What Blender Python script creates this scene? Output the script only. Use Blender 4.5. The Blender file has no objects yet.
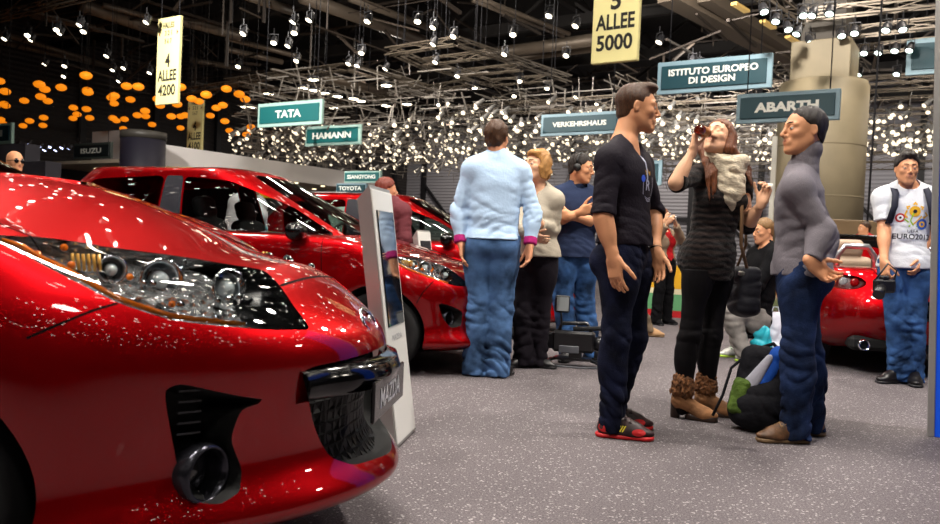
import bpy, bmesh, math, random
import numpy as np
from math import sin, cos, tan, pi, radians, atan2, sqrt
from mathutils import Vector, Matrix
from mathutils.bvhtree import BVHTree

random.seed(7)
RNG = np.random.default_rng(7)
S = bpy.context.scene
COL = S.collection
# ------------------------------------------------------------------ camera geometry
FPX, CAMH, ROLL, PITCH = 800.0, 0.95, radians(2.5), radians(-1.3)
_f = np.array([0, cos(PITCH), sin(PITCH)])
_r0 = np.array([1.0, 0, 0]); _u0 = np.cross(_r0, _f)
CR = cos(ROLL)*_r0 + sin(ROLL)*_u0
CU = -sin(ROLL)*_r0 + cos(ROLL)*_u0
CF = _f


def at(x, y, Y):
    """world point at depth Y seen at photo position x, y"""
    v = CF + CR*(x-470)/FPX + CU*(262-y)/FPX
    return np.array([0, 0, CAMH]) + v*(Y/v[1])


def gnd(x, y, z=0.0):
    v = CF + CR*(x-470)/FPX + CU*(262-y)/FPX
    return np.array([0, 0, CAMH]) + v*((z-CAMH)/v[2])


def nz(v):
    v = np.asarray(v, float)
    return v/max(1e-9, np.linalg.norm(v))


def hd(phi):
    a = radians(phi)
    return np.array([cos(a), sin(a), 0.0])


# ------------------------------------------------------------------ materials
MATS = {}


def srgb(h):
    if isinstance(h, str):
        h = h.lstrip('#'); h = [int(h[i:i+2], 16)/255 for i in (0, 2, 4)]
    return tuple((c/12.92 if c <= .04045 else ((c+.055)/1.055)**2.4) for c in h)


def mat(name, col, rough=.5, metal=0, coat=0, spec=.5, trans=0, emit=None, es=0, bump=0, bscale=60, bstretch=(1, 1, 1),
        var=0, vscale=8, alpha=1, ior=1.45, sheen=0, coatr=.03):
    if name in MATS:
        return MATS[name]
    m = bpy.data.materials.new(name); m.use_nodes = True
    nt = m.node_tree; b = nt.nodes['Principled BSDF']
    c = srgb(col)
    I = b.inputs
    I['Base Color'].default_value = (*c, 1); I['Roughness'].default_value = rough; I['Metallic'].default_value = metal
    I['Coat Weight'].default_value = coat; I['Coat Roughness'].default_value = coatr
    I['Specular IOR Level'].default_value = spec
    I['Transmission Weight'].default_value = trans; I['IOR'].default_value = ior
    I['Alpha'].default_value = alpha
    if sheen:
        I['Sheen Weight'].default_value = sheen
    if emit is not None:
        I['Emission Color'].default_value = (*srgb(emit), 1); I['Emission Strength'].default_value = es
        if es > 0:
            m.cycles.emission_sampling = 'NONE'
    if bump or var:
        tc = nt.nodes.new('ShaderNodeTexCoord')
        mp = nt.nodes.new('ShaderNodeMapping'); mp.inputs['Scale'].default_value = bstretch
        nt.links.new(tc.outputs['Object'], mp.inputs['Vector'])
    if bump:
        n = nt.nodes.new('ShaderNodeTexNoise'); n.inputs['Scale'].default_value = bscale; n.inputs['Detail'].default_value = 3
        nt.links.new(mp.outputs['Vector'], n.inputs['Vector'])
        bp = nt.nodes.new('ShaderNodeBump'); bp.inputs['Strength'].default_value = bump; bp.inputs['Distance'].default_value = .01
        nt.links.new(n.outputs['Fac'], bp.inputs['Height']); nt.links.new(bp.outputs['Normal'], I['Normal'])
    if var:
        n2 = nt.nodes.new('ShaderNodeTexNoise'); n2.inputs['Scale'].default_value = vscale; n2.inputs['Detail'].default_value = 5
        nt.links.new(mp.outputs['Vector'], n2.inputs['Vector'])
        rp = nt.nodes.new('ShaderNodeValToRGB')
        rp.color_ramp.elements[0].position = .35; rp.color_ramp.elements[1].position = .65
        rp.color_ramp.elements[0].color = (*[x*(1-var) for x in c], 1)
        rp.color_ramp.elements[1].color = (*[min(1, x*(1+var)) for x in c], 1)
        nt.links.new(n2.outputs['Fac'], rp.inputs['Fac']); nt.links.new(rp.outputs['Color'], I['Base Color'])
    MATS[name] = m
    return m


# ------------------------------------------------------------------ objects
def tag(o, label=None, cat=None, group=None, kind=None):
    if label: o['label'] = label
    if cat: o['category'] = cat
    if group: o['group'] = group
    if kind: o['kind'] = kind
    return o


def empty(name, loc, label=None, cat=None, group=None, rz=0):
    o = bpy.data.objects.new(name, None); COL.objects.link(o)
    o.empty_display_size = .1
    o.location = tuple(float(c) for c in loc); o.rotation_euler = (0, 0, rz)
    return tag(o, label, cat, group)


def link(name, me, mats, parent=None, loc=(0, 0, 0)):
    o = bpy.data.objects.new(name, me); COL.objects.link(o)
    for m in (mats if isinstance(mats, (list, tuple)) else [mats]):
        if m is not None:
            me.materials.append(m)
    if parent is not None: o.parent = parent
    o.location = tuple(float(c) for c in loc)
    return o


def mesh_np(name, V, Fq, mi=None, smooth=True):
    """V (n,3); Fq (m,4) or (m,3) int array"""
    me = bpy.data.meshes.new(name)
    V = np.asarray(V, np.float32); Fq = np.asarray(Fq, np.int32)
    k = Fq.shape[1]
    me.vertices.add(len(V)); me.vertices.foreach_set('co', V.ravel())
    me.loops.add(Fq.size); me.loops.foreach_set('vertex_index', Fq.ravel())
    me.polygons.add(len(Fq)); me.polygons.foreach_set('loop_start', np.arange(0, Fq.size, k, dtype=np.int32))
    if mi is not None: me.polygons.foreach_set('material_index', np.asarray(mi, np.int32))
    me.polygons.foreach_set('use_smooth', np.full(len(Fq), smooth))
    me.update(calc_edges=True)
    return me


def mesh_pd(name, V, Fs, mi=None, smooth=False):
    me = bpy.data.meshes.new(name)
    me.from_pydata([tuple(float(c) for c in v) for v in V], [], [tuple(int(i) for i in f) for f in Fs])
    if mi is not None: me.polygons.foreach_set('material_index', np.asarray(mi, np.int32))
    me.polygons.foreach_set('use_smooth', np.full(len(me.polygons), smooth))
    me.update()
    return me


class MB:
    """collects simple shapes into one mesh"""
    def __init__(s): s.V = []; s.F = []; s.M = []; s.n = 0; s.sm = []

    def add(s, V, Fs, m=0, smooth=False):
        s.V += [tuple(map(float, v)) for v in V]
        for f in Fs:
            s.F.append(tuple(int(i)+s.n for i in f)); s.M.append(m); s.sm.append(smooth)
        s.n += len(V)
        return s

    def box(s, c, size, R=None, m=0, bev=0):
        c = np.asarray(c, float); h = np.asarray(size, float)/2
        if bev > 0:
            b = min(bev, min(h)*.95)
            V = []; 
            for sx in (-1, 1):
                for sy in (-1, 1):
                    for sz in (-1, 1):
                        sg = np.array([sx, sy, sz])
                        for ax in range(3):
                            p = sg*(h-b); p = p.astype(float); p[ax] = sg[ax]*h[ax]; V.append(p)
            V = np.array(V)
            bm = bmesh.new()
            for v in V: bm.verts.new(v)
            r = bmesh.ops.convex_hull(bm, input=bm.verts[:])
            bmesh.ops.dissolve_limit(bm, angle_limit=.01, verts=bm.verts[:], edges=bm.edges[:])
            bm.verts.index_update()
            V = np.array([v.co[:] for v in bm.verts]); Fs = [[v.index for v in f.verts] for f in bm.faces]
            bm.free()
        else:
            V = np.array([(x, y, z) for x in (-1, 1) for y in (-1, 1) for z in (-1, 1)])*h
            Fs = [(0, 1, 3, 2), (4, 6, 7, 5), (0, 4, 5, 1), (2, 3, 7, 6), (0, 2, 6, 4), (1, 5, 7, 3)]
        if R is not None: V = V @ np.asarray(R).T
        return s.add(V+c, Fs, m)

    def bar(s, a, b, w, h=None, m=0):
        """rectangular bar from a to b"""
        a = np.asarray(a, float); b = np.asarray(b, float); h = h or w
        d = nz(b-a); up = np.array([0, 0, 1.]) if abs(d[2]) < .95 else np.array([1., 0, 0])
        x = nz(np.cross(d, up)); y = np.cross(x, d)
        V = [p+sx*x*w/2+sy*y*h/2 for p in (a, b) for sx, sy in ((-1, -1), (1, -1), (1, 1), (-1, 1))]
        return s.add(V, [(3, 2, 1, 0), (4, 5, 6, 7), (0, 1, 5, 4), (1, 2, 6, 5), (2, 3, 7, 6), (3, 0, 4, 7)], m)

    def tube(s, pts, r, n=8, m=0, cap=True):
        pts = [np.asarray(p, float) for p in pts]
        rs = r if isinstance(r, (list, tuple)) else [r]*len(pts)
        V = []; Fs = []; px = None
        for i, p in enumerate(pts):
            d = nz((pts[min(i+1, len(pts)-1)]-pts[max(i-1, 0)]))
            if px is None:
                up = np.array([0, 0, 1.]) if abs(d[2]) < .9 else np.array([1., 0, 0])
                x = nz(np.cross(d, up))
            else:
                x = nz(px-d*(px@d))
            px = x; y = np.cross(d, x)
            for k in range(n):
                a = 2*pi*k/n; V.append(p+rs[i]*(cos(a)*x+sin(a)*y))
        for i in range(len(pts)-1):
            for k in range(n):
                k2 = (k+1) % n
                Fs.append((i*n+k, i*n+k2, (i+1)*n+k2, (i+1)*n+k))
        if cap:
            Fs.append(tuple(range(n-1, -1, -1))); e = (len(pts)-1)*n; Fs.append(tuple(range(e, e+n)))
        return s.add(V, Fs, m, True)

    def lathe(s, prof, c=(0, 0, 0), axis=(0, 0, 1), n=24, m=0, capends=True):
        """prof list of (r, h)"""
        c = np.asarray(c, float); d = nz(axis)
        up = np.array([0, 0, 1.]) if abs(d[2]) < .9 else np.array([1., 0, 0])
        x = nz(np.cross(d, up)); y = np.cross(d, x)
        V = []; Fs = []
        for r, h in prof:
            for k in range(n):
                a = 2*pi*k/n; V.append(c+d*h+r*(cos(a)*x+sin(a)*y))
        for i in range(len(prof)-1):
            for k in range(n):
                k2 = (k+1) % n
                Fs.append((i*n+k, i*n+k2, (i+1)*n+k2, (i+1)*n+k))
        if capends:
            Fs.append(tuple(range(n-1, -1, -1))); e = (len(prof)-1)*n; Fs.append(tuple(range(e, e+n)))
        return s.add(V, Fs, m, True)

    def poly(s, P, thick=None, m=0):
        """extruded polygon: P 3-D points, thick a vector"""
        P = [np.asarray(p, float) for p in P]; n = len(P)
        if thick is None: return s.add(P, [tuple(range(n))], m)
        t = np.asarray(thick, float)
        V = P+[p+t for p in P]
        Fs = [tuple(range(n-1, -1, -1)), tuple(range(n, 2*n))]+[(i, (i+1) % n, n+(i+1) % n, n+i) for i in range(n)]
        return s.add(V, Fs, m)

    def mesh(s, name):
        me = bpy.data.meshes.new(name)
        me.from_pydata(s.V, [], s.F)
        me.polygons.foreach_set('material_index', np.asarray(s.M, np.int32))
        me.polygons.foreach_set('use_smooth', np.asarray(s.sm, bool))
        me.update()
        return me

    def build(s, name, mats, parent=None, loc=(0, 0, 0), autosmooth=True):
        # vertices are given in world space unless a parent frame is used; loc is subtracted
        l = np.asarray(loc, float)
        if parent is None and np.any(l):
            s.V = [tuple(np.asarray(v)-l) for v in s.V]
        o = link(name, s.mesh(name), mats, parent, loc if parent is None else (0, 0, 0))
        return o


def pmesh(mb, name, mats, root):
    """mb in world coordinates, parented to an unrotated empty"""
    l = np.array(root.location)
    p = root.parent
    while p is not None:
        l = l+np.array(p.location); p = p.parent
    mb.V = [tuple(np.asarray(v)-l) for v in mb.V]
    return link(name, mb.mesh(name), mats, root)


def text_mesh(body, size, bold=.0, extrude=0, width=None, align='CENTER', space=1.0, lines=1.0):
    cu = bpy.data.curves.new('t', 'FONT'); cu.body = body; cu.size = size; cu.offset = bold; cu.extrude = extrude
    cu.align_x = align; cu.align_y = 'CENTER'; cu.space_character = space; cu.space_line = lines; cu.resolution_u = 3
    o = bpy.data.objects.new('t', cu); COL.objects.link(o)
    dg = bpy.context.evaluated_depsgraph_get()
    me = bpy.data.meshes.new_from_object(o.evaluated_get(dg))
    bpy.data.objects.remove(o); bpy.data.curves.remove(cu)
    V = np.array([v.co[:] for v in me.vertices]); Fs = [tuple(p.vertices) for p in me.polygons]
    bpy.data.meshes.remove(me)
    # centre on what was drawn, and fit to a width if asked
    lo, hi = V.min(0), V.max(0)
    V[:, :2] -= ((lo+hi)/2)[:2]
    if width:
        V[:, 0] *= width/(hi[0]-lo[0])
    return V, Fs


# ------------------------------------------------------------------ implicit surfaces
class Field:
    def __init__(s, h): s.h = h; s.ops = []; s.lo = np.full(3, 1e9); s.hi = np.full(3, -1e9)

    def _b(s, lo, hi):
        s.lo = np.minimum(s.lo, lo); s.hi = np.maximum(s.hi, hi)

    def cap(s, a, b, ra, rb=None, k=.03, m=0, sub=False, flat=None):
        a = np.asarray(a, float); b = np.asarray(b, float); rb = ra if rb is None else rb
        r = max(ra, rb); lo = np.minimum(a, b)-r; hi = np.maximum(a, b)+r
        if not sub: s._b(lo, hi)
        s.ops.append(('cap', a, b, ra, rb, k, m, sub, lo, hi, flat)); return s

    def ell(s, c, rad, R=None, k=.03, m=0, sub=False):
        c = np.asarray(c, float); rad = np.asarray(rad, float)
        R = np.eye(3) if R is None else np.asarray(R, float)   # columns = axes
        e = np.sqrt(((R*rad)**2).sum(1)); lo = c-e; hi = c+e
        if not sub: s._b(lo, hi)
        s.ops.append(('ell', c, rad, R, None, k, m, sub, lo, hi, None)); return s

    def sph(s, c, r, k=.02, m=0, sub=False): return s.ell(c, (r, r, r), None, k, m, sub)

    def box(s, c, half, R=None, rnd=.01, k=.01, m=0, sub=False):
        c = np.asarray(c, float); half = np.asarray(half, float)
        R = np.eye(3) if R is None else np.asarray(R, float)
        e = np.abs(R*half).sum(1); lo = c-e; hi = c+e
        if not sub: s._b(lo, hi)
        s.ops.append(('box', c, half, R, rnd, k, m, sub, lo, hi, None)); return s

    def cut(s, p, n, k=.004):
        """remove what lies on the side n points to"""
        s.ops.append(('cut', np.asarray(p, float), nz(n), k)); return s

    def begin(s): s.ops.append(('begin',)); return s

    def end(s, k=.01): s.ops.append(('end', k)); return s

    def fold(s, c, axis, sig, amp, lam, seed=0):
        """crumples across an axis near a point"""
        s.ops.append(('fold', np.asarray(c, float), nz(axis), sig, amp, lam, seed)); return s

    def noise(s, amp, freq, seed=0, stretch=(1, 1, 1)):
        s.ops.append(('noise', amp, freq, seed, np.asarray(stretch, float))); return s

    def mesh(s, smooth=2):
        h = s.h; M = .055
        lo = s.lo-3*h; n = np.ceil((s.hi-lo)/h).astype(int)+4
        X = [(lo[i]+h*np.arange(n[i])).astype(np.float32) for i in range(3)]
        new = lambda: (np.full(n, 1., np.float32), np.zeros(n, np.int8))
        st = [new()]

        def sl(a, b):
            i0 = np.clip(np.floor((a-lo)/h).astype(int), 0, n); i1 = np.clip(np.ceil((b-lo)/h).astype(int)+1, 0, n)
            return tuple(slice(i0[i], i1[i]) for i in range(3))

        def gr(q):
            return np.meshgrid(X[0][q[0]], X[1][q[1]], X[2][q[2]], indexing='ij', sparse=True)
        for op in s.ops:
            D, I = st[-1]; t = op[0]
            if t in ('cap', 'ell', 'box'):
                _, A, B, C_, E_, k, m, sub, blo, bhi, flat = op
                q = sl(blo-M, bhi+M)
                if any(a.stop <= a.start for a in q): continue
                x, y, z = gr(q)
                if t == 'cap':
                    ra, rb = C_, E_; ab = B-A; L2 = max(1e-9, ab@ab)
                    px, py, pz = x-A[0], y-A[1], z-A[2]
                    tt = np.clip((px*ab[0]+py*ab[1]+pz*ab[2])/L2, 0, 1)
                    dx, dy, dz = px-tt*ab[0], py-tt*ab[1], pz-tt*ab[2]
                    if flat is not None:      # (axis, factor<1): squashed along the axis
                        ax, fc = flat; pr = dx*ax[0]+dy*ax[1]+dz*ax[2]; g = (1/fc-1)
                        dx, dy, dz = dx+pr*ax[0]*g, dy+pr*ax[1]*g, dz+pr*ax[2]*g
                    d = np.sqrt(dx*dx+dy*dy+dz*dz)-(ra+(rb-ra)*tt)
                    if flat is not None: d = d*(flat[1]*.5+.5)
                elif t == 'ell':
                    px, py, pz = x-A[0], y-A[1], z-A[2]; R = C_
                    a0 = (px*R[0, 0]+py*R[1, 0]+pz*R[2, 0]); a1 = (px*R[0, 1]+py*R[1, 1]+pz*R[2, 1]); a2 = (px*R[0, 2]+py*R[1, 2]+pz*R[2, 2])
                    k0 = np.sqrt((a0/B[0])**2+(a1/B[1])**2+(a2/B[2])**2)
                    k1 = np.sqrt((a0/B[0]**2)**2+(a1/B[1]**2)**2+(a2/B[2]**2)**2)+1e-6
                    d = k0*(k0-1)/k1
                else:
                    px, py, pz = x-A[0], y-A[1], z-A[2]; R = C_; rn = E_
                    g = [np.abs(px*R[0, i]+py*R[1, i]+pz*R[2, i])-(B[i]-rn) for i in range(3)]
                    d = np.sqrt(sum(np.maximum(c, 0)**2 for c in g))+np.minimum(np.maximum(np.maximum(g[0], g[1]), g[2]), 0)-rn
                d = d.astype(np.float32); Dq = D[q]
                if sub:
                    hh = np.clip(.5-.5*(Dq+d)/k, 0, 1); D[q] = Dq*(1-hh)-d*hh+k*hh*(1-hh)
                else:
                    Iq = I[q]; Iq[d < Dq] = m
                    hh = np.clip(.5+.5*(d-Dq)/k, 0, 1); D[q] = d*(1-hh)+Dq*hh-k*hh*(1-hh)
            elif t == 'cut':
                _, p, nn, k = op; x, y, z = gr((slice(None),)*3)
                d = ((x-p[0])*nn[0]+(y-p[1])*nn[1]+(z-p[2])*nn[2]).astype(np.float32)
                np.maximum(D, d, out=D)
            elif t == 'begin': st.append(new())
            elif t == 'end':
                D2, I2 = st.pop(); D, I = st[-1]; k = op[1]
                I[D2 < D] = I2[D2 < D]
                hh = np.clip(.5+.5*(D2-D)/k, 0, 1); D[:] = D2*(1-hh)+D*hh-k*hh*(1-hh)
            elif t == 'fold':
                _, c, ax, sig, amp, lam, seed = op; q = sl(c-2.2*sig, c+2.2*sig)
                if any(a.stop <= a.start for a in q): continue
                x, y, z = gr(q); px, py, pz = x-c[0], y-c[1], z-c[2]
                w = np.exp(-(px*px+py*py+pz*pz)/(sig*sig))
                r = np.random.default_rng(seed); tot = 0
                for _j in range(4):
                    a2 = nz(ax+r.normal(size=3)*.42); l2 = lam*r.uniform(.75, 1.9)
                    k1, k2, k3 = (r.normal(size=3)*15, r.normal(size=3)*9, r.normal(size=3)*11)
                    u = (px*a2[0]+py*a2[1]+pz*a2[2])*6.283/l2+1.5*np.sin(px*k1[0]+py*k1[1]+pz*k1[2]+r.uniform(0, 6))
                    md = .5+.5*np.sin(px*k2[0]+py*k2[1]+pz*k2[2]+r.uniform(0, 6)+1.2*np.sin(px*k3[0]+py*k3[1]+pz*k3[2]))
                    sw_ = 1-2*np.abs(np.sin(u*.5+r.uniform(0, 6)))**.8
                    tot = tot+sw_*md*md*(l2/lam)**.7
                D[q] += (amp*.85*w*tot).astype(np.float32)
            elif t == 'noise':
                _, amp, fr, seed, stc = op; r = np.random.default_rng(seed)
                x, y, z = gr((slice(None),)*3); a = 0
                for _k in range(5):
                    kv = nz(r.normal(size=3))*fr*r.uniform(.6, 1.7)*stc; kv2 = nz(r.normal(size=3))*fr*.7*stc
                    a = a+np.sin(x*kv[0]+y*kv[1]+z*kv[2]+r.uniform(0, 6)+1.5*np.sin(x*kv2[0]+y*kv2[1]+z*kv2[2]))
                D += (amp*a/2.5).astype(np.float32)
        D, I = st[0]
        V, Fq, vi = surface_nets(D, I, lo, h)
        if smooth and len(V):
            V = relax(V, Fq, smooth)
        mi = vi[Fq[:, 0]] if len(V) else []
        return V, Fq, mi


def surface_nets(D, I, lo, h):
    Sg = D < 0
    n = np.array(D.shape)-1
    c = np.zeros(n, np.int8)
    for dx in (0, 1):
        for dy in (0, 1):
            for dz in (0, 1):
                c += Sg[dx:dx+n[0], dy:dy+n[1], dz:dz+n[2]]
    act = np.argwhere((c > 0) & (c < 8))
    if not len(act): return np.zeros((0, 3)), np.zeros((0, 4), int), np.zeros(0, int)
    off = np.array([(a, b, e) for a in (0, 1) for b in (0, 1) for e in (0, 1)])
    vals = np.stack([D[act[:, 0]+o[0], act[:, 1]+o[1], act[:, 2]+o[2]] for o in off], 1)
    P = np.zeros((len(act), 3)); N = np.zeros(len(act))
    for i in range(8):
        for j in range(i+1, 8):
            if np.abs(off[i]-off[j]).sum() != 1: continue
            a, b = vals[:, i], vals[:, j]; cr = (a < 0) != (b < 0)
            t = np.where(cr, a/np.where(cr, a-b, 1), 0)
            P += np.where(cr[:, None], off[i]+(off[j]-off[i])*t[:, None], 0); N += cr
    P = lo+(act+P/N[:, None])*h
    idx = np.full(n, -1, np.int32); idx[act[:, 0], act[:, 1], act[:, 2]] = np.arange(len(act))
    quads = []
    for ax in range(3):
        u, v = (ax+1) % 3, (ax+2) % 3
        a = np.take(Sg, range(Sg.shape[ax]-1), ax); b = np.take(Sg, range(1, Sg.shape[ax]), ax)
        e = np.argwhere(a != b); e = e[(e[:, u] > 0) & (e[:, v] > 0) & (e[:, u] < n[u]) & (e[:, v] < n[v])]
        ins = a[e[:, 0], e[:, 1], e[:, 2]]
        q = []
        for du, dv in ((-1, -1), (0, -1), (0, 0), (-1, 0)):
            g = e.copy(); g[:, u] += du; g[:, v] += dv
            q.append(idx[g[:, 0], g[:, 1], g[:, 2]])
        q = np.stack(q, 1); q[~ins] = q[~ins][:, ::-1]
        quads.append(q)
    Fq = np.concatenate(quads); Fq = Fq[(Fq >= 0).all(1)]
    vi = I[act[:, 0], act[:, 1], act[:, 2]]
    return P, Fq, vi


def relax(V, Fq, it):
    E = np.concatenate([Fq[:, [0, 1]], Fq[:, [1, 2]], Fq[:, [2, 3]], Fq[:, [3, 0]]])
    n = len(V); i, j = E[:, 0], E[:, 1]
    deg = np.bincount(i, minlength=n)+np.bincount(j, minlength=n)
    for k in range(it):
        for lam in (.5, -.52):
            A = np.stack([np.bincount(i, V[j, c], n)+np.bincount(j, V[i, c], n) for c in range(3)], 1)/np.maximum(deg, 1)[:, None]
            V = V+lam*(A-V)
    return V


def sdf_obj(f, name, mats, root, smooth=2):
    V, Fq, mi = f.mesh(smooth)
    l = np.zeros(3); p = root
    while p is not None:
        l = l+np.array(p.location); p = p.parent
    me = mesh_np(name, V-l, Fq, mi)
    o = link(name, me, mats, root)
    return o
# ================================================================== PEOPLE
SKIN = lambda n='skin', c='#c98d6b': mat(n, c, rough=.5, bump=.12, bscale=220, spec=.35)
LIPS = lambda n='lips', c='#a3624c': mat(n, c, rough=.4)
M_SOLE_W = mat('white_rubber', '#c9c5bb', .6); M_SOLE_D = mat('dark_rubber', '#17161a', .6)


class Hm:
    """one standing figure, joints in world space"""
    def __init__(s, x, Y, ht=1.75, phi=0, hphi=None, head=None, neck=None, hip=None, sw=.19, fem=False, hs=None, headphi=None, pitch=0, roll=0, footphi=(None, None), knees=None, ankles=None, armL=None, armR=None, h=.007, bulk=1.0, spread=.1, base=None):
        s.Y = Y; s.ht = ht; s.fem = fem; s.h = h; s.bulk = bulk; k = ht/1.75; s.k = k
        pt = lambda q, d=0: at(q[0], q[1], Y+(q[2] if len(q) > 2 else d))
        g0 = at(x, 262, Y); g0[2] = 0
        s.base = g0 if base is None else np.asarray(base, float)
        up = np.array([0, 0, 1.])
        s.N = pt(neck) if neck else g0+up*.83*ht
        s.Hc = pt(hip) if hip else g0+up*.525*ht
        s.fc = hd(phi); s.fh = hd(phi if hphi is None else hphi)
        lf = lambda f: np.array([-f[1], f[0], 0])
        s.ux = nz(s.N-s.Hc)
        s.fc = nz(s.fc-s.ux*(s.fc@s.ux)); s.lc = np.cross(s.ux, s.fc)
        s.lh = lf(s.fh)
        s.hs = (hs or .99*k)
        hp = phi if headphi is None else headphi
        f = hd(hp); l = lf(f); p = radians(pitch); r = radians(roll)
        f2 = cos(p)*f+sin(p)*up; u2 = -sin(p)*f+cos(p)*up
        l3 = cos(r)*l+sin(r)*u2; u3 = -sin(r)*l+cos(r)*u2
        s.hl, s.hf, s.hu = l3, f2, u3
        s.C = pt(head) if head else s.N+up*.155*k+f*.03
        s.Rh = np.stack([l3, f2, u3], 1)
        # limbs
        s.S = [s.N-s.ux*.068*k+s.lc*sw*.95*sg for sg in (1, -1)]
        s.E = []; s.W = []; s.hand = []
        for i, a in enumerate((armL, armR)):
            sg = (1, -1)[i]
            a = a or {}
            e = pt(a['e']) if 'e' in a else s.S[i]-up*.285*k+s.lc*.05*sg-s.fc*.02
            w = pt(a['w']) if 'w' in a else e-up*.24*k+s.fc*.09
            s.E.append(e); s.W.append(w)
            s.hand.append(dict(d=a.get('d'), n=a.get('n', -s.lc*sg*.9+s.fc*-.2), curl=a.get('curl', 22), th=a.get('th', .5), no=a.get('no', False)))
        s.H = [s.Hc+s.lh*.088*k*sg for sg in (1, -1)]
        s.A = []; s.K = []; s.ff = []
        for i in range(2):
            sg = (1, -1)[i]
            if ankles: q = ankles[i]; A = at(q[0], 262, Y+q[1]); A[0] = at(q[0], 400, Y+q[1])[0]; A[2] = q[2] if len(q) > 2 else .085
            else: A = g0+s.lh*spread*sg; A[2] = .085
            s.A.append(A)
            if knees: s.K.append(pt(knees[i]))
            else: s.K.append(.5*(s.H[i]+A)+s.fh*.025+up*.01)
            s.ff.append(hd(footphi[i]) if footphi[i] is not None else nz(s.fh+s.lh*.25*sg))

    def hp(s, a, b, c): return s.C+s.hs*(a*s.hl+b*s.hf+c*s.hu)

    # ------- primitives
    def torso(s, F, g=0, k=.05, lo=True):
        N, Hc, k0, b = s.N, s.Hc, s.k, s.bulk
        sp = lambda t: Hc+(N-Hc)*t
        Rc = np.stack([s.lc, s.fc, s.ux], 1); Rp = np.stack([s.lh, s.fh, [0, 0, 1]], 1)
        hw, ww, cw = ((.165, .122, .138) if s.fem else (.158, .148, .165))
        if lo:
            F.ell(sp(.06), (hw*k0*b+g, .108*k0*b+g, .13*k0+g), Rp, k)
            for sg in (1, -1): F.sph(Hc+s.lh*.07*sg*k0-s.fh*.055*k0-np.array([0, 0, .02]), .085*k0+g, k)
        F.ell(sp(.36), (ww*k0*b+g, (.092 if s.fem else .108)*k0*b+g, .17*k0+g), Rc, k)
        F.ell(sp(.68)+s.fc*.005, (cw*k0*b+g, .112*k0*b+g, .2*k0+g), Rc, k)
        F.cap(s.S[0]*.93+s.S[1]*.07-s.ux*.005, s.S[1]*.93+s.S[0]*.07-s.ux*.005, (.05 if s.fem else .06)*k0+g, k=k)
        for i in range(2):
            F.cap(N+s.ux*.02, s.S[i]*.85+N*.15+s.ux*.01, .05*k0+g, .045*k0+g, k=.04)
            sg = (1, -1)[i]
            if s.fem: F.ell(sp(.64)+s.lc*.068*sg+s.fc*.085, (.058+g, .055+g, .058+g), Rc, .03)
            else: F.ell(sp(.73)+s.lc*.075*sg*b+s.fc*.055*b, (.08+g, .038+g, .085+g), Rc, .04)

    def arm(s, F, i, g=0, t0=0, t1=2, ge=None, m=0, k=.03):
        """t 0..1 upper arm, 1..2 forearm"""
        k0 = s.k*(.86 if s.fem else 1); S_, E, W = s.S[i], s.E[i], s.W[i]; ge = g if ge is None else ge
        if t0 < .3: F.sph(S_+(E-S_)*.05, .053*k0+g, .035, m)
        if t0 < 1:
            e = min(1, t1); F.cap(S_+(E-S_)*t0, S_+(E-S_)*e, .05*k0+g, (.052-.01*e)*k0+g+(ge-g)*min(1, e), k=k, m=m)
        if t1 > 1:
            a = max(0, t0-1); e = t1-1
            F.cap(E+(W-E)*a, E+(W-E)*e, (.043-.006*a)*k0+ge, (.043-.015*e)*k0+ge, k=k, m=m)
            if e > .6: F.ell(E+(W-E)*.28, (.043*k0+ge, .043*k0+ge, .085), np.stack([nz(np.cross(W-E, (.1, .9, .3))), nz(np.cross(W-E, np.cross(W-E, (.1, .9, .3)))), nz(W-E)], 1), .03, m)

    def leg(s, F, i, g=0, gk=None, ga=None, zend=None, k=.035):
        k0 = s.k*s.bulk*(.95 if s.fem else 1); H, K, A = s.H[i], s.K[i], s.A[i]
        gk = g if gk is None else gk; ga = gk if ga is None else ga
        B = A.copy()
        if zend is not None: B = A+nz(A-K)*((A[2]-zend)/max(.2, nz(K-A)[2]))
        F.cap(H+np.array([0, 0, .02]), K, .09*k0+g, .058*k0+gk, k=k)
        F.cap(K, B, .056*k0+gk, .042*k0+ga, k=k)
        d = nz(A-K); sd = nz(np.cross(d, s.ff[i])); R = np.stack([sd, np.cross(d, sd), d], 1)
        F.ell(K+(A-K)*.3-s.ff[i]*.022, (.05*k0+gk, .055*k0+gk, .12), R, .04)
        F.ell(H+(K-H)*.25+s.ff[i]*.01, (.085*k0+g, .092*k0+g, .16), R, .04)

    def headp(s, F, ears=True, nose=1.0):
        hp, hs, R = s.hp, s.hs, s.Rh; fm = s.fem
        E = lambda a, b, c, r, k=.02, m=0, sub=False: F.ell(hp(a, b, c), np.array(r)*hs, R, k*hs, m, sub)
        Cc = lambda p, q, r1, r2, k=.012, m=0, sub=False: F.cap(hp(*p), hp(*q), r1*hs, r2*hs, k*hs, m, sub)
        E(0, -.018, .034, (.074, .092, .084), .02)
        E(0, .018, -.005, (.063, .077, .097), .03)
        E(0, .03, -.07, (.047 if not fm else .044, .05, .042), .03)
        for sg in (1, -1):
            Cc((.054*sg, -.008, -.045), (.016*sg, .071, -.1), .015, .014, .03)
            E(.04*sg, .058, -.02, (.02, .022, .016), .025)
            Cc((.012*sg, .087, .027), (.046*sg, .072, .024), .0105, .009, .014)
        E(0, .078, -.1, (.02, .019, .017), .02)
        for sg in (1, -1): E(.031*sg, .101, .008, (.016, .017, .012), .014, 0, True)
        for sg in (1, -1): F.sph(hp(.031*sg, .0785, .006), .0125*hs, .004*hs)
        n = nose
        Cc((0, .089, .018), (0, .104+.013*n, -.026), .007, .0092, .012)
        E(0, .112+.006*(n-1), -.031, (.009, .0095, .008), .008)
        for sg in (1, -1): E(.0115*sg, .098, -.033, (.0085, .010, .0075), .008)
        E(0, .086, -.062, (.027, .016, .018), .02)
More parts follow.
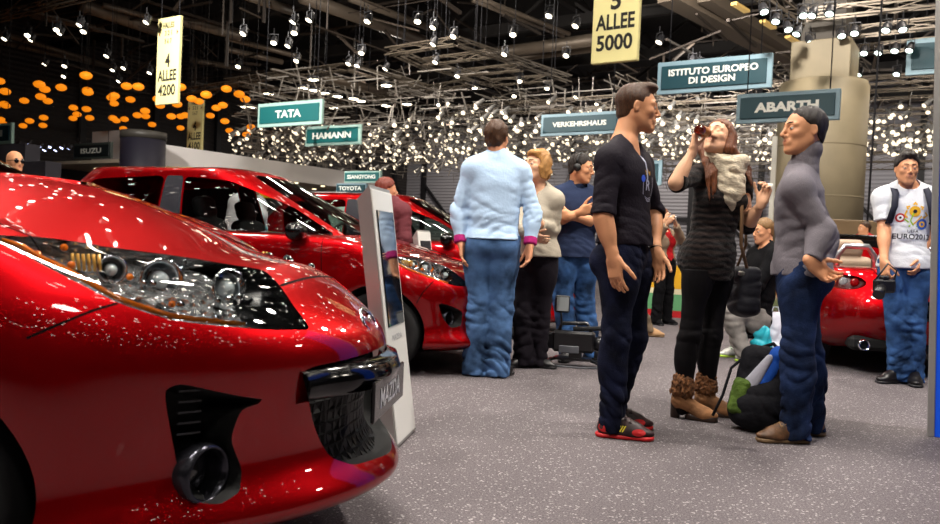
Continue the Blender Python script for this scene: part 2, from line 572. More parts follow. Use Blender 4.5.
        E(0, .097, -.0575, (.020, .0068, .0046), .005, 1)
        E(0, .0955, -.068, (.018, .0078, .0056), .005, 1)
        Cc((-.021, .103, -.063), (.021, .103, -.063), .0022, .0022, .003, 1, True)
        if ears:
            for sg in (1, -1):
                c, sn = cos(.35), sin(.35)
                Re = R @ np.array([[c*1, sg*sn*-1, 0], [sg*sn, c, 0], [0, 0, 1]])
                F.ell(hp(.077*sg, -.012, -.004), np.array((.009, .0165, .029))*hs, Re, .006*hs)
                F.ell(hp(.0865*sg, -.007, -.001), np.array((.007, .009, .018))*hs, Re, .006*hs, 0, True)

    def neckp(s, F, g=0, k=.03):
        r = (.047 if s.fem else .056)*s.hs+g
        F.cap(s.hp(0, -.028, -.05), s.N+s.ux*.02-s.fc*.01, r, r+.008, k=k)
        F.cap(s.N+s.ux*.02-s.fc*.01, s.N-s.ux*.07, r+.006, r+.01, k=k)

    def hnd(s, F, i, m=0):
        H = s.hand[i]; k0 = s.k*(.9 if s.fem else 1.02)
        if H['no']: return
        d = nz(H['d']) if H['d'] is not None else nz(s.W[i]-s.E[i])
        n = np.asarray(H['n'], float); n = nz(n-d*(n@d)); sd = np.cross(d, n)*(1 if i == 1 else -1)
        W = s.W[i]; R = np.stack([d, sd, n], 1)
        F.cap(W-d*.02, W+d*.02*k0, .026*k0, .025*k0, .02, m, flat=(n, .8))
        F.box(W+d*.055*k0, (.048*k0, .04*k0, .0135*k0), R, .0125*k0, .02, m)
        F.ell(W+d*.035*k0+sd*.026*k0+n*.008*k0, (.034*k0, .019*k0, .016*k0), R, .015, m)
        cl = H['curl']; cl = cl if isinstance(cl, (list, tuple)) else [cl]*4
        for j, (o, L) in enumerate(((.03, .072), (.0105, .08), (-.0095, .074), (-.0285, .058))):
            p = W+d*.098*k0*(1-.03*abs(j-1))+sd*o*k0; a = radians(cl[j])*.75; r = .0092*k0
            spv = sd*(.10-.065*j)
            for q, fr in enumerate((.46, .31, .25)):
                dd = nz(d*cos(a)+n*sin(a)+spv*cos(a)); p2 = p+dd*L*fr*k0
                F.cap(p, p2, r, r*.9, .0045, m); r *= .9; p = p2; a += radians(cl[j])*(1.05 if q == 0 else .7)
        th = H['th']; p = W+d*.028*k0+sd*.034*k0+n*.006*k0; v = nz(d*.72+sd*(.75-.35*th)+n*.42*th)
        r = .0125*k0
        for q, L in enumerate((.042, .034, .026)):
            p2 = p+v*L*k0; F.cap(p, p2, r, r*.88, .006, m); p = p2; r *= .88
            v = nz(v+n*.22*th+d*.15-sd*.22*th)

    def footp(s, F, i, g=0):
        A = s.A[i].copy(); f = s.ff[i]; k0 = s.k*(.92 if s.fem else 1.1); z = A[2]-.085
        P = lambda b, c: np.array([A[0], A[1], z])+f*b*k0+np.array([0, 0, c*k0])
        F.cap(A, P(-.02, .045), .042*k0+g, .038*k0+g, .03)
        F.cap(P(-.028, .042), P(.11, .034), .034*k0+g, .034*k0+g, .03)
        sd = np.array([-f[1], f[0], 0])
        F.ell(P(.1, .03), ((.09)*k0+g, .044*k0+g, .026*k0+g), np.stack([f, sd, [0, 0, 1]], 1), .03)
        F.cap(P(0, .1), P(.1, .045), .034*k0+g, .028*k0+g, .03)

    # ------- build
    def body(s, name, label, group=None, skin=None, lips=None, eyes='#3a2a1c', brow='#2a1a10', headfn=None, closed=False, nose=1.0, browr=.0035, shrink=-.006, cat='person'):
        s.root = empty('person', s.base, label, cat, group)
        F = Field(s.h); s.torso(F, shrink)
        for i in range(2):
            s.leg(F, i, shrink)
            s.footp(F, i, -.012)
        s.neckp(F)
        for i in range(2): s.arm(F, i, -.001)
        s.headp(F, nose=nose)
        if headfn: headfn(s, F)
        for i in range(2): s.hnd(F, i)
        s.skin = skin or SKIN()
        o = sdf_obj(F, 'body', [s.skin, lips or LIPS()], s.root, 1)
        s.bodyo = o
        ew = mat('eye_white', '#d8d4cc', .15); ei = mat('iris_'+eyes.strip('#'), eyes, .1); bl = mat('pupil_black', '#050505', .1)
        for sg in (1, -1):
            if not closed:
                mb = MB(); c = s.hp(.031*sg, .0787, .0062); r = .0131*s.hs
                prof = [(r*sin(a), r*cos(a)) for a in np.linspace(.55, 2.6, 8)]
                mb.lathe(prof, c, s.hf, 12, 0)
                mb.lathe([(r*.46, r*.9), (r*.3, r*.99), (.0005, r*1.0)], c, s.hf, 12, 1)
                mb.lathe([(r*.2, r*1.0), (.0005, r*1.03)], c, s.hf, 10, 2)
                e = pmesh(mb, 'eye', [ew, ei, bl], s.root)
                mb = MB(); rr = r*1.06   # upper lid
                V = []; Fs = []
                for a in range(5):
                    for b in range(7):
                        th = radians(18+a*20); ph = radians(-75+25*b)
                        V.append(c+rr*(sin(ph)*s.hl*sin(th+.6)*1.0+cos(ph)*s.hf*sin(th+.1)+s.hu*cos(th)))
                for a in range(4):
                    for b in range(6): Fs.append((a*7+b, a*7+b+1, a*7+b+8, a*7+b+7))
                mb.add(V, Fs, 0, True)
                V = []
                for a in range(5):
                    for b in range(7):
                        th = radians(8+a*12); ph = radians(-75+25*b)
                        V.append(c+rr*(sin(ph)*s.hl*sin(th+.6)*1.0+cos(ph)*s.hf*sin(th+.1)-s.hu*cos(th)))
                mb.add(V, Fs, 0, True); pmesh(mb, 'eyelids', [s.skin], s.root)
            mb = MB()
            mb.tube([s.hp(sg*a, b, c) for a, b, c in ((.011, .0965, .0295), (.024, .0925, .034), (.038, .083, .034), (.049, .071, .029))], [browr*s.hs*q for q in (.8, 1.1, 1, .5)], 6)
            pmesh(mb, 'eyebrow', [mat('brow_'+brow.strip('#'), brow, .8)], s.root)
        return s.root

    def top(s, m, g=.014, hemz=None, sl=(2, 2), gs=None, ge=None, name='shirt', neckr=.075, neckdrop=.0, vdepth=0, hg=0, folds=1.0, h=None, waist=True, mats=None, collar=None, extra=None, cuffm=None, seed=1):
        F = Field(h or s.h); gs = g if gs is None else gs
        F.begin(); s.torso(F, g)
        if hg and hemz is not None:
            c = s.Hc.copy(); R = np.stack([s.lh, s.fh, [0, 0, 1]], 1); c[2] = max(hemz, s.Hc[2]-.06)
            F.ell(c, (.16*s.k*s.bulk+g+hg, .115*s.k*s.bulk+g+hg, .2), R, .06)
        if extra: extra(s, F)
        if hemz is not None: F.cut((0, 0, hemz), (0, 0, -1))
        if neckr:
            F.ell(s.N+s.ux*(.055-neckdrop)+s.fc*.03, (neckr, neckr*.95, .06), np.stack([s.lc, s.fc, s.ux], 1), .006, sub=True)
        if vdepth:
            for j in range(4):
                t = j/3; F.sph(s.N+s.fc*(.105+.02*t)-s.ux*(t*vdepth-.02), .055*(1-t)+.006, .005, sub=True)
        F.end(.01)
        for i in range(2):
            if sl[i] <= 0: continue
            F.begin(); s.arm(F, i, gs, 0, min(sl[i], 1.97)+.1, ge=ge)
            if sl[i] <= 1: p = s.S[i]+(s.E[i]-s.S[i])*sl[i]; d = s.E[i]-s.S[i]
            else: p = s.E[i]+(s.W[i]-s.E[i])*(sl[i]-1); d = s.W[i]-s.E[i]
            # local cut: remove a ball slab beyond the sleeve end
            F.box(p+nz(d)*.15, (.15, .13, .13), np.stack([nz(d), nz(np.cross(d, (.2, .5, .9))), nz(np.cross(d, np.cross(d, (.2, .5, .9))))], 1), .005, .004, sub=True)
            F.end(.022)
            if folds:
                F.fold(s.E[i], s.E[i]-s.S[i], .1, .0045*folds, .045, seed+i)
                F.fold(s.S[i]*.6+s.E[i]*.4, s.E[i]-s.S[i]+s.fc*.2, .12, .0025*folds, .06, seed+5+i)
        if collar: collar(s, F)
        if folds:
            F.fold(s.Hc+s.ux*.13, s.ux+s.lc*.3, .2, .005*folds, .06, seed+11)
            F.fold(s.Hc+s.ux*.3, s.ux-s.lc*.5, .2, .003*folds, .075, seed+12)
        return sdf_obj(F, name, mats or [m], s.root)

    def pants(s, m, g=.012, gk=.014, ga=.022, topz=None, zend=.03, name='trousers', folds=1.0, h=None, seed=3):
        F = Field(h or s.h)
        R = np.stack([s.lh, s.fh, [0, 0, 1]], 1); hw = .165 if s.fem else .158
        F.ell(s.Hc+s.ux*.03, (hw*s.k*s.bulk+g, .108*s.k*s.bulk+g, .15*s.k+g), R, .04)
        for sg in (1, -1): F.sph(s.Hc+s.lh*.07*sg*s.k-s.fh*.055*s.k-np.array([0, 0, .02]), .087*s.k+g, .04)
        for i in range(2): s.leg(F, i, g, gk, ga, zend)
        tz = topz if topz is not None else s.Hc[2]+.1
        F.cut((0, 0, tz), (0, 0, 1)); F.cut((0, 0, zend-.004), (0, 0, -1))
        for i in range(2):
            K, A = s.K[i], s.A[i]
            F.fold(K, K-A, .13, .0065*folds, .055, seed+i); F.fold(A+(K-A)*.12, K-A+s.ff[i]*.3, .15, .009*folds, .055, seed+3+i)
            F.fold(s.H[i]+s.fh*.06, nz(K-s.H[i])+s.lh*.6*(1, -1)[i], .12, .005*folds, .05, seed+7+i)
            F.fold(A+(K-A)*.5, K-A+s.lh*.5, .14, .0045*folds, .08, seed+9+i)
        return sdf_obj(F, name, [m], s.root)

    def shoes(s, m, sole=None, h=None, laces=None, soleh=.022, g=.0, stripe=None, stripem=None, boot=0):
        for i in range(2):
            F = Field(h or max(.006, s.h)); s.footp(F, i, g)
            z = s.A[i][2]-.085
            F.cut((0, 0, z+soleh-.004), (0, 0, -1)); F.cut((0, 0, z+.105*s.k+boot), (0, 0, 1))
            o = sdf_obj(F, 'shoe', [m], s.root)
            F = Field(h or max(.006, s.h)); f = s.ff[i]; k0 = s.k*(.92 if s.fem else 1.1)
            P = lambda b, c: np.array([s.A[i][0], s.A[i][1], z])+f*b*k0+np.array([0, 0, c*k0])
            F.cap(P(-.032, .012), P(.05, .012), .041*k0+g, .036*k0+g, .03); F.cap(P(.05, .012), P(.145, .012), .036*k0+g, .044*k0+g, .03)
            F.cut((0, 0, z+soleh), (0, 0, 1)); F.cut((0, 0, z+.001), (0, 0, -1))
            sdf_obj(F, 'sole', [sole or M_SOLE_D], o)
            if laces:
                mb = MB(); sd = np.array([-f[1], f[0], 0])
                for j in range(5):
                    b = .055+.022*j; c = .094-.0125*j+.006
                    mb.tube([P(b, c-.012)-sd*.03*k0, P(b+.004, c+.004), P(b+.008, c-.012)+sd*.03*k0], .0035, 5)
                    mb.tube([P(b, c-.012)+sd*.03*k0, P(b+.004, c+.004), P(b+.008, c-.012)-sd*.03*k0], .0035, 5)
                pmesh(mb, 'laces', [laces], o)

    def hair(s, m, style='short', g=.012, line=.016, quiff=0, extra=None, h=None, nz_amp=.0025, fr=160, st=(1, 1, .35), name='hair', seed=4, back=0, thick=(0, 0, 0)):
        F = Field(h or s.h*.85); hp, hs, R = s.hp, s.hs, s.Rh
        F.begin()
        F.ell(hp(0, -.02, .036), (np.array((.076, .094, .087))+g+np.array(thick))*hs, R, .02)
        F.ell(hp(0, -.05, -.03), (np.array((.058, .05, .052))+back+g*.6)*hs, R, .02)
        n = nz(s.hf-s.hu); F.cut(s.C+n*line*.707*hs, n)
        for sg in (1, -1): F.ell(hp(.086*sg, .004, -.012), np.array((.03, .027, .037))*hs, R, .006, sub=True)
        F.cut(hp(0, 0, -.072-back), -s.hu)
        F.end(.01)
        if quiff:
            F.ell(hp(0, .045, .106), np.array((.052, .05, .018+quiff))*hs, R, .025)
        if extra: extra(s, F)
        F.noise(nz_amp, fr, seed, st)
        return sdf_obj(F, name, [m], s.root, 1)

    def decal(s, target, items, origin, ndir, up, parent, name, off=.002):
        """flat printed shapes laid onto cloth: items = [(V2, faces, material)] in metres"""
        n = nz(ndir); up = np.asarray(up, float); up = nz(up-n*(up@n)); rt = np.cross(up, n)
        me = target.data
        bv = BVHTree.FromPolygons([v.co for v in me.vertices], [tuple(p.vertices) for p in me.polygons])
        base = np.array(s.root.location)
        V = []; Fs = []; M = []; mats = []
        for it in items:
            P, fc, mm = it
            if mm not in mats: mats.append(mm)
            o0 = len(V); ok = []
            for q in P:
                w = np.asarray(origin)+rt*q[0]+up*q[1]-base
                hit = bv.ray_cast(Vector(w+n*.3), Vector(-n), .6)
                dz = (q[2] if len(q) > 2 else 0)
                if hit[0] is not None: V.append(np.array(hit[0])+n*(off+dz)); ok.append(1)
                else: V.append(w); ok.append(0)
            for f in fc:
                if all(ok[i] for i in f): Fs.append([i+o0 for i in f]); M.append(mats.index(mm))
        me = mesh_pd(name, V, Fs, M)
        return link(name, me, mats, parent)


def disc2(cx, cy, r, n=20, sx=1, sy=1, rot=0):
    V = [(cx, cy)]; c, s_ = cos(rot), sin(rot)
    for k in range(n):
        a = 2*pi*k/n; x, y = r*sx*cos(a), r*sy*sin(a); V.append((cx+x*c-y*s_, cy+x*s_+y*c))
    return V, [(0, 1+k, 1+(k+1) % n) for k in range(n)]


def line2(pts, w):
    V = []; Fs = []
    pts = [np.array(p, float) for p in pts]
    for i, p in enumerate(pts):
        d = pts[min(i+1, len(pts)-1)]-pts[max(i-1, 0)]; d = d/max(1e-9, np.linalg.norm(d)); q = np.array([-d[1], d[0]])
        V += [p+q*w/2, p-q*w/2]
    for i in range(len(pts)-1): Fs.append((2*i, 2*i+1, 2*i+3, 2*i+2))
    return V, Fs


def subdiv2(V, Fs, lmax=.012):
    """triangulate and refine a flat outline so it follows cloth"""
    bm = bmesh.new(); vs = [bm.verts.new((v[0], v[1], 0)) for v in V]
    for f in Fs:
        try: bm.faces.new([vs[i] for i in f])
        except Exception: pass
    for _ in range(3):
        es = [e for e in bm.edges if e.calc_length() > lmax]
        if not es: break
        bmesh.ops.subdivide_edges(bm, edges=es, cuts=1)
        bmesh.ops.triangulate(bm, faces=bm.faces[:])
    bm.verts.index_update()
    V2 = [v.co[:2] for v in bm.verts]; F2 = [tuple(v.index for v in f.verts) for f in bm.faces]
    bm.free(); return V2, F2
# ------------------------------------------------------------------ the people in the photo
def cloth(n, c, rough=.9, bump=.25, bscale=90, sheen=0, **k):
    k.setdefault('spec', .15)
    return mat(n, c, rough, bump=bump, bscale=bscale, sheen=sheen, **k)


DENIM_D = cloth('dark_denim', '#0d1124', .9, .3, 140, var=.6, vscale=7)
DENIM_L = cloth('light_denim', '#3f5a80', .9, .3, 140, var=.6, vscale=6)
DENIM_M = cloth('mid_denim', '#2c4870', .9, .3, 140, var=.75, vscale=7)
DENIM_N = cloth('navy_denim', '#182542', .9, .3, 140, var=.75, vscale=6)
BLACK_C = cloth('black_cloth', '#08080b', .9)
HAIR_BR = mat('brown_hair', '#42260f', .45, bump=.7, bscale=60, bstretch=(9, 9, 1), var=.5, vscale=40)
HAIR_DK = mat('dark_hair', '#1b110b', .6, bump=.7, bscale=60, bstretch=(9, 9, 1), var=.4, vscale=40)
HAIR_BL = mat('blond_hair', '#a8783f', .5, bump=.7, bscale=60, bstretch=(9, 9, 1), var=.45, vscale=40)
HAIR_AU = mat('auburn_hair', '#6b3a1c', .42, bump=.7, bscale=60, bstretch=(9, 9, 1), var=.5, vscale=40)


def man_dark():
    p = Hm(630, 4.15, 1.8, phi=-38, hphi=-28, neck=(625, 149), hip=(624, 258), head=(637, 108, .02), headphi=-4, pitch=-4, sw=.18, h=.0055, hs=1.02, bulk=.93,
           armR=dict(e=(603, 217, -.2), w=(613, 257, -.22), n=(.75, .65, 0), d=(.18, -.02, -1), curl=16),
           armL=dict(e=(653, 214, .2), w=(656, 251, .06), n=(-.6, -.8, 0), d=(.12, -.1, -1), curl=26),
           knees=((634, 338, .1), (616, 338, -.1)), ankles=((614, .14), (613, -.1)), footphi=(-12, -12))
    p.body('person', 'young man in black henley shirt and dark jeans facing right, hands down', skin=SKIN('skin_tan', '#c98f69'), nose=.9, brow='#2a1609', eyes='#2e2015')
    sh = p.top(cloth('black_jersey', '#17121b', .75), g=.013, hemz=at(620, 244, 4.1)[2], sl=(1.05, .97), neckr=.07, neckdrop=.022, vdepth=.1, folds=.9, hg=.004)
    mb = MB()
    pale = mat('shirt_print_grey', '#9a9bb0', .7); bl = mat('shirt_print_blue', '#2a52c8', .6); au = mat('shirt_print_gold', '#b98a2c', .6)
    V, Fs = text_mesh('R', .075, bold=.0015); V, Fs = subdiv2(V, Fs)
    it = [(V, Fs, pale)]
    for xx in (-.045, .048): V, Fs = line2([(xx, -.05), (xx*1.1, 0), (xx, .045)], .004); it.append((V, Fs, pale))
    V, Fs = line2([(-.02, .052), (-.026, .075), (-.012, .062), (-.002, .082), (.01, .062), (.024, .074), (.018, .052)], .007); it.append((V, Fs, au))
    V, Fs = disc2(-.05, .03, .018); it.append((V, Fs, bl))
    for j in range(3): V, Fs = line2([(-.03+.006*j, -.06-.008*j), (.0, -.068-.008*j), (.032, -.06-.008*j)], .003); it.append((V, Fs, pale))
    tq = p.Hc+(p.N-p.Hc)*.66
    p.decal(sh, it, tq+p.lc*.02+p.fc*.1, nz(p.fc*.9-p.lc*.3), (0, 0, 1), sh, 'chest_print')
    V, Fs = line2([(0, .11), (.0, .06), (.002, .0), (.0, -.04)], .016)
    V, Fs = subdiv2(V, Fs)
    p.decal(sh, [(V, Fs, mat('placket_grey', '#8f93a6', .7))], tq+p.lc*.0+p.fc*.1+np.array([0, 0, .06]), p.fc, (0, 0, 1), sh, 'placket')
    p.pants(DENIM_D, g=.012, gk=.012, ga=.018, topz=at(624, 240, 4.1)[2], zend=.035, folds=1.1)
    p.shoes(mat('black_red_leather', '#2a1416', .5, var=.6, vscale=25), mat('red_rubber', '#b3161b', .5), laces=mat('dark_laces', '#2b2024', .8))
    p.hair(HAIR_BR, g=.003, line=.004, quiff=.012, nz_amp=.0012)
    mb = MB()
    w = p.W[0]-nz(p.W[0]-p.E[0])*.01; d = nz(p.W[0]-p.E[0])
    mb.lathe([(.033, -.006), (.037, 0), (.033, .006)], w, d, 20); pmesh(mb, 'bracelet', [mat('bracelet_black', '#151515', .5)], p.root)
    # red panels and crossed yellow mark on the shoe sides
    for o in [c for c in p.root.children if c.name.startswith('shoe')]:
        i = 0 if o.name == 'shoe' else 1
        f = p.ff[i]; sd = np.array([-f[1], f[0], 0]); c = np.array([p.A[i][0], p.A[i][1], .055])+f*.05
        rd = mat('shoe_red', '#b3161b', .5)
        for nm, cx, cy, r0, sx in (('heel_patch', -.085, 0, .026, 1.2), ('toe_patch', .085, -.012, .02, 1.7)):
            V, Fs = disc2(cx, cy, r0, 16, sx, .9); p.decal(o, [(V, Fs, rd)], c-sd*.05, -sd, (0, 0, 1), o, nm, .0025)
        for dx in (-.012, .0, .012):
            V, Fs = line2([(dx-.008, -.014), (dx+.008, .016)], .006); p.decal(o, [(V, Fs, mat('shoe_yellow', '#d8c93a', .5))], c-sd*.05, -sd, (0, 0, 1), o, 'side_stripe', .0025)
    return p


def woman_drinking():
    p = Hm(700, 4.65, 1.7, phi=-78, hphi=-55, neck=(722, 168), hip=(709, 256), head=(718, 139, -.03), headphi=-132, pitch=24, roll=0, sw=.15, fem=True, h=.0055, hs=.97,
           armR=dict(e=(676, 183, -.24), w=(693, 150, -.225), n=(.88, -.45, 0), d=(.1, .0, 1), curl=(62, 60, 58, 56), th=.9),
           armL=dict(e=(747, 225, .0), w=(762, 203, -.15), n=(-.75, -.5, .3), d=(.25, -.1, .95), curl=(50, 55, 60, 62), th=.8),
           knees=((712, 335, .03), (690, 336, -.06)), ankles=((706, .06, .115), (683, -.06, .115)), footphi=(-18, -24))
    p.body('person', 'woman in dark knit dress and cream scarf drinking from a small bottle', skin=SKIN('skin_fair', '#dcaa88'), closed=True, brow='#5a3a20', lips=LIPS('lips_red', '#a85a4c'))
    kn = cloth('charcoal_knit', '#1d1819', .95, .5, 160, .1)
    nt = kn.node_tree; wv = nt.nodes.new('ShaderNodeTexWave'); wv.bands_direction = 'Z'; wv.inputs['Scale'].default_value = 9; wv.inputs['Distortion'].default_value = 3; wv.inputs['Detail'].default_value = 3
    tc = nt.nodes.new('ShaderNodeTexCoord'); nt.links.new(tc.outputs['Object'], wv.inputs['Vector'])
    rp = nt.nodes.new('ShaderNodeValToRGB'); rp.color_ramp.elements[0].color = (*srgb('#0a090b'), 1); rp.color_ramp.elements[1].color = (*srgb('#2b2220'), 1)
    nt.links.new(wv.outputs['Fac'], rp.inputs['Fac']); nt.links.new(rp.outputs['Color'], nt.nodes['Principled BSDF'].inputs['Base Color'])
    hz = at(708, 280, 4.62)[2]

    def skirt(s, F):
        c = s.Hc.copy()
        R = np.stack([s.lh, s.fh, [0, 0, 1]], 1)
        F.ell(c-np.array([0, 0, .05]), (.168, .125, .2), R, .05)
        for j in range(6): F.fold(c+np.array([0, 0, .2-.07*j]), (0.05, 0, 1), .17, .0035, .03, 40+j)
    sh = p.top(kn, g=.010, hemz=hz, sl=(1.12, 1.0), gs=.011, name='dress', neckr=.09, neckdrop=.03, folds=.7, extra=skirt)
    leg = cloth('black_leggings', '#0c0a0d', .7, .1)
    F = Field(.006)
    R = np.stack([p.lh, p.fh, [0, 0, 1]], 1)
    F.ell(p.Hc, (.168, .112, .14), R, .04)
    for sg in (1, -1): F.sph(p.Hc+p.lh*.07*sg-p.fh*.055-np.array([0, 0, .02]), .089, .04)
    for i in range(2): p.leg(F, i, .002, .003, .003, .06)
    F.cut((0, 0, hz+.06), (0, 0, 1))
    for i in range(2): F.fold(p.K[i], p.K[i]-p.A[i], .1, .003, .04, i)
    sdf_obj(F, 'leggings', [leg], p.root)
    # heeled ankle boots with fur cuffs
    sd_ = mat('brown_suede', '#8a5f3c', .8, bump=.3, bscale=80, var=.3, vscale=14); fur = mat('brown_fur', '#6b4426', .9, bump=1.0, bscale=70, var=.55, vscale=60); heel = mat('boot_heel', '#2a1a12', .5)
    for i in range(2):
        A = p.A[i]; f = p.ff[i]; sdv = np.array([-f[1], f[0], 0]); P = lambda b, c: np.array([A[0], A[1], 0])+f*b+np.array([0, 0, c])
        F = Field(.006)
        F.cap(P(-.005, .22), P(-.01, .1), .052, .046, .03); F.cap(P(-.015, .1), P(.12, .045), .043, .036, .04)
        F.ell(P(.125, .036), (.075, .042, .034), np.stack([f, sdv, [0, 0, 1]], 1), .03)
        F.cut((0, 0, .012), (0, 0, -1)); F.cut((0, 0, .21), (0, 0, 1)); F.fold(P(0, .13), (0, 0, 1), .08, .004, .03, 2)
        o = sdf_obj(F, 'boot', [sd_], p.root)
        F = Field(.0055); F.cap(P(-.005, .215), P(-.005, .165), .06, .068, .03); F.noise(.006, 190, 3+i)
        sdf_obj(F, 'fur_cuff', [fur], o)
        F = Field(.006); F.cap(P(-.035, .09), P(-.042, .0), .034, .026, .02); F.cap(P(.05, .012), P(.16, .01), .036, .04, .02)
        F.cut((0, 0, .001), (0, 0, -1))
        sdf_obj(F, 'heel', [heel], o)

    def lng(s, F):
        F.ell(s.hp(0, -.06, -.03), np.array((.075, .05, .11))*s.hs, s.Rh, .03)
        for sg in (1, -1):
            for j, (w0, r0) in enumerate(((0, .024), (.028, .016), (-.024, .015), (.014, .017), (-.012, .016))):
                a = s.hp((.068+.3*w0)*sg, -.015-w0, .03); b = s.hp((.085+.2*w0)*sg, -.02-w0, -.07)
                sp = s.N+s.ux*(.02-.5*w0)+s.lc*(.115+.6*w0)*sg+s.fc*.05; c = s.N-s.ux*(.06+w0)+s.lc*(.118+.8*w0)*sg+s.fc*.115; e = s.N-s.ux*(.16+.012*j+w0)+s.lc*(.108+.5*w0+.006*(j%2))*sg+s.fc*.14
                F.cap(a, b, r0, r0*1.1, .02); F.cap(b, sp, r0*1.1, r0, .02); F.cap(sp, c, r0, r0*.7 if sg < 0 else .004, .015)
                if sg < 0: F.cap(c, e, r0*.7, .003, .01)
        F.cap(s.hp(0, -.09, -.08), s.N-s.ux*.12-s.fc*.13, .06, .03, .04)
    p.hair(HAIR_AU, g=.010, line=-.004, extra=lng, nz_amp=.003, fr=190, st=(1, 1, .12), back=.01)
    # scarf: a knitted cowl with a hanging point
    F = Field(.006); n = 22
    for j in range(3):
        pts = []
        for k in range(n+1):
            a = 2*pi*k/n; r = .098-.008*j+.006*sin(3*a+j)
            c = p.N+p.ux*(.055-.036*j+.012*sin(2*a+j*2))+p.fc*.012
            pts.append(c+p.lc*r*cos(a)+p.fc*(r*.98)*sin(a)-p.ux*(.03+.02*j)*max(0, sin(a)))
        for k in range(n): F.cap(pts[k], pts[k+1], .036, k=.014)
    F.ell(p.N-p.ux*.11+p.fc*.115+p.lc*.01, (.085, .034, .1), np.stack([p.lc, p.fc, p.ux], 1), .03)
    F.cap(p.N-p.ux*.15+p.fc*.13+p.lc*.02, p.N-p.ux*.24+p.fc*.12+p.lc*.035, .05, .008, .04, flat=(p.fc, .5))
    F.ell(p.N+p.ux*.01+p.fc*.06, (.09, .065, .06), np.stack([p.lc, p.fc, p.ux], 1), .03)
    for j in range(5): F.fold(p.N-p.ux*(.04+.04*j)+p.fc*.11, p.ux+p.lc*.5*sin(j), .09, .007, .045, j)
    sdf_obj(F, 'scarf', [mat('cream_knit', '#c9bda6', .95, bump=.9, bscale=75, bstretch=(1, 1, 2.2), var=.15, vscale=50)], p.root)
    return p


def man_grey():
    p = Hm(800, 4.2, 1.76, phi=152, hphi=165, neck=(801, 177), hip=(800, 274), head=(804, 131, -.01), headphi=187, pitch=0, sw=.18, h=.0055, hs=1.04, bulk=.93,
           armL=dict(e=(823, 232, -.2), w=(811, 262, -.27), n=(.25, -.95, .2), d=(.8, .05, -.6), curl=(34, 38, 44, 50), th=.5),
           armR=dict(e=(826, 236, .14), w=(824, 267, .02), n=(-.6, -.2, .6), d=(-.5, -.35, -.3), curl=30),
           knees=((797, 352, -.09), (806, 352, .08)), ankles=((797, -.09), (812, .1)), footphi=(186, 172))
    p.body('person', 'man in grey turtleneck jumper with hands behind his back, facing left', skin=SKIN('skin_tan', '#c98f69'), nose=1.0, brow='#15100c')

    gk = mat('grey_knit', '#656067', .92, bump=.35, bscale=120, bstretch=(2, 2, .5))
    p.top(gk, g=.018, hemz=at(800, 276, 4.15)[2], sl=(1.93, 1.93), gs=.015, name='jumper', neckr=0, folds=1.0, hg=.012)
    F = Field(.0055); F.cap(p.hp(0, -.03, -.07), p.N-p.ux*.0, .0625, .08, .01); F.cap(p.N+p.ux*.01, p.N-p.ux*.07, .08, .115, .03); F.cut(p.hp(0, -.03, -.062), nz(p.hu*.9-p.hf*.3)); F.fold(p.N+p.ux*.05, p.ux, .1, .004, .03, 3)
    F.cap(p.hp(0, -.03, -.085), p.hp(0, -.03, -.09), .068, .069, .01); sdf_obj(F, 'collar', [gk], p.root)
    p.pants(DENIM_N, g=.016, gk=.022, ga=.03, zend=.03, folds=1.3)
    p.shoes(mat('brown_leather', '#5a3d26', .55, var=.5, vscale=20), mat('tan_rubber', '#6d563c', .6), laces=mat('tan_laces', '#93734c', .8))
    p.hair(HAIR_DK, g=.006, line=-.012, nz_amp=.0018, back=.0)
    return p


def man_blue():
    p = Hm(490, 5.78, 1.82, phi=96, hphi=92, neck=(497, 161), hip=(492, 243), head=(497, 138), headphi=66, sw=.19, h=.0075, hs=1.0,
           armL=dict(e=(459, 212, -.0), w=(461, 243, -.05), curl=20), armR=dict(e=(533, 213, .0), w=(530, 245, -.06), curl=25),
           knees=((477, 310), (501, 310)), ankles=((473, 0), (497, -.03)), footphi=(105, 62), bulk=1.03)
    p.body('person', 'man seen from behind in pale blue shirt and faded jeans', skin=SKIN(), brow='#2a1a10')
    hz = at(492, 236, 5.75)[2]

    def col(s, F):
        F.cap(s.N+s.ux*.05-s.fc*.012, s.N+s.ux*.02, .064, .072, .012)
    o = p.top(cloth('pale_blue_cotton', '#adc6e2', .8, .2, 50), g=.026, hemz=hz-.02, sl=(1.9, 1.9), gs=.014, folds=1.5, neckr=0, collar=col, hg=.0)
    ck = cloth('magenta_cuff', '#a2246a', .8)
    for i in range(2):
        F = Field(.0075); d = nz(p.W[i]-p.E[i]); F.cap(p.W[i]-d*.045, p.W[i]-d*.015, .048, .05, .01)
        F.cut(p.W[i]-d*.002, d)
        sdf_obj(F, 'cuff', [ck], o)
    p.pants(DENIM_L, g=.016, gk=.022, ga=.036, topz=hz+.01, zend=.02, folds=1.6)
    mb = MB()
    n = 28; R = []
    for k in range(n):
        a = 2*pi*k/n
        for zz in (-.02, .02): R.append(p.Hc*[1, 1, 0]+np.array([0, 0, hz+zz-.005])+p.lh*.182*cos(a)+p.fh*.13*sin(a))
    mb.add(R, [(2*k, 2*((k+1) % n), 2*((k+1) % n)+1, 2*k+1) for k in range(n)], 0, True); pmesh(mb, 'belt', [mat('belt_leather', '#2a1d16', .5)], p.root)
    p.shoes(mat('black_leather', '#121013', .35), M_SOLE_D)
    p.hair(HAIR_BR, g=.010, line=.01, nz_amp=.004, fr=110, st=(1, 1, 1))


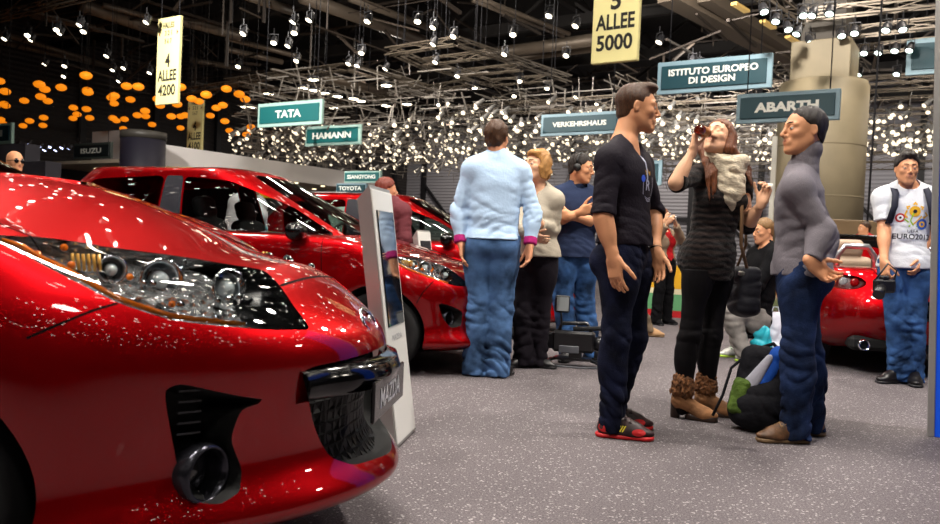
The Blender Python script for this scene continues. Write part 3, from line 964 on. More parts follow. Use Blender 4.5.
def woman_cardigan():
    p = Hm(530, 6.3, 1.68, phi=-128, neck=(540, 191), hip=(535, 260), head=(537, 166, -.05), headphi=-142, pitch=4, sw=.165, fem=True, h=.008, hs=1.02, bulk=1.08,
           armR=dict(e=(520, 230, -.2), w=(534, 236, -.32), n=(.2, .8, .3), curl=25), armL=dict(e=(552, 230, -.05), w=(540, 224, -.27), n=(.2, .8, 0), curl=25),
           knees=((539, 317), (524, 316)), ankles=((535, 0), (522, -.03)), footphi=(-25, -150))
    p.body('person', 'woman with short blond hair in beige cardigan standing behind man in blue shirt', skin=SKIN('skin_fair', '#dcaa88'), eyes='#4a4a52')
    p.top(cloth('beige_knit', '#a49b8c', .92, .4, 110), g=.02, hemz=at(535, 256, 6.2)[2], sl=(1.9, 1.9), gs=.018, name='cardigan', neckr=.08, neckdrop=.03, vdepth=.16, folds=1.2, hg=.02)
    p.pants(cloth('black_trousers', '#17131a', .85), gk=.026, ga=.036, zend=.03, folds=1.2)
    p.shoes(mat('black_leather', '#121013', .35), M_SOLE_D)

    def ex(s, F):
        for sg in (1, -1): F.ell(s.hp(.072*sg, -.01, -.02), np.array((.03, .055, .08))*s.hs, s.Rh, .02)
        F.ell(s.hp(.01, .055, .09), np.array((.065, .04, .026))*s.hs, s.Rh, .02)
    p.hair(HAIR_BL, g=.014, line=.0, extra=ex, nz_amp=.006, fr=90, st=(1, 1, 1), back=.02)


def man_navy():
    p = Hm(576, 6.85, 1.8, phi=-72, neck=(577, 189), hip=(574, 256), head=(581, 168, -.05), headphi=-22, pitch=-10, sw=.195, h=.008, hs=1.0,
           armR=dict(e=(554, 222, -.1), w=(581, 212, -.27), n=(.1, .9, 0), curl=20), armL=dict(e=(597, 223, -.02), w=(570, 216, -.24), n=(.1, .9, .1), d=(-.9, .1, .1), curl=20),
           knees=((585, 304, .04), (563, 302, -.06)), ankles=((589, .05), (566, -.08)), footphi=(-45, -110))
    p.body('person', 'man in navy shirt with folded arms and headset, standing by black video camera', skin=SKIN('skin_tan', '#c98f69'))

    def col(s, F): F.cap(s.N+s.ux*.045-s.fc*.012, s.N+s.ux*.015, .062, .075, .012)
    p.top(cloth('navy_shirt', '#252f49', .85, .2), g=.022, hemz=at(574, 250, 6.8)[2]-.06, sl=(1.25, 1.25), gs=.02, neckr=.07, neckdrop=.03, folds=1.3, collar=col, hg=.02)
    p.pants(DENIM_M, g=.014, gk=.022, ga=.03, zend=.03, folds=1.5)
    p.shoes(mat('black_leather', '#121013', .35), M_SOLE_D)
    p.hair(HAIR_DK, g=.007, line=.004, nz_amp=.003)
    mb = MB(); bm = mat('headset_black', '#101010', .5)
    mb.tube([p.hp(.098*cos(a), -.02, .03+.1*sin(a)) for a in np.linspace(0, pi, 13)], .008, 8)
    for sg in (1, -1): mb.lathe([(.03, -.012), (.034, 0), (.03, .014)], p.hp(.092*sg, -.008, -.005), p.hl, 16)
    pmesh(mb, 'headset', [bm], p.root)


def man_right():
    p = Hm(905, 6.3, 1.84, phi=-102, neck=(907, 188), hip=(905, 264), head=(907, 169, -.06), headphi=-105, pitch=-3, sw=.19, h=.0075, hs=1.0, bulk=.94,
           armR=dict(e=(884, 230, -.02), w=(884, 262, -.14), n=(.9, .2, 0), curl=60, th=.9, d=(0, -.3, -1)), armL=dict(e=(929, 230, .0), w=(921, 258, -.1), d=(-.35, -.3, -.9), n=(-.7, .5, 0), curl=35),
           knees=((914, 322, -.03), (897, 322, -.03)), ankles=((912, -.02), (897, 0)), footphi=(-112, -160))
    p.body('person', 'young man in white printed T-shirt and jeans with backpack, holding a camera', skin=SKIN('skin_tan', '#c98f69'), nose=1.1, brow='#15100c')
    sh = p.top(cloth('white_cotton', '#cfd2d6', .85, .2), g=.016, hemz=at(905, 268, 6.2)[2], sl=(.72, .72), gs=.02, neckr=.08, neckdrop=.03, folds=.9, hg=.02)
    y_, r_, b_, g_, k_ = [mat('print_'+n, c, .6) for n, c in (('yellow', '#d9a520'), ('red', '#c02a2a'), ('blue', '#2a55b0'), ('green', '#8db52c'), ('black', '#1a1a20'))]
    wh = mat('print_white', '#e6e6e6', .7)
    it = []

    def D(V, Fs, m, dz=0): it.append(([(v[0]*1.15, v[1]*1.15, dz) for v in V], Fs, m))
    D(*line2([(.0, -.03), (-.02, 0), (-.01, .03), (.0, .06)], .009), g_)
    D(*line2([(-.03, -.01), (-.06, .015)], .009), g_); D(*line2([(0, -.02), (.03, .01), (.05, .035)], .009), y_)
    D(*line2([(-.03, -.035), (.03, -.035)], .012), g_)
    D(*disc2(.005, .065, .036), y_); D(*disc2(.005, .065, .014, 6), k_, .001); D(*disc2(-.082, .02, .03), r_); D(*disc2(-.082, .02, .019), wh, .001); D(*disc2(-.082, .02, .008), k_, .0015)
    D(*disc2(.055, -.02, .036), b_); D(*disc2(.055, -.02, .02), y_, .001); D(*disc2(.055, -.02, .01), b_, .0015)
    for a in (30, 90, 150): D(*line2([(.005+.045*cos(radians(a-14)), .065+.045*sin(radians(a-14))), (.005+.058*cos(radians(a)), .065+.058*sin(radians(a))), (.005+.045*cos(radians(a+14)), .065+.045*sin(radians(a+14)))], .014), y_)
    D(*line2([(-.045, .07), (-.055, .04), (-.04, .02)], .012), y_); D(*line2([(.06, .02), (.085, .04), (.07, .06)], .012), y_)
    V, Fs = text_mesh('EURO2012', .05, bold=.0008, width=.235); V[:, 1] -= .105; D(*subdiv2(V, Fs, .02), k_)
    V, Fs = text_mesh('UEFA', .03, width=.07); V[:, 1] -= .068; D(*subdiv2(V, Fs, .02), k_)
    tq = p.Hc+(p.N-p.Hc)*.56
    p.decal(sh, it, tq+p.fc*.12+p.lc*.015, p.fc, (0, 0, 1), sh, 'chest_print')
    p.pants(DENIM_M, g=.014, gk=.022, ga=.03, zend=.03, folds=1.4)
    p.shoes(mat('black_leather', '#121013', .35), M_SOLE_D)
    p.hair(HAIR_DK, g=.014, line=-.006, nz_amp=.004, fr=100, quiff=.004)
    # straps and pack of the rucksack worn on the back
    r = empty('backpack', p.base+np.array([0, 0, 1.1]), 'dark rucksack worn by young man in white T-shirt', 'backpack')
    st = mat('strap_navy', '#1a1c2c', .8)
    for sg in (1, -1):
        mb = MB(); c = p.lc*.115*sg
        pts = [p.N+c-p.ux*.08-p.fc*.155, p.N+c+p.ux*.015-p.fc*.06, p.N+c+p.ux*.022+p.fc*.02, p.N+c-p.ux*.05+p.fc*.115, p.N+c*1.12-p.ux*.15+p.fc*.147, p.N+c*1.35-p.ux*.27+p.fc*.11, p.N+c*1.55-p.ux*.3-p.fc*.05]
        V = []; 
        for q in pts: V += [q-p.lc*.024, q+p.lc*.024]
        mb.add(V, [(2*i, 2*i+1, 2*i+3, 2*i+2) for i in range(len(pts)-1)], 0, True)
        o = pmesh(mb, 'strap', [st], r); md = o.modifiers.new('s', 'SOLIDIFY'); md.thickness = .008
    F = Field(.01); F.box(p.N-p.ux*.26-p.fc*.2, (.13, .06, .2), np.stack([p.lc, p.fc, p.ux], 1), .05, .02); sdf_obj(F, 'pack', [st], r)
    return p


def background_people():
    # hooded figure between the red cars
    p = Hm(392, 7.8, 1.6, phi=50, head=(387, 190, 0), neck=(391, 206), headphi=20, sw=.18, h=.011, fem=True, bulk=1.15)
    p.body('person', 'person with reddish hair in maroon jacket standing between the red cars', skin=SKIN())
    p.top(cloth('maroon_nylon', '#5a2a30', .7, .3), g=.035, hemz=.72, sl=(1.95, 1.95), gs=.03, name='jacket', neckr=0, folds=1.5)
    p.pants(BLACK_C, gk=.02, ga=.03, h=.011); p.shoes(BLACK_C)

    def hd_(s, F):
        F.ell(s.hp(0, -.05, -.06), np.array((.09, .08, .1))*s.hs, s.Rh, .03)
    p.hair(mat('red_brown_hair', '#6a2a1c', .5, bump=.5, bscale=60, bstretch=(9, 9, 1)), g=.02, line=.0, extra=hd_, nz_amp=.004)
    mb = MB(); mb.tube([p.S[0]+p.ux*.075-p.lc*.05, p.N-p.ux*.2-p.fc*.16, p.Hc+p.ux*.1-p.lc*.19], .016, 8); pmesh(mb, 'shoulder_strap', [mat('strap_green', '#1d3a34', .8)], p.root)
    # bald man far left
    p = Hm(16, 8.4, 1.74, phi=-60, head=(15, 162), neck=(15, 182), headphi=-35, h=.011)
    p.body('person', 'bald man in dark jacket with glasses behind the bonnet, far left', skin=SKIN('skin_tan', '#c98f69'))
    p.top(BLACK_C, g=.03, hemz=.75, sl=(1.95, 1.95), gs=.026, name='jacket', neckr=.07, neckdrop=.02); p.pants(BLACK_C, h=.012); p.shoes(BLACK_C)
    mb = MB()
    for sg in (1, -1): mb.lathe([(.022, 0), (.024, .003), (.022, .006)], p.hp(.033*sg, .1, .006), p.hf, 14); mb.tube([p.hp(.055*sg, .098, .01), p.hp(.083*sg, 0, .01)], .003, 6)
    mb.tube([p.hp(-.012, .104, .01), p.hp(.012, .104, .01)], .003, 6); pmesh(mb, 'glasses', [mat('glasses_dark', '#0b0b0d', .15)], p.root)
    # woman in red with camera
    p = Hm(664, 10.5, 1.6, phi=-50, h=.012, fem=True, headphi=-30, armR=dict(e=(657, 237, -.15), w=(669, 222, -.35), curl=50), armL=dict(e=(681, 240, .0), w=(675, 222, -.3), curl=50), head=(663, 217, -.05), neck=(662, 232), spread=.12)
    p.body('person', 'woman in red top and open beige jacket holding up a small camera, far back', skin=SKIN('skin_fair', '#dcaa88'))
    o = p.top(cloth('red_cotton', '#b01c22', .8), g=.014, hemz=.78, sl=(.5, .5), neckr=.08, neckdrop=.02)

    def opn(s, F): F.box(s.Hc+s.ux*.25+s.fc*.18, (.075, .16, .4), np.stack([s.lc, s.fc, s.ux], 1), .01, .01, sub=True)
    p.top(cloth('beige_cotton', '#8d7a66', .85), g=.03, hemz=.74, sl=(1.8, 1.8), gs=.02, name='jacket', neckr=.09, neckdrop=.02, extra=opn)
    p.pants(BLACK_C, h=.012, ga=.03); p.shoes(BLACK_C)

    def lg(s, F):
        F.ell(s.hp(0, -.05, -.05), np.array((.09, .06, .11))*s.hs, s.Rh, .03)
    p.hair(HAIR_AU, g=.015, line=.002, extra=lg, nz_amp=.004)
    r = tag(F_box_camera((p.W[0]+p.W[1])/2+np.array([.0, -.02, .04]), .11, -60), 'small compact camera held up by woman in red top', 'camera')
    # man beyond the roadster
    p = Hm(863, 12, 1.58, phi=-150, head=(864, 229), headphi=-165, h=.012)
    p.body('person', 'man in red shirt standing beyond the open red roadster', skin=SKIN('skin_tan', '#c98f69'))
    p.top(cloth('red_cotton', '#b01c22', .8), g=.02, hemz=.75, sl=(.6, .6), neckr=.08, neckdrop=.02); p.pants(BLACK_C, h=.012); p.shoes(BLACK_C); p.hair(HAIR_BR, g=.008, line=.0)
    # khaki trousers behind the young man
    p = Hm(620, 9.0, 1.74, phi=-25, hip=(618, 262), neck=(614, 206), head=(616, 190), spread=.28, h=.011, ankles=((604, .1), (643, -.05)), footphi=(-20, -5))
    p.body('person', 'person in khaki trousers and tan boots half hidden behind young man in black', skin=SKIN())
    p.top(cloth('brown_jacket', '#4a3a30', .85), g=.02, hemz=.8, sl=(1.9, 1.9), gs=.02, name='jacket', neckr=.08, neckdrop=.02); p.pants(cloth('khaki_cotton', '#6a5c4c', .9, var=.3), gk=.02, ga=.03, zend=.06, h=.011); p.shoes(mat('tan_suede', '#a07d58', .8), mat('tan_rubber', '#6d563c', .6)); p.hair(HAIR_BR, g=.008)
    # seated figure behind the woman, facing left
    p = Hm(765, 7.35, 1.66, phi=190, hip=(756, 320), neck=(766, 249), head=(763, 231), headphi=200, pitch=-10, h=.009,
           knees=((731, 312, -.14), (733, 312, .12)), ankles=((741, -.2), (736, .12)), footphi=(-40, 190), armL=dict(e=(757, 285, -.22), w=(740, 296, -.2), curl=40), armR=dict(e=(755, 285, .2), w=(741, 296, .15), curl=40))
    p.body('person', 'seated person in black jacket and grey trousers behind the woman in the dress', skin=SKIN('skin_tan', '#c98f69'))
    p.top(BLACK_C, g=.024, hemz=p.Hc[2]-.03, sl=(1.9, 1.9), gs=.02, name='jacket', neckr=.08, neckdrop=.02)
    p.pants(cloth('grey_cotton', '#77736f', .9, var=.3), g=.014, gk=.02, ga=.026, zend=.05, topz=p.Hc[2]+.12, h=.009); p.shoes(mat('sneaker_white', '#b9bab4', .6, var=.5, vscale=25), mat('lime_rubber', '#9fc23c', .5), laces=mat('sneaker_green', '#3f8a3a', .7))
    p.hair(mat('fair_brown_hair', '#7a5a34', .5, bump=.5, bscale=60, bstretch=(9, 9, 1)), g=.008, line=.0)
    st = empty('stool', (p.Hc[0], p.Hc[1], 0), 'low black folding stool under the seated person in black jacket', 'stool')
    zt = p.Hc[2]-.125
    mb = MB(); mb.box(p.Hc*[1, 1, 0]+np.array([0, 0, zt-.02]), (.34, .3, .03), bev=.01); pmesh(mb, 'seat', [BLACK_C], st)
    for sx in (-1, 1):
        for sy in (-1, 1):
            mb = MB(); mb.tube([p.Hc*[1, 1, 0]+np.array([.13*sx, .11*sy, zt-.03]), p.Hc*[1, 1, 0]+np.array([.17*sx, .13*sy, 0])], .012, 8); pmesh(mb, 'leg', [mat('steel', '#8a8c90', .35, 1)], st)


def F_box_camera(c, w, phi, name='compact_camera'):
    c = np.asarray(c, float); f = hd(phi); l = np.array([-f[1], f[0], 0]); R = np.stack([l, f, [0, 0, 1]], 1)
    r = empty(name, c-np.array([0, 0, w*.3]))
    mb = MB(); mb.box(c, (w, w*.35, w*.62), R, 0, w*.06); pmesh(mb, 'body', [mat('silver_plastic', '#b9bbc0', .35, .6)], r)
    mb = MB(); mb.lathe([(w*.22, 0), (w*.22, w*.12), (w*.16, w*.13), (w*.15, w*.2)], c+f*w*.17, f, 18); pmesh(mb, 'lens', [mat('lens_black', '#0a0a0c', .2)], r)
    return r


def woman_beyond():
    p = Hm(246, 8.0, 1.58, phi=-25, headphi=-10, h=.011, fem=True)
    p.body('person', 'person in white hooded top seen through the side windows of the red hatchback', skin=SKIN('skin_fair', '#dcaa88'))
    p.top(cloth('white_fleece', '#d8d6d4', .9), g=.03, hemz=.74, sl=(1.9, 1.9), gs=.025, name='hooded_top', neckr=.07, folds=1.5)
    p.pants(BLACK_C, h=.014); p.shoes(BLACK_C); p.hair(HAIR_DK, g=.012)
    c = at(253, 230, 7.78); r = empty('bag', c, 'teal shoulder bag of the person in white hooded top', 'bag')
    F = Field(.012); F.ell(c, (.13, .07, .1), None, .03); F.fold(c, UP, .2, .012, .06, 2); sdf_obj(F, 'bag_body', [cloth('bag_teal', '#3b8a92', .7)], r)
    mb = MB(); mb.tube([c+UP*.08, p.N+p.fc*.16-p.ux*.15, p.N+p.ux*.05+p.lc*.06, p.N-p.fc*.16-p.ux*.15], .012, 6); pmesh(mb, 'strap', [cloth('bag_teal', '#3b8a92')], r)


def people():
    woman_beyond()
    man_dark(); woman_drinking(); man_grey(); man_blue(); woman_cardigan(); man_navy(); man_right(); background_people()
# ================================================================== CARS
def bspline(P, n, closed_end=True):
    """cubic B-spline along axis 0 that interpolates loosely; ends clamped; returns n samples"""
    P = np.asarray(P, float)
    P = np.concatenate([2*P[:1]-P[1:2], P, 2*P[-1:]-P[-2:-1]])
    m = len(P)-3
    u = np.linspace(0, m-1e-9, n); i = u.astype(int); t = (u-i)
    sh = (-1,)+(1,)*(P.ndim-1); t = t.reshape(sh)
    return ((1-t)**3*P[i]+(3*t**3-6*t**2+4)*P[i+1]+(-3*t**3+3*t**2+3*t+1)*P[i+2]+t**3*P[i+3])/6


def plan_row(xf, xr, w, a, b, nf=2.5, nr=2.8, taper=.0, N=(60, 50, 40), zf=None):
    th = np.linspace(0, pi/2, N[0])
    fx = xf-a*(1-np.cos(th)**(2/nf)); fy = w*np.sin(th)**(2/nf)
    # even spacing along the arc
    def even(x, y, n):
        s = np.concatenate([[0], np.cumsum(np.hypot(np.diff(x), np.diff(y)))]); q = np.linspace(0, s[-1], n)
        return np.interp(q, s, x), np.interp(q, s, y)
    t2 = np.linspace(0, pi/2, 400)
    X1, Y1 = even(xf-a*(1-np.cos(t2)**(2/nf)), w*np.sin(t2)**(2/nf), N[0])
    X2 = np.linspace(xf-a, xr+b, N[1]+2)[1:-1]; Y2 = np.full(N[1], w)
    X3, Y3 = even(xr+b*(1-np.cos(t2)**(2/nr)), w*np.sin(t2)**(2/nr), N[2])
    X = np.concatenate([X1, X2, X3[::-1]]); Y = np.concatenate([Y1, Y2, Y3[::-1]])
    Y = Y-taper*np.clip((X-(-.9))/.9, 0, 1)**2*0
    return X, Y


def loft(rows, nsub, N=(60, 50, 40)):
    """rows: dict(xf,xr,w,a,b,nf,nr,z=[(x,z)..]) -> grid (nsub, M, 3) of the left half"""
    G = []
    for r in rows:
        X, Y = plan_row(r['xf'], r['xr'], max(r['w'], 1e-3), r['a'], r['b'], r.get('nf', 2.5), r.get('nr', 2.8), N=N)
        zx = np.array(sorted(r['z'])); Z = np.interp(X, zx[:, 0], zx[:, 1])
        k = 9; Zp = np.pad(Z, k, mode='edge'); Z = np.convolve(Zp, np.ones(2*k+1)/(2*k+1), 'valid')
        if 'crown' in r:
            Z = Z+r['crown']*(1-(Y/max(r['w'], 1e-3))**2)
        G.append(np.stack([X, Y, Z], 1))
    return bspline(np.array(G), nsub)


def grid_mesh(G):
    """both halves of a left-half grid, welded on the centre line"""
    n, m, _ = G.shape
    V = G.reshape(-1, 3).copy()
    idx = np.arange(n*m).reshape(n, m)
    Vm = V*[1, -1, 1]; im = idx+n*m
    V[idx[:, 0], 1] = 0; V[idx[:, -1], 1] = 0
    im[:, 0] = idx[:, 0]; im[:, -1] = idx[:, -1]
    f1 = np.stack([idx[:-1, :-1], idx[:-1, 1:], idx[1:, 1:], idx[1:, :-1]], -1).reshape(-1, 4)
    f2 = np.stack([im[:-1, :-1], im[1:, :-1], im[1:, 1:], im[:-1, 1:]], -1).reshape(-1, 4)
    V = np.concatenate([V, Vm])
    return V, [tuple(f) for f in np.concatenate([f1, f2]).tolist()]


def sdpoly(P, poly):
    """signed distance (negative inside) of 2-D points to a polygon"""
    P = np.asarray(P, float); poly = np.asarray(poly, float)
    d = np.full(len(P), 1e9); ins = np.zeros(len(P), bool); n = len(poly)
    for i in range(n):
        a, b = poly[i], poly[(i+1) % n]; e = b-a; w = P-a
        t = np.clip((w@e)/max(1e-12, e@e), 0, 1); d = np.minimum(d, ((w-t[:, None]*e)**2).sum(1))
        c = ((a[1] <= P[:, 1]) & (b[1] > P[:, 1])) | ((b[1] <= P[:, 1]) & (a[1] > P[:, 1]))
        with np.errstate(divide='ignore', invalid='ignore'):
            xx = a[0]+(P[:, 1]-a[1])/(b[1]-a[1])*(b[0]-a[0])
        ins ^= c & (P[:, 0] < xx)
    d = np.sqrt(d); return np.where(ins, -d, d)


def sdline(P, pts):
    P = np.asarray(P, float); pts = np.asarray(pts, float); d = np.full(len(P), 1e9)
    for a, b in zip(pts[:-1], pts[1:]):
        e = b-a; w = P-a; t = np.clip((w@e)/max(1e-12, e@e), 0, 1); d = np.minimum(d, ((w-t[:, None]*e)**2).sum(1))
    return np.sqrt(d)


def rounded(poly, r=.2, n=5):
    """round the corners of an outline; r is the share of each edge used"""
    P = [np.array(p, float) for p in poly]; out = []
    for i, p in enumerate(P):
        a, b = P[i-1], P[(i+1) % len(P)]; p0 = p+(a-p)*r; p1 = p+(b-p)*r
        for k in range(n):
            t = k/(n-1); out.append((1-t)**2*p0+2*t*(1-t)*p+t*t*p1)
    return np.array(out)


def split(V, F, d):
    """cut faces along d = 0 -> (V, inside faces, outside faces)"""
    V = list(map(tuple, V)); d = list(d); cache = {}
    fin, fout = [], []

    def mid(a, b):
        k = (a, b) if a < b else (b, a)
        if k not in cache:
            t = d[a]/(d[a]-d[b]); va, vb = V[a], V[b]
            V.append(tuple(va[i]+(vb[i]-va[i])*t for i in range(3))); d.append(0.0); cache[k] = len(V)-1
        return cache[k]
    for f in F:
        s = [d[i] < 0 for i in f]
        if all(s): fin.append(f)
        elif not any(s): fout.append(f)
        else:
            A, B = [], []
            for i, a in enumerate(f):
                b = f[(i+1) % len(f)]
                (A if d[a] < 0 else B).append(a)
                if (d[a] < 0) != (d[b] < 0): q = mid(a, b); A.append(q); B.append(q)
            if len(A) > 2: fin.append(tuple(A))
            if len(B) > 2: fout.append(tuple(B))
    return np.array(V), fin, fout


def compact(V, F):
    used = sorted({i for f in F for i in f}); mp = {o: n for n, o in enumerate(used)}
    return V[used], [tuple(mp[i] for i in f) for f in F]


def border(F):
    e = {}
    for f in F:
        for i, a in enumerate(f):
            b = f[(i+1) % len(f)]; e[(a, b)] = e.get((a, b), 0)+1
    return [(a, b) for (a, b) in e if (b, a) not in e]


def recess(V, F, vec, back=True, taper=1.0):
    """a pocket behind an opening: side walls and a back shifted by vec"""
    V, F = compact(V, F); n = len(V); c = V.mean(0)
    V2 = (V-c)*taper+c+np.asarray(vec)
    W = np.concatenate([V, V2])
    Fs = [(b, a, a+n, b+n) for a, b in border(F)]
    Fs = [tuple(reversed(f)) for f in Fs]
    if back: Fs += [tuple(i+n for i in f) for f in F]
    return W, Fs


def components(F):
    par = {}

    def find(a):
        while par[a] != a: par[a] = par[par[a]]; a = par[a]
        return a
    for f in F:
        for i in f: par.setdefault(i, i)
        r = find(f[0])
        for i in f[1:]: par[find(i)] = r
    g = {}
    for f in F: g.setdefault(find(f[0]), []).append(f)
    return list(g.values())


def glass_mat(name, tint, ior=1.5, rough=0.0):
    """thin sheet: tinted see-through mixed with a mirror reflection by angle"""
    if name in MATS: return MATS[name]
    m = bpy.data.materials.new(name); m.use_nodes = True; nt = m.node_tree
    for n in list(nt.nodes): nt.nodes.remove(n)
    o = nt.nodes.new('ShaderNodeOutputMaterial'); mx = nt.nodes.new('ShaderNodeMixShader'); fr = nt.nodes.new('ShaderNodeFresnel')
    tr = nt.nodes.new('ShaderNodeBsdfTransparent'); gl = nt.nodes.new('ShaderNodeBsdfGlossy')
    fr.inputs['IOR'].default_value = ior; tr.inputs['Color'].default_value = (*tint, 1); gl.inputs['Roughness'].default_value = rough
    nt.links.new(fr.outputs[0], mx.inputs[0]); nt.links.new(tr.outputs[0], mx.inputs[1]); nt.links.new(gl.outputs[0], mx.inputs[2]); nt.links.new(mx.outputs[0], o.inputs[0])
    MATS[name] = m
    return m


def paint_mat(name='red_paint', c='#94040b'):
    if name in MATS: return MATS[name]
    m = mat(name, c, rough=.36, metal=.82, coat=1.0, coatr=.015, spec=.5)
    m.node_tree.nodes['Principled BSDF'].inputs['Specular Tint'].default_value = (.75, .04, .04, 1)
    return m


GLASS_T = glass_mat('tinted_glass', (.26, .27, .28)); GLASS_C = glass_mat('clear_glass', (.9, .92, .92)); GLASS_G = glass_mat('green_glass', (.62, .74, .68))
GLOSS_K = mat('gloss_black', '#050506', .12, coat=.35, spec=.3); MATTE_K = mat('matte_black', '#0b0b0c', .7); RUBBER = mat('tyre_rubber', '#101012', .85)
CHROME = mat('chrome', '#d8dade', .06, 1); ALLOY = mat('alloy', '#9a9ca2', .25, 1); RIM_D = mat('dark_alloy', '#4a4a50', .3, 1)
SATIN_K = mat('satin_pillar', '#2a2a30', .25, coat=.6)
AMBER = mat('amber_lens', '#e0701a', .1, coat=1); REDLENS = mat('red_lens', '#c01018', .08, coat=1)


def wheel(root, c, r, side, w=.2, spokes=5, rim=None):
    """tyre, rim and disc; c in the car's frame, side +1 left, -1 right"""
    rim = rim or ALLOY
    ax = np.array([0, side, 0.])
    h = w/2; rr = r*.69
    mb = MB(); mb.lathe([(rr, -h*.9), (r*.9, -h), (r*.97, -h*.85), (r, -h*.5), (r, h*.5), (r*.97, h*.85), (r*.9, h), (rr, h*.9), (rr*.97, h*.5), (rr*.97, -h*.5), (rr, -h*.9)], c, ax, 44, capends=False)
    t = mb.build('tyre', [RUBBER], root)
    mb = MB()
    mb.lathe([(rr*.98, h*.86), (rr*1.01, h*.92), (rr*.93, h*.85), (rr*.9, h*.2), (rr*.9, -h*.7)], c, ax, 44, capends=False)
    for k in range(spokes):
        for dd in (-.13, .13):
            a = 2*pi*k/spokes+dd; a2 = 2*pi*k/spokes+dd*1.9
            p = lambda q, rad, y: np.asarray(c)+np.array([rad*cos(q), 0, rad*sin(q)])+ax*y
            mb.bar(p(a*1.0, rr*.12, h*.72), p(a2 if False else 2*pi*k/spokes+dd*1.35, rr*.95, h*.82), rr*.13, rr*.11)
    mb.lathe([(.001, h*.9), (rr*.13, h*.88), (rr*.24, h*.78), (rr*.24, h*.4)], c, ax, 20)
    mb.build('rim', [rim], t)
    mb = MB(); mb.lathe([(.001, h*.1), (rr*.62, h*.1), (rr*.62, -.02), (.001, -.02)], c, ax, 28); mb.build('brake_disc', [mat('brake_steel', '#55565a', .35, 1)], t)


class Car:
    def __init__(s, X, Y, yaw, label, cat='car', paint=None, scale=1.0, z=0, name='car', grp=None):
        """yaw: heading angle, degrees, 0 = towards +x, negative towards the camera"""
        s.root = empty(name, (X, Y, z), label, cat, grp, radians(yaw)); s.root.scale = (scale,)*3
        s.paint = paint or paint_mat()
        s.parts = []

    def surf(s, rows, nsub, N): s.V, s.F = grid_mesh(loft(rows, nsub, N)); return s

    def coords(s, mode):
        V = np.asarray(s.V)
        if mode == 'side': return V[:, [0, 2]]
        if mode == 'front': return V[:, [1, 2]]
        if mode == 'top': return V[:, [0, 1]]
        if mode == 'wrap': return np.stack([np.degrees(np.arctan2(V[:, 1], V[:, 0]-s.wc)), V[:, 2]*100], 1)

    def cutout(s, mode, poly, mask=None, line=None, w=.003):
        """take the faces inside an outline off the surface; returns (V, faces)"""
        P = s.coords(mode)
        d = (sdline(P, line)-w) if line is not None else sdpoly(P, poly)
        if mask is not None:
            d = np.where(mask(np.asarray(s.V)), d, 1e3)
        V, fin, fout = split(s.V, s.F, d)
        s.V, s.F = V, fout
        return V, fin

    def put(s, name, V, F, m, parent=None, smooth=True, solid=0):
        if not len(F): return None
        V, F = compact(np.asarray(V), F)
        o = link(name, mesh_pd(name, V, F, smooth=smooth), m if isinstance(m, list) else [m], parent or s.root)
        if solid:
            md = o.modifiers.new('thickness', 'SOLIDIFY'); md.thickness = solid; md.offset = -1
        return o


def outline_pair(pts): return [(x, y) for x, y in pts], [(-x, y) for x, y in pts]


def body_rows(p):
    """rows of a modern hatchback or roadster body, nose at x = 0"""
    return p


def seat(car, x, y, z=.25, m=None):
    m = m or mat('seat_cloth', '#141416', .8)
    F = Field(.02)
    F.box((x, y, z+.16), (.25, .24, .08), None, .06, .02)
    c, sn = cos(.3), sin(.3); R = np.array([[c, 0, -sn], [0, 1, 0], [sn, 0, c]])
    F.box((x-.32, y, z+.5), (.07, .23, .33), R, .06, .03)
    F.box((x-.43, y, z+.9), (.05, .13, .085), R, .045, .01)
    V, Fq, mi = F.mesh(1)
    link('seat', mesh_np('seat', V, Fq), [m], car.root)


def steering(car, x, y, z=.9):
    mb = MB(); n = 20; ax = nz((-.9, 0, .43)); u = np.array([0, 1., 0]); v = np.cross(ax, u)
    mb.tube([np.array([x, y, z])+.18*(cos(a)*u+sin(a)*v) for a in np.linspace(0, 2*pi, n+1)], .014, 8, cap=False)
    mb.bar(np.array([x, y, z])-u*.17, np.array([x, y, z])+u*.17, .03, .02); mb.tube([(x, y, z), (x+.3, y, z-.15)], .025, 8)
    mb.build('steering_wheel', [MATTE_K], car.root)


def mirror(car, x, y, z, side, m, h=.015):
    F = Field(h); F.ell((x, y+side*.1, z), (.075, .115, .07), None, .02); F.cut((x-.05, 0, 0), (-1, 0, 0))
    F.cap((x+.0, y-side*.02, z-.07), (x, y+side*.05, z-.04), .022, .022, .02)
    V, Fq, mi = F.mesh(2)
    o = link('door_mirror', mesh_np('door_mirror', V, Fq), [m], car.root)
    mb = MB(); mb.lathe([(.001, .004), (.055, .004), (.056, 0)], (x-.052, y+side*.1, z), (-1, 0, 0), 20); mb.build('mirror_glass', [CHROME], o)


def handle(car, x, y, z, side):
    mb = MB(); mb.tube([(x-.09, y-side*.01, z), (x-.075, y+side*.028, z), (x+.075, y+side*.028, z), (x+.09, y-side*.01, z)], [.010, .012, .012, .010], 8)
    mb.build('door_handle', [car.paint], car.root)


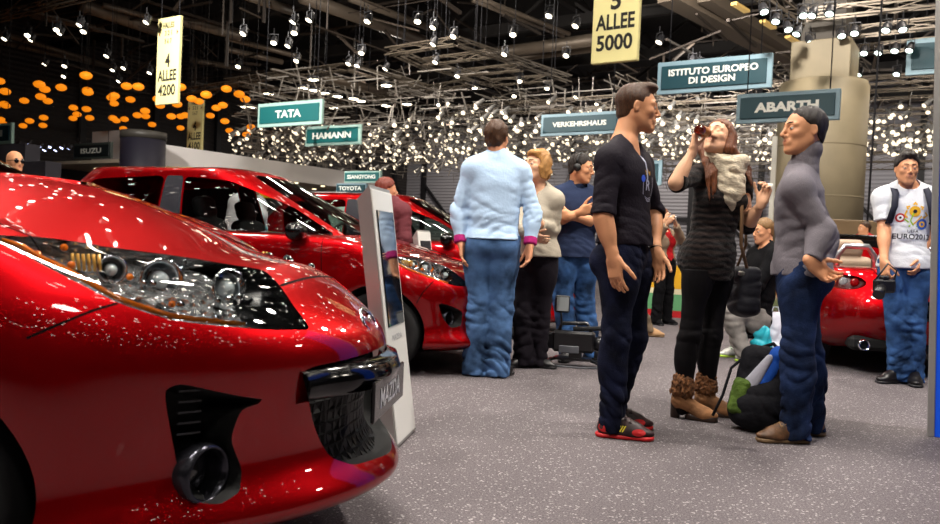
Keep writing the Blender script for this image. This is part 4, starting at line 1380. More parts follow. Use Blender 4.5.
def hatch(X, Y, yaw, label, cfg, detail=1.0, scale=1.0, group=None):
    c = Car(X, Y, yaw, label, scale=scale, grp=group)
    L, W = cfg['L'], cfg['W']; k = W/1.755; xa, xb, wr = cfg['xa'], cfg['xb'], cfg['wr']
    xc = cfg['cowl']; zt = cfg.get('zt', 1.0)            # cowl x and overall height factor
    w = lambda v: v*k
    H = lambda *z: [(x, v*zt) for x, v in z]
    xr = -L
    R = [
        dict(xf=-.16, xr=xr+.2, w=w(.70), a=.7, b=.4, z=H((0, .165), (-9, .17))),
        dict(xf=-.06, xr=xr+.1, w=w(.79), a=.72, b=.42, z=H((0, .185), (-9, .185))),
        dict(xf=.0, xr=xr+.05, w=w(.835), a=.72, b=.45, z=H((0, .205), (-.8, .205), (-9, .205))),
        dict(xf=.03, xr=xr+.03, w=w(.855), a=.73, b=.45, z=H((0, .235), (-.8, .235), (-9, .26))),
        dict(xf=.005, xr=xr+.03, w=w(.85), a=.73, b=.45, z=H((0, .285), (-.8, .28), (-9, .31))),
        dict(xf=-.06, xr=xr+.02, w=w(.858), a=.74, b=.45, z=H((0, .35), (-.8, .35), (-9, .38))),
        dict(xf=-.045, xr=xr+.0, w=w(.872), a=.75, b=.45, z=H((0, .48), (-.8, .51), (-9, .52))),
        dict(xf=-.03, xr=xr+.0, w=w(.876), a=.76, b=.45, z=H((0, .585), (-.5, .62), (-.9, .66), (-9, .68))),
        dict(xf=-.045, xr=xr+.02, w=w(.873), a=.77, b=.45, nf=2.35, z=H((0, .65), (-.5, .70), (-.9, .765), (xc, .80), (-9, .83))),
        dict(xf=-.10, xr=xr+.04, w=w(.865), a=.78, b=.45, nf=2.25, z=H((0, .70), (-.4, .755), (-.9, .85), (xc, .88), (-9, .94))),
        dict(xf=-.19, xr=xr+.07, w=w(.84), a=.8, b=.42, nf=2.2, z=H((0, .74), (-.4, .80), (-.9, .905), (xc, .94), (-9, 1.0))),
        dict(xf=-.30, xr=xr+.12, w=w(.79), a=.8, b=.40, nf=2.2, z=H((0, .775), (-.5, .83), (-.9, .925), (xc, .975), (-9, 1.02))),
        dict(xf=-.42, xr=xr+.25, w=w(.68), a=.75, b=.38, nf=2.2, z=H((0, .805), (-.5, .835), (-.9, .92), (xc, .985), (-9, 1.02))),
        dict(xf=-.60, xr=xr+.4, w=w(.48), a=.6, b=.3, z=H((0, .845), (-.6, .865), (-.9, .925), (xc, .995), (-9, 1.02))),
        dict(xf=-.85, xr=xr+.6, w=w(.25), a=.3, b=.2, z=H((0, .90), (-.9, .945), (xc, 1.0), (-9, 1.02))),
        dict(xf=-1.0, xr=xr+.7, w=w(.02), a=.05, b=.05, z=H((0, .94), (-.9, .955), (xc, 1.0), (-9, 1.02))),
    ]
    if 'nf' in cfg:
        for r in R[:12]: r['nf'] = cfg['nf']; r['a'] *= cfg['aa']
    N = tuple(int(v*detail) for v in (70, 70, 36)); c.surf(R, int(92*detail), N)
    # swollen arches
    V = c.V; c.L = L
    if 'hoodup' in cfg:
        t = np.clip((-.50-V[:, 0])/.65, 0, 1); t = t*t*(3-2*t); u = np.clip((V[:, 2]-.80)/.10, 0, 1); u = u*u*(3-2*u)
        V[:, 2] += cfg['hoodup']*t*u
        q = np.clip((-.10-V[:, 0])/.25, 0, 1); g = np.clip((V[:, 2]-.70)/.08, 0, 1)*np.clip((-V[:, 0]+.9)/.3, 0, 1)*0+np.clip((V[:, 2]-.70)/.08, 0, 1)
        V[:, 2] += .045*q*g*np.clip(1-(V[:, 1]/.62)**2, 0, 1)
    for xx in (xa, xb):
        q = np.hypot(V[:, 0]-xx, V[:, 2]-wr); bul = .022*np.exp(-((q-.40)/.12)**2)*(np.abs(V[:, 1]) > .55)
        V[:, 1] += np.sign(V[:, 1])*bul
    c.wc = -.95
    ar = cfg.get('ar', wr+.045)
    circ = lambda cx, cz, r, n=64: np.array([(cx+r*cos(2*pi*i/n), cz+r*sin(2*pi*i/n)) for i in range(n)])
    side = lambda V: np.abs(V[:, 1]) > .5
    for xx in (xa, xb):
        Vv, fi = c.cutout('side', circ(xx, wr, ar), side)
        for comp in components(fi):
            W_, Fs = recess(Vv, comp, (0, -.16*np.sign(Vv[comp[0][0]][1]), 0), back=False)
            c.put('wheel_arch_liner', W_, Fs, MATTE_K)
    M_ = dict(paint=c.paint)
    # openings of the nose
    fr = lambda V: V[:, 0] > -.75
    gap_m = mat('panel_gap', '#060405', .8)
    for key, fun in cfg['features'].items(): fun(c)
    body = c.put('body', c.V, c.F, c.paint)
    c.body = body
    # black boxes added inside the shell to block light
    mb = MB(); mb.box((xa-.0+.1, 0, .46), (.9, 1.0, .46)); mb.box(((xa+xb)/2, 0, .3), (abs(xa-xb)-.75, 1.5*k, .22)); mb.box((xb, 0, .45), (.95, 1.0, .5)); mb.build('underbody_light_block', [MATTE_K], c.root)
    for xx in (xa, xb):
        for sd in (1, -1): wheel(c.root, (xx, sd*(W/2-.115), wr), wr, sd)
    # greenhouse
    g = cfg['cabin']; zb, zr_ = g['zb']*zt, g['zr']*zt
    xs0, xs1, xe0, xe1 = g['wx0'], g['wx1'], g['rx0'], g['rx1']; w0, w1 = w(g['w0']), w(g['w1'])
    RR = []
    for t in (-.12, 0, .25, .5, .75, .92, 1.0):
        bl = 1-(1-t)**1.6 if t > 0 else t
        RR.append(dict(xf=xs0+(xs1-xs0)*t, xr=xe0+(xe1-xe0)*t, w=w0+(w1-w0)*(max(t, 0)**1.5), a=.42, b=.28, nf=2.7, nr=3.0, z=[(0, zb+(zr_-zb)*t*1.0+ (0)), (xs0-1.0, zb+(zr_-zb)*t+.02*max(t, 0)), (xe0, zb+(zr_-zb)*t-.01*max(t, 0))]))
    for ww, dx, dz in ((.9, .06, .022), (.7, .16, .035), (.4, .3, .043), (.05, .5, .047)):
        RR.append(dict(xf=xs1-dx, xr=xe1+dx*.6, w=w1*ww, a=.3*ww, b=.25*ww, z=[(0, zr_+dz), (xs0-1.0, zr_+dz+.02), (xe0, zr_+dz-.01)]))
    c.surf(RR, int(60*detail), tuple(int(v*detail) for v in (44, 70, 30)))
    sidem = lambda V: np.abs(V[:, 1]) > .40*k
    GT, GW = cfg.get('glass', (GLASS_T, GLASS_G))
    for nm, poly in g['side']:
        Vv, fi = c.cutout('side', rounded(poly, .12), lambda V: (np.abs(V[:, 1]) > w1*.8))
        for comp in components(fi): c.put('side_window' if nm != 'pillar' else 'pillar_trim', Vv, comp, GT if nm != 'pillar' else SATIN_K)
    ws = w0*.84
    Vv, fi = c.cutout('front', rounded([(-ws, zb-.2), (ws, zb-.2), (w1*.74, zr_-.005), (-w1*.74, zr_-.005)], .06), lambda V: (V[:, 0] > xs1-.35))
    c.put('windscreen', Vv, fi, GW)
    Vv, fi = c.cutout('front', rounded([(-w0*.8, zb+.06), (w0*.8, zb+.06), (w1*.82, zr_-.05), (-w1*.82, zr_-.05)], .12), lambda V: (V[:, 0] < xe1+.22))
    c.put('rear_window', Vv, fi, GT)
    c.put('roof', c.V, c.F, c.paint)
    # rear spoiler lip
    for y in (.36, -.36): seat(c, xs0-1.02, y*k)
    mb = MB(); mb.box((xs0-2.05, 0, .62), (.2, 1.2*k, .6), bev=.08); mb.build('rear_bench', [mat('seat_cloth', '#141416', .8)], c.root)
    mb = MB(); mb.box((xs0-.42, 0, zb-.08), (.42, 1.34*k, .16), bev=.06); mb.build('dashboard', [MATTE_K], c.root)
    steering(c, xs0-.62, .36*k, zb+.0)
    for sd in (1, -1):
        mirror(c, g['mx'], sd*(w0+.02), g['mz']*zt, sd, GLOSS_K if cfg.get('mirk', True) else c.paint)
        for hx in g['handles']: handle(c, hx, sd*(W/2+.005), .80*zt, sd)
    mb = MB()
    for y in (.25, -.2):
        mb.tube([(xc-.02, y+.2, .99*zt), (xc-.06, y-.25, 1.02*zt)], .008, 6)
    for y in (.25, -.2): pass
    mb.build('wipers', [MATTE_K], c.root)
    return c


def lamp_unit(c, mode, polyL, name='headlamp', depth=(-.10, 0, -.02), bucket=None, glass=None, fill=None, mask=None):
    """both headlamps: a clear cover flush with the wing over a mirrored bowl"""
    for sgn in (1, -1):
        poly = [(sgn*a, b) for a, b in polyL]
        Vv, fi = c.cutout(mode, rounded(poly, .18), mask)
        if not fi: continue
        o = c.put(name, Vv, fi, glass or GLASS_C)
        W_, Fs = recess(Vv, fi, (depth[0], depth[1]*sgn, depth[2]), taper=.93)
        rf = c.put('reflector', W_, Fs, [bucket or CHROME, GLOSS_K], o, smooth=False)
        if mode == 'wrap':
            lo = min(p[0] for p in polyL); hi = max(p[0] for p in polyL)
            for f in rf.data.polygons:
                q = f.center; f.material_index = int(np.degrees(atan2(abs(q[1]), q[0]-c.wc)) < lo+.2*(hi-lo))
        vi = np.array(sorted({i for f in fi for i in f})); cen = np.asarray(Vv)[vi]
        if fill: fill(c, o, cen, sgn)
def glint_chrome():
    if 'glint_chrome' in MATS: return MATS['glint_chrome']
    m = mat('glint_chrome', '#a9abb0', .12, .8, coat=.5); nt = m.node_tree; pb = nt.nodes['Principled BSDF']
    tc = nt.nodes.new('ShaderNodeTexCoord'); vo = nt.nodes.new('ShaderNodeTexVoronoi'); vo.inputs['Scale'].default_value = 34
    no = nt.nodes.new('ShaderNodeTexNoise'); no.inputs['Scale'].default_value = 22; no.inputs['Detail'].default_value = 3
    bp = nt.nodes.new('ShaderNodeBump'); bp.inputs['Strength'].default_value = 1; bp.inputs['Distance'].default_value = .05
    for n in (vo, no): nt.links.new(tc.outputs['Object'], n.inputs['Vector'])
    nt.links.new(vo.outputs['Distance'], bp.inputs['Height']); nt.links.new(bp.outputs['Normal'], pb.inputs['Normal'])
    rp = nt.nodes.new('ShaderNodeValToRGB'); rp.color_ramp.elements[0].position = .28; rp.color_ramp.elements[0].color = (.03, .03, .03, 1); rp.color_ramp.elements[1].position = .48; rp.color_ramp.elements[1].color = (.92, .92, .93, 1)  # black and white noise paints sparkling reflections into the chrome's colour
    nt.links.new(no.outputs['Fac'], rp.inputs['Fac']); nt.links.new(rp.outputs['Color'], pb.inputs['Base Color'])
    return m


def lamp_fill(c, o, cen, sgn):
    """bowls, bulb lens and amber indicator inside a headlamp"""
    q = np.degrees(np.arctan2(np.abs(cen[:, 1]), cen[:, 0]-c.wc)); lo, hi = q.min(), q.max()
    for t, r in ((.2, .05), (.45, .052), (.62, .034)):
        m = np.abs(q-(lo+(hi-lo)*t)) < 5
        if not m.any(): continue
        p = cen[m].mean(0); a = radians(lo+(hi-lo)*t*.8); ax = np.array([cos(a), sgn*sin(a), .05]); p = p-ax*.055
        mb = MB(); mb.lathe([(.004, -.03), (r*.5, -.022), (r*.8, -.004), (r, .02), (r*1.08, .02), (r*1.1, .01)], p, ax, 24, capends=False); mb.build('lamp_bowl', [CHROME], o)
        mb = MB(); mb.lathe([(r*.5, -.015), (r*.48, .004), (r*.36, .016), (r*.18, .023), (.001, .025)], p, ax, 20); mb.build('projector_lens', [mat('lens_glass', '#c8d2d6', .03, spec=.9, coat=1)], o)
    m = np.abs(q-(lo+(hi-lo)*.72)) < 6
    if m.any():
        p = cen[m].mean(0); a = radians(70); ax = np.array([cos(a), sgn*sin(a), 0]); p = p-ax*.05
        mb = MB(); 
        for j in range(6): mb.tube([p+np.array([-.035+.014*j, 0, -.028]), p+np.array([-.035+.014*j, sgn*.01, .014])], .004, 8)
        mb.build('indicator_ribs', [mat('pale_amber', '#e8b25a', .1, coat=1)], o)
    # small chrome cups and amber buttons crowding the lower half
    rg = np.random.default_rng(8)
    for j in range(26):
        w = cen[rg.integers(len(cen))]; a = np.arctan2(abs(w[1]), w[0]-c.wc); ax = np.array([cos(a), sgn*sin(a), .1]); p = w-ax*rg.uniform(.025, .06); r = rg.uniform(.006, .012); tt = (np.degrees(a)-lo)/(hi-lo)
        if tt < .2: continue
        am = rg.uniform() < (.25 if tt < .7 else .8)
        mb = MB(); mb.lathe([(r, -r), (r, 0), (r*.7, r*.5), (.001, r*.7)], p, ax, 10); mb.build('amber_button' if am else 'chrome_stud', [AMBER if am else CHROME], o)
    # amber indicator bar along the lower edge and the rear tip
    zs = cen[:, 2]; pts = []
    for t in np.linspace(.3, .97, 14):
        m = np.abs(q-(lo+(hi-lo)*t)) < 3
        if m.any():
            w = cen[m]; low = w[np.argmin(w[:, 2])]; a = radians(lo+(hi-lo)*t)
            pts.append(low-np.array([cos(a)*.03, sgn*sin(a)*.03, -.008]))
    if len(pts) > 2:
        mb = MB(); mb.tube(pts, [.007]*(len(pts)-1)+[.004], 8); mb.build('indicator', [AMBER], o)


def gapline(c, mode, line, w=.003, sgn=1):
    """a dark shut line laid along the body skin"""
    line = np.array(line, float); pts = []
    for p, q in zip(line[:-1], line[1:]):
        n = max(2, int(np.linalg.norm(q-p)/.012)); pts += [p+(q-p)*k/n for k in range(n)]
    pts.append(line[-1])
    bv = BVHTree.FromPolygons([tuple(v) for v in c.V], c.F)
    P = []; Nn = []
    for p in pts:
        if mode == 'top': o, d = Vector((p[0], p[1], 2)), Vector((0, 0, -1))
        else: o, d = Vector((p[0], sgn*2, p[1])), Vector((0, -sgn, 0))
        h = bv.ray_cast(o, d, 3)
        if h[0] is not None:
            n = np.array(h[1]); n = n if n@np.array(d) < 0 else -n
            P.append(np.array(h[0])+n*.0006); Nn.append(n)
    if len(P) < 3: return
    V = []; Fs = []
    for i in range(len(P)):
        t = nz(P[min(i+1, len(P)-1)]-P[max(i-1, 0)]); b = nz(np.cross(Nn[i], t)); V += [P[i]-b*w, P[i]+b*w, P[i]-Nn[i]*.004]
    for i in range(len(P)-1):
        k = 3*i; Fs += [(k, k+1, k+4, k+3), (k+1, k+2, k+5, k+4), (k+2, k, k+3, k+5)]
    link('panel_gap', mesh_pd('panel_gap', V, Fs), [mat('panel_gap_dark', '#060405', .9, spec=.1)], c.root)


def honey(name='grille_mesh'):
    if name in MATS: return MATS[name]
    m = mat(name, '#0a0a0b', .5, spec=.3); nt = m.node_tree
    tc = nt.nodes.new('ShaderNodeTexCoord'); vo = nt.nodes.new('ShaderNodeTexVoronoi'); vo.feature = 'DISTANCE_TO_EDGE'; vo.inputs['Scale'].default_value = 30; vo.inputs['Randomness'].default_value = .1
    bp = nt.nodes.new('ShaderNodeBump'); bp.inputs['Strength'].default_value = 1; bp.inputs['Distance'].default_value = .05; bp.invert = True
    nt.links.new(tc.outputs['Object'], vo.inputs['Vector']); nt.links.new(vo.outputs['Distance'], bp.inputs['Height']); nt.links.new(bp.outputs['Normal'], nt.nodes['Principled BSDF'].inputs['Normal'])
    return m


NOSE = lambda V: V[:, 0] > -.95


def f_head(poly):
    def f(c): lamp_unit(c, 'wrap', poly, bucket=glint_chrome(), mask=lambda V: V[:, 0] > -1.25, fill=lamp_fill)
    return f


def f_fog(poly, lamp, r):
    def f(c):
        for sgn in (1, -1):
            Vv, fi = c.cutout('wrap', rounded([(sgn*a, b) for a, b in poly], .25), NOSE)
            a = radians(40)
            W_, Fs = recess(Vv, fi, (-.13, -.07*sgn, 0), taper=.8)
            o = c.put('fog_recess', W_, Fs, MATTE_K)
            ax = nz((1, .35*sgn, 0)); p = np.array(lamp)*[1, sgn, 1]-ax*.03
            mb = MB(); mb.lathe([(r*.72, -.09), (r, -.085), (r*1.02, .0), (r*.95, .018), (r*.83, .014), (r*.78, -.02), (r*.72, -.06)], p, ax, 36, capends=False); mb.build('fog_lamp', [mat('fog_bezel', '#3c3c44', .2, .8)], o)
            mb = MB(); mb.lathe([(r*.76, -.045), (r*.5, -.03), (.001, -.024)], p, ax, 30, capends=False); mb.build('fog_lens', [mat('fog_glass', '#1b1c20', .03, coat=1)], o)
            mb = MB()
            for j in range(5): mb.bar(p+np.array([-.02, -.01*sgn, .1+.026*j]), p+np.array([-.05, .05*sgn, .105+.026*j]), .004)
            mb.build('recess_ribs', [mat('rib_grey', '#2c2c30', .3)], o)
    return f


def f_grille(poly, bar=(.515, .585), plate=True, text='MAZDA', wplate=.44):
    def f(c):
        Vv, fi = c.cutout('front', rounded(poly, .16), lambda V: V[:, 0] > -.6)
        if not fi: return
        W_, Fs = recess(Vv, fi, (-.12, 0, 0), taper=.98); o = c.put('grille', W_, Fs, MATTE_K)
        V2, F2 = compact(Vv, fi); V2 = V2+np.array([-.055, 0, 0]); c.put('grille_mesh', V2, F2, honey(), o)
        # gloss black bar across the opening follows the nose
        hw = max(abs(p[0]) for p in poly)*1.0
        mb = MB(); ys = np.linspace(-hw, hw, 25); V = []; Fs = []
        vi = np.array(sorted({i for ff in fi for i in ff})); cp = np.asarray(Vv)[vi]
        xs = [max(cp[np.abs(cp[:, 1]-y) < .04][:, 0].max() if (np.abs(cp[:, 1]-y) < .04).any() else -.3, -.5) for y in ys]
        n = len(ys)
        for (dx, dz) in ((-.03, bar[1]+.012), (.004, bar[1]), (.016, (bar[0]+bar[1])/2), (.008, bar[0]), (-.03, bar[0]-.012)):
            for y, x in zip(ys, xs): V.append((x+dx-.006, y, dz))
        for r in range(4):
            for k in range(n-1): Fs.append((r*n+k, (r+1)*n+k, (r+1)*n+k+1, r*n+k+1))
        mb.add(V, Fs, 0, True); mb.build('grille_bar', [GLOSS_K], o)
        if plate:
            x0 = xs[n//2]-.012; zc = bar[0]-.035
            mb = MB(); mb.box((x0, 0, zc), (.012, wplate, .12), bev=.004); pl = mb.build('number_plate', [GLOSS_K], o)
            tv, tf = text_mesh(text, .085, bold=.001, width=wplate*.66)
            mb = MB(); mb.add([(x0+.0075, v[0], zc+v[1]) for v in tv], tf); mb.build('plate_lettering', [mat('plate_silver', '#b9bbc0', .4)], pl)
    return f


def f_badge(x, z, r=.06):
    def f(c):
        mb = MB(); n = 28
        ax = nz((.85, 0, .5)); up = nz(np.cross(ax, (0, 1, 0)))*-1 if np.cross(ax, (0, 1., 0))[2] < 0 else nz(np.cross(ax, (0, 1, 0)))
        P = lambda a, k=1: np.array([x, 0, z])+k*r*(np.array([0, 1., 0])*cos(a)*1.25+up*sin(a)*.95)
        mb.tube([P(a) for a in np.linspace(0, 2*pi, n+1)], .007, 8, cap=False)
        mb.tube([P(radians(d), kk) for d, kk in ((150, .95), (140, .5), (270, .35), (40, .5), (30, .95))], .006, 8)
        mb.build('badge', [CHROME], c.root)
    return f


HEAD3 = [(84, 92.6), (72.6, 92), (60, 90), (37.7, 87.8), (20.5, 85), (22.6, 80.6), (23.6, 75.8), (23, 69.6), (32.4, 70.3), (43.6, 72.2), (50.2, 73.6), (57.9, 77.3), (65.8, 82.7), (77, 90.2)]
FOG3 = [(51.6, 57.6), (48.9, 58.9), (40.2, 55), (33.5, 52.6), (38.8, 51.2), (40.2, 43.8), (37.9, 35.8), (38.8, 30.8), (42.4, 28.8), (46, 29.9), (48.2, 34.5)]
GRILLE3 = [(-.41, .60), (0, .618), (.41, .60), (.35, .45), (.29, .335), (.23, .302), (0, .285), (-.23, .302), (-.29, .335), (-.35, .45)]


def f_gaps3(c):
    ys = np.linspace(-.40, .40, 17)
    gapline(c, 'top', [(-.265-.03*abs(y/.40)**2, y) for y in ys], .0045)
    for sgn in (1, -1):
        gapline(c, 'side', [(-.47, .80), (-.56, .76), (-.66, .70)], .003, sgn)
        gapline(c, 'top', [(-.36, .42*sgn), (-.6, .60*sgn), (-.9, .69*sgn), (-1.25, .735*sgn)], .003)
        gapline(c, 'side', [(-1.42, .98), (-1.40, .7), (-1.44, .4), (-1.5, .22)], .003, sgn)
        gapline(c, 'side', [(-2.47, .98), (-2.47, .6), (-2.5, .22)], .003, sgn)


def f_gaps2(c):
    gapline(c, 'top', [(-.30-.06*(1-abs(y/.40)**2), y) for y in np.linspace(-.4, .4, 15)], .003)
    for sgn in (1, -1):
        gapline(c, 'side', [(-.40, .68), (-.46, .60), (-.50, .52)], .003, sgn)
        gapline(c, 'top', [(-.3, .40*sgn), (-.5, .56*sgn), (-.8, .66*sgn), (-1.05, .71*sgn)], .003)
        gapline(c, 'side', [(-1.22, .95), (-1.20, .7), (-1.24, .4), (-1.3, .22)], .003, sgn)
        gapline(c, 'side', [(-2.45, .95), (-2.45, .6), (-2.5, .22)], .003, sgn)


def f_tail(poly):
    def f(c):
        wc = c.wc; c.wc = -c.L+.8
        for sgn in (1, -1):
            P = c.coords('wrap'); V = np.asarray(c.V)
            Pq = np.stack([np.degrees(np.arctan2(V[:, 1]*sgn, -(V[:, 0]-c.wc))), V[:, 2]*100], 1)
            d = np.where(V[:, 0] < c.wc, sdpoly(Pq, rounded(poly, .25)), 1e3)
            V2, fi, fo = split(c.V, c.F, d); c.V, c.F = V2, fo
            c.put('tail_lamp', V2, fi, REDLENS)
        c.wc = wc
    return f


CFG3 = dict(L=4.46, W=1.755, xa=-1.0, xb=-3.62, wr=.315, ar=.372, cowl=-1.25, hoodup=.075, nf=1.8, aa=1.18, glass=(GLASS_T, GLASS_C),
            features=dict(head=f_head(HEAD3), fog=f_fog(FOG3, (-.315, .60, .358), .074), grille=f_grille(GRILLE3), gaps=f_gaps3, badge=f_badge(-.085, .69, .05), tail=f_tail([(20, 78), (45, 80), (75, 92), (45, 95), (20, 92)])),
            cabin=dict(zb=1.0, zr=1.41, wx0=-1.22, wx1=-2.12, rx0=-4.28, rx1=-3.75, w0=.765, w1=.56, mx=-1.62, mz=1.04, handles=(-2.25, -3.15),
                       side=[('w', [(-2.5, 1.37), (-2.15, 1.345), (-1.45, 1.06), (-2.47, 1.03)]), ('pillar', [(-2.62, 1.372), (-2.52, 1.372), (-2.49, 1.03), (-2.6, 1.035)]), ('w', [(-3.5, 1.3), (-3.35, 1.35), (-2.64, 1.372), (-2.62, 1.04), (-3.3, 1.08)])]))
CFG2 = dict(L=3.92, W=1.695, xa=-.78, xb=-3.27, wr=.295, cowl=-1.05, zt=.985,
            features=dict(head=f_head([(78, 84), (72.6, 84.4), (56.8, 83.2), (43.5, 78.4), (37.5, 68), (36, 64.5), (44, 64.6), (55.6, 69.5), (66.6, 75.6)]), fog=f_fog([(52.6, 52.7), (48, 51.6), (39.9, 46.6), (40.2, 36.3), (45.8, 34.8), (50, 42)], (-.285, .655, .41), .062),
                          grille=f_grille([(-.42, .42), (0, .44), (.42, .42), (.36, .27), (0, .25), (-.36, .27)], bar=(.47, .52), plate=False), badge=f_badge(-.045, .62, .05), gaps=f_gaps2, tail=f_tail([(25, 76), (50, 78), (75, 90), (50, 95), (25, 92)])),
            cabin=dict(zb=.93, zr=1.44, wx0=-.95, wx1=-1.95, rx0=-3.80, rx1=-3.40, w0=.76, w1=.57, mx=-1.40, mz=1.0, handles=(-2.0, -2.9),
                       side=[('w', [(-2.44, 1.375), (-2.06, 1.35), (-1.56, 1.17), (-1.16, .955), (-2.37, .955)]), ('pillar', [(-2.60, 1.378), (-2.455, 1.378), (-2.385, .955), (-2.575, .965)]), ('w', [(-3.32, 1.23), (-3.2, 1.335), (-2.615, 1.378), (-2.59, .965), (-3.25, 1.0)])]))


def roadster(X, Y, yaw, label):
    c = Car(X, Y, yaw, label); c.L = 4.0
    xr = -4.0
    Z = lambda f, a, cw, r, e: [(0, f), (-.85, a), (-1.4, cw), (-3.3, r), (-4.0, e)]
    R = [dict(xf=-.15, xr=xr+.22, w=.70, a=.6, b=.5, nr=2.3, z=Z(.17, .17, .17, .17, .24)),
         dict(xf=-.03, xr=xr+.10, w=.80, a=.65, b=.55, nr=2.3, z=Z(.2, .2, .19, .2, .30)),
         dict(xf=0, xr=xr+.04, w=.835, a=.7, b=.58, nr=2.3, z=Z(.28, .28, .26, .28, .36)),
         dict(xf=0, xr=xr, w=.85, a=.72, b=.6, nr=2.3, z=Z(.4, .4, .38, .4, .46)),
         dict(xf=-.01, xr=xr+.01, w=.855, a=.75, b=.6, nr=2.25, z=Z(.5, .55, .52, .54, .58)),
         dict(xf=-.05, xr=xr+.05, w=.85, a=.78, b=.6, nr=2.2, z=Z(.56, .68, .68, .7, .68)),
         dict(xf=-.14, xr=xr+.10, w=.835, a=.8, b=.58, nr=2.2, z=Z(.6, .78, .78, .80, .78)),
         dict(xf=-.22, xr=xr+.13, w=.81, a=.8, b=.55, nr=2.2, z=Z(.63, .82, .84, .87, .85)),
         dict(xf=-.35, xr=xr+.16, w=.75, a=.8, b=.5, nr=2.2, z=Z(.66, .83, .88, .90, .885)),
         dict(xf=-.5, xr=xr+.22, w=.6, a=.7, b=.45, z=Z(.68, .82, .895, .905, .89)),
         dict(xf=-.8, xr=xr+.4, w=.35, a=.4, b=.3, z=Z(.72, .82, .90, .905, .89)),
         dict(xf=-1.0, xr=xr+.6, w=.02, a=.05, b=.05, z=Z(.76, .84, .90, .905, .89))]
    c.surf(R, 80, (50, 60, 60)); c.wc = -.95
    V = c.V
    for xx in (-.83, -3.16):
        q = np.hypot(V[:, 0]-xx, V[:, 2]-.31); V[:, 1] += np.sign(V[:, 1])*.025*np.exp(-((q-.4)/.12)**2)*(np.abs(V[:, 1]) > .5)
    for xx in (-.83, -3.16):
        Vv, fi = c.cutout('side', [(xx+.355*cos(2*pi*i/60), .31+.355*sin(2*pi*i/60)) for i in range(60)], lambda V: np.abs(V[:, 1]) > .5)
        for comp in components(fi):
            W_, Fs = recess(Vv, comp, (0, -.16*np.sign(Vv[comp[0][0]][1]), 0), back=False); c.put('wheel_arch_liner', W_, Fs, MATTE_K)
    f_head([(75, 76), (55, 76), (42, 68), (42, 60), (60, 64)])(c)
    # tail lamps: an oval with red, amber and clear rounds
    for sgn in (1, -1):
        V = np.asarray(c.V)
        P = V[:, [1, 2]]*[sgn, 1]
        d = np.where(V[:, 0] < -3.4, (np.sqrt(((P[:, 0]-.63)/.145)**2+((P[:, 1]-.765)/.062)**2)-1)*.06, 1e3)
        V2, fi, fo = split(c.V, c.F, d); c.V, c.F = V2, fo
        cen = np.asarray(V2)[sorted({i for f in fi for i in f})]
        W_, Fs = recess(V2, fi, (.05, 0, 0)); o = c.put('tail_lamp', W_, Fs, mat('lamp_shell', '#5a0c10', .15, coat=1))
        c.put('lens_cover', V2, fi, GLASS_C, o)
        for yy, m, nm in ((.70, mat('lit_amber', '#e0701a', .1, emit='#ff7a1e', es=1.2), 'indicator_round'), (.63, mat('clear_lens', '#c9c9cc', .08, coat=1), 'reversing_round'), (.555, REDLENS, 'brake_round')):
            # outermost round is the amber one
            w = cen[np.abs(cen[:, 1]*sgn-yy) < .03]; x0 = w[:, 0].max() if len(w) else -3.85
            mb = MB(); mb.lathe([(.038, 0), (.036, .012), (.02, .02), (.001, .022)], (x0+.0, sgn*yy, .765), (-1, .35*sgn, 0), 18); mb.build(nm, [m], o)
        # exhaust
        mb = MB(); mb.lathe([(.035, -.2), (.042, -.18), (.044, 0), (.038, .002), (.036, -.08)], (-3.93, sgn*.50, .25), (-1, 0, -.03), 22, capends=False); mb.build('exhaust', [CHROME], c.root)
    for y0 in (.0,):
        gapline(c, 'top', [(-3.0, -.55), (-3.6, -.55), (-3.82, -.4), (-3.86, 0), (-3.82, .4), (-3.6, .55), (-3.0, .55)], .003)
    for sgn in (1, -1):
        gapline(c, 'side', [(-3.4, .82), (-3.6, .70), (-3.55, .6), (-3.5, .5)], .003, sgn)
        gapline(c, 'side', [(-1.6, .9), (-1.58, .5), (-1.65, .22)], .003, sgn)
        gapline(c, 'side', [(-2.75, .9), (-2.78, .6), (-2.6, .22)], .003, sgn)
    Vv, fi = c.cutout('front', rounded([(-.27, .48), (.27, .48), (.27, .64), (-.27, .64)], .15), lambda V: V[:, 0] < -3.6)
    W_, Fs = recess(Vv, fi, (.04, 0, 0)); c.put('plate_recess', W_, Fs, GLOSS_K)
    # lower black diffuser
    mb = MB(); mb.box((-3.78, 0, .26), (.2, 1.2, .12), bev=.03); mb.build('diffuser', [MATTE_K], c.root)
    # cockpit
    Vv, fi = c.cutout('top', rounded([(-1.55, -.62), (-1.55, .62), (-3.0, .60), (-3.0, -.60)], .12), lambda V: V[:, 2] > .6)
    W_, Fs = recess(Vv, fi, (0, 0, -.5), taper=.96); c.put('cockpit', W_, Fs, MATTE_K)
    c.put('body', c.V, c.F, c.paint)
    mb = MB(); mb.box((-2.0, 0, .28), (1.9, 1.4, .2)); mb.box((-3.4, 0, .5), (.7, 1.0, .4)); mb.box((-.83, 0, .45), (.9, .95, .4)); mb.build('underbody_light_block', [MATTE_K], c.root)  # black boxes added under the shell to keep light out
    for xx in (-.83, -3.16):
        for sd in (1, -1): wheel(c.root, (xx, sd*.735, .31), .31, sd, rim=ALLOY)
    for y in (.36, -.36):
        seat(c, -2.3, y, .17, mat('tan_leather', '#a58f7a', .6))
        mb = MB(); pts = [(-2.98, y-.17, .86), (-2.99, y-.16, 1.0), (-3.0, y-.1, 1.085), (-3.0, y+.1, 1.085), (-2.99, y+.16, 1.0), (-2.98, y+.17, .86)]
        mb.tube(pts, .028, 10); mb.build('roll_hoop', [mat('satin_silver', '#b4b6ba', .3, .9)], c.root)
    # windscreen and its frame
    n = 15; top = []; bot = []
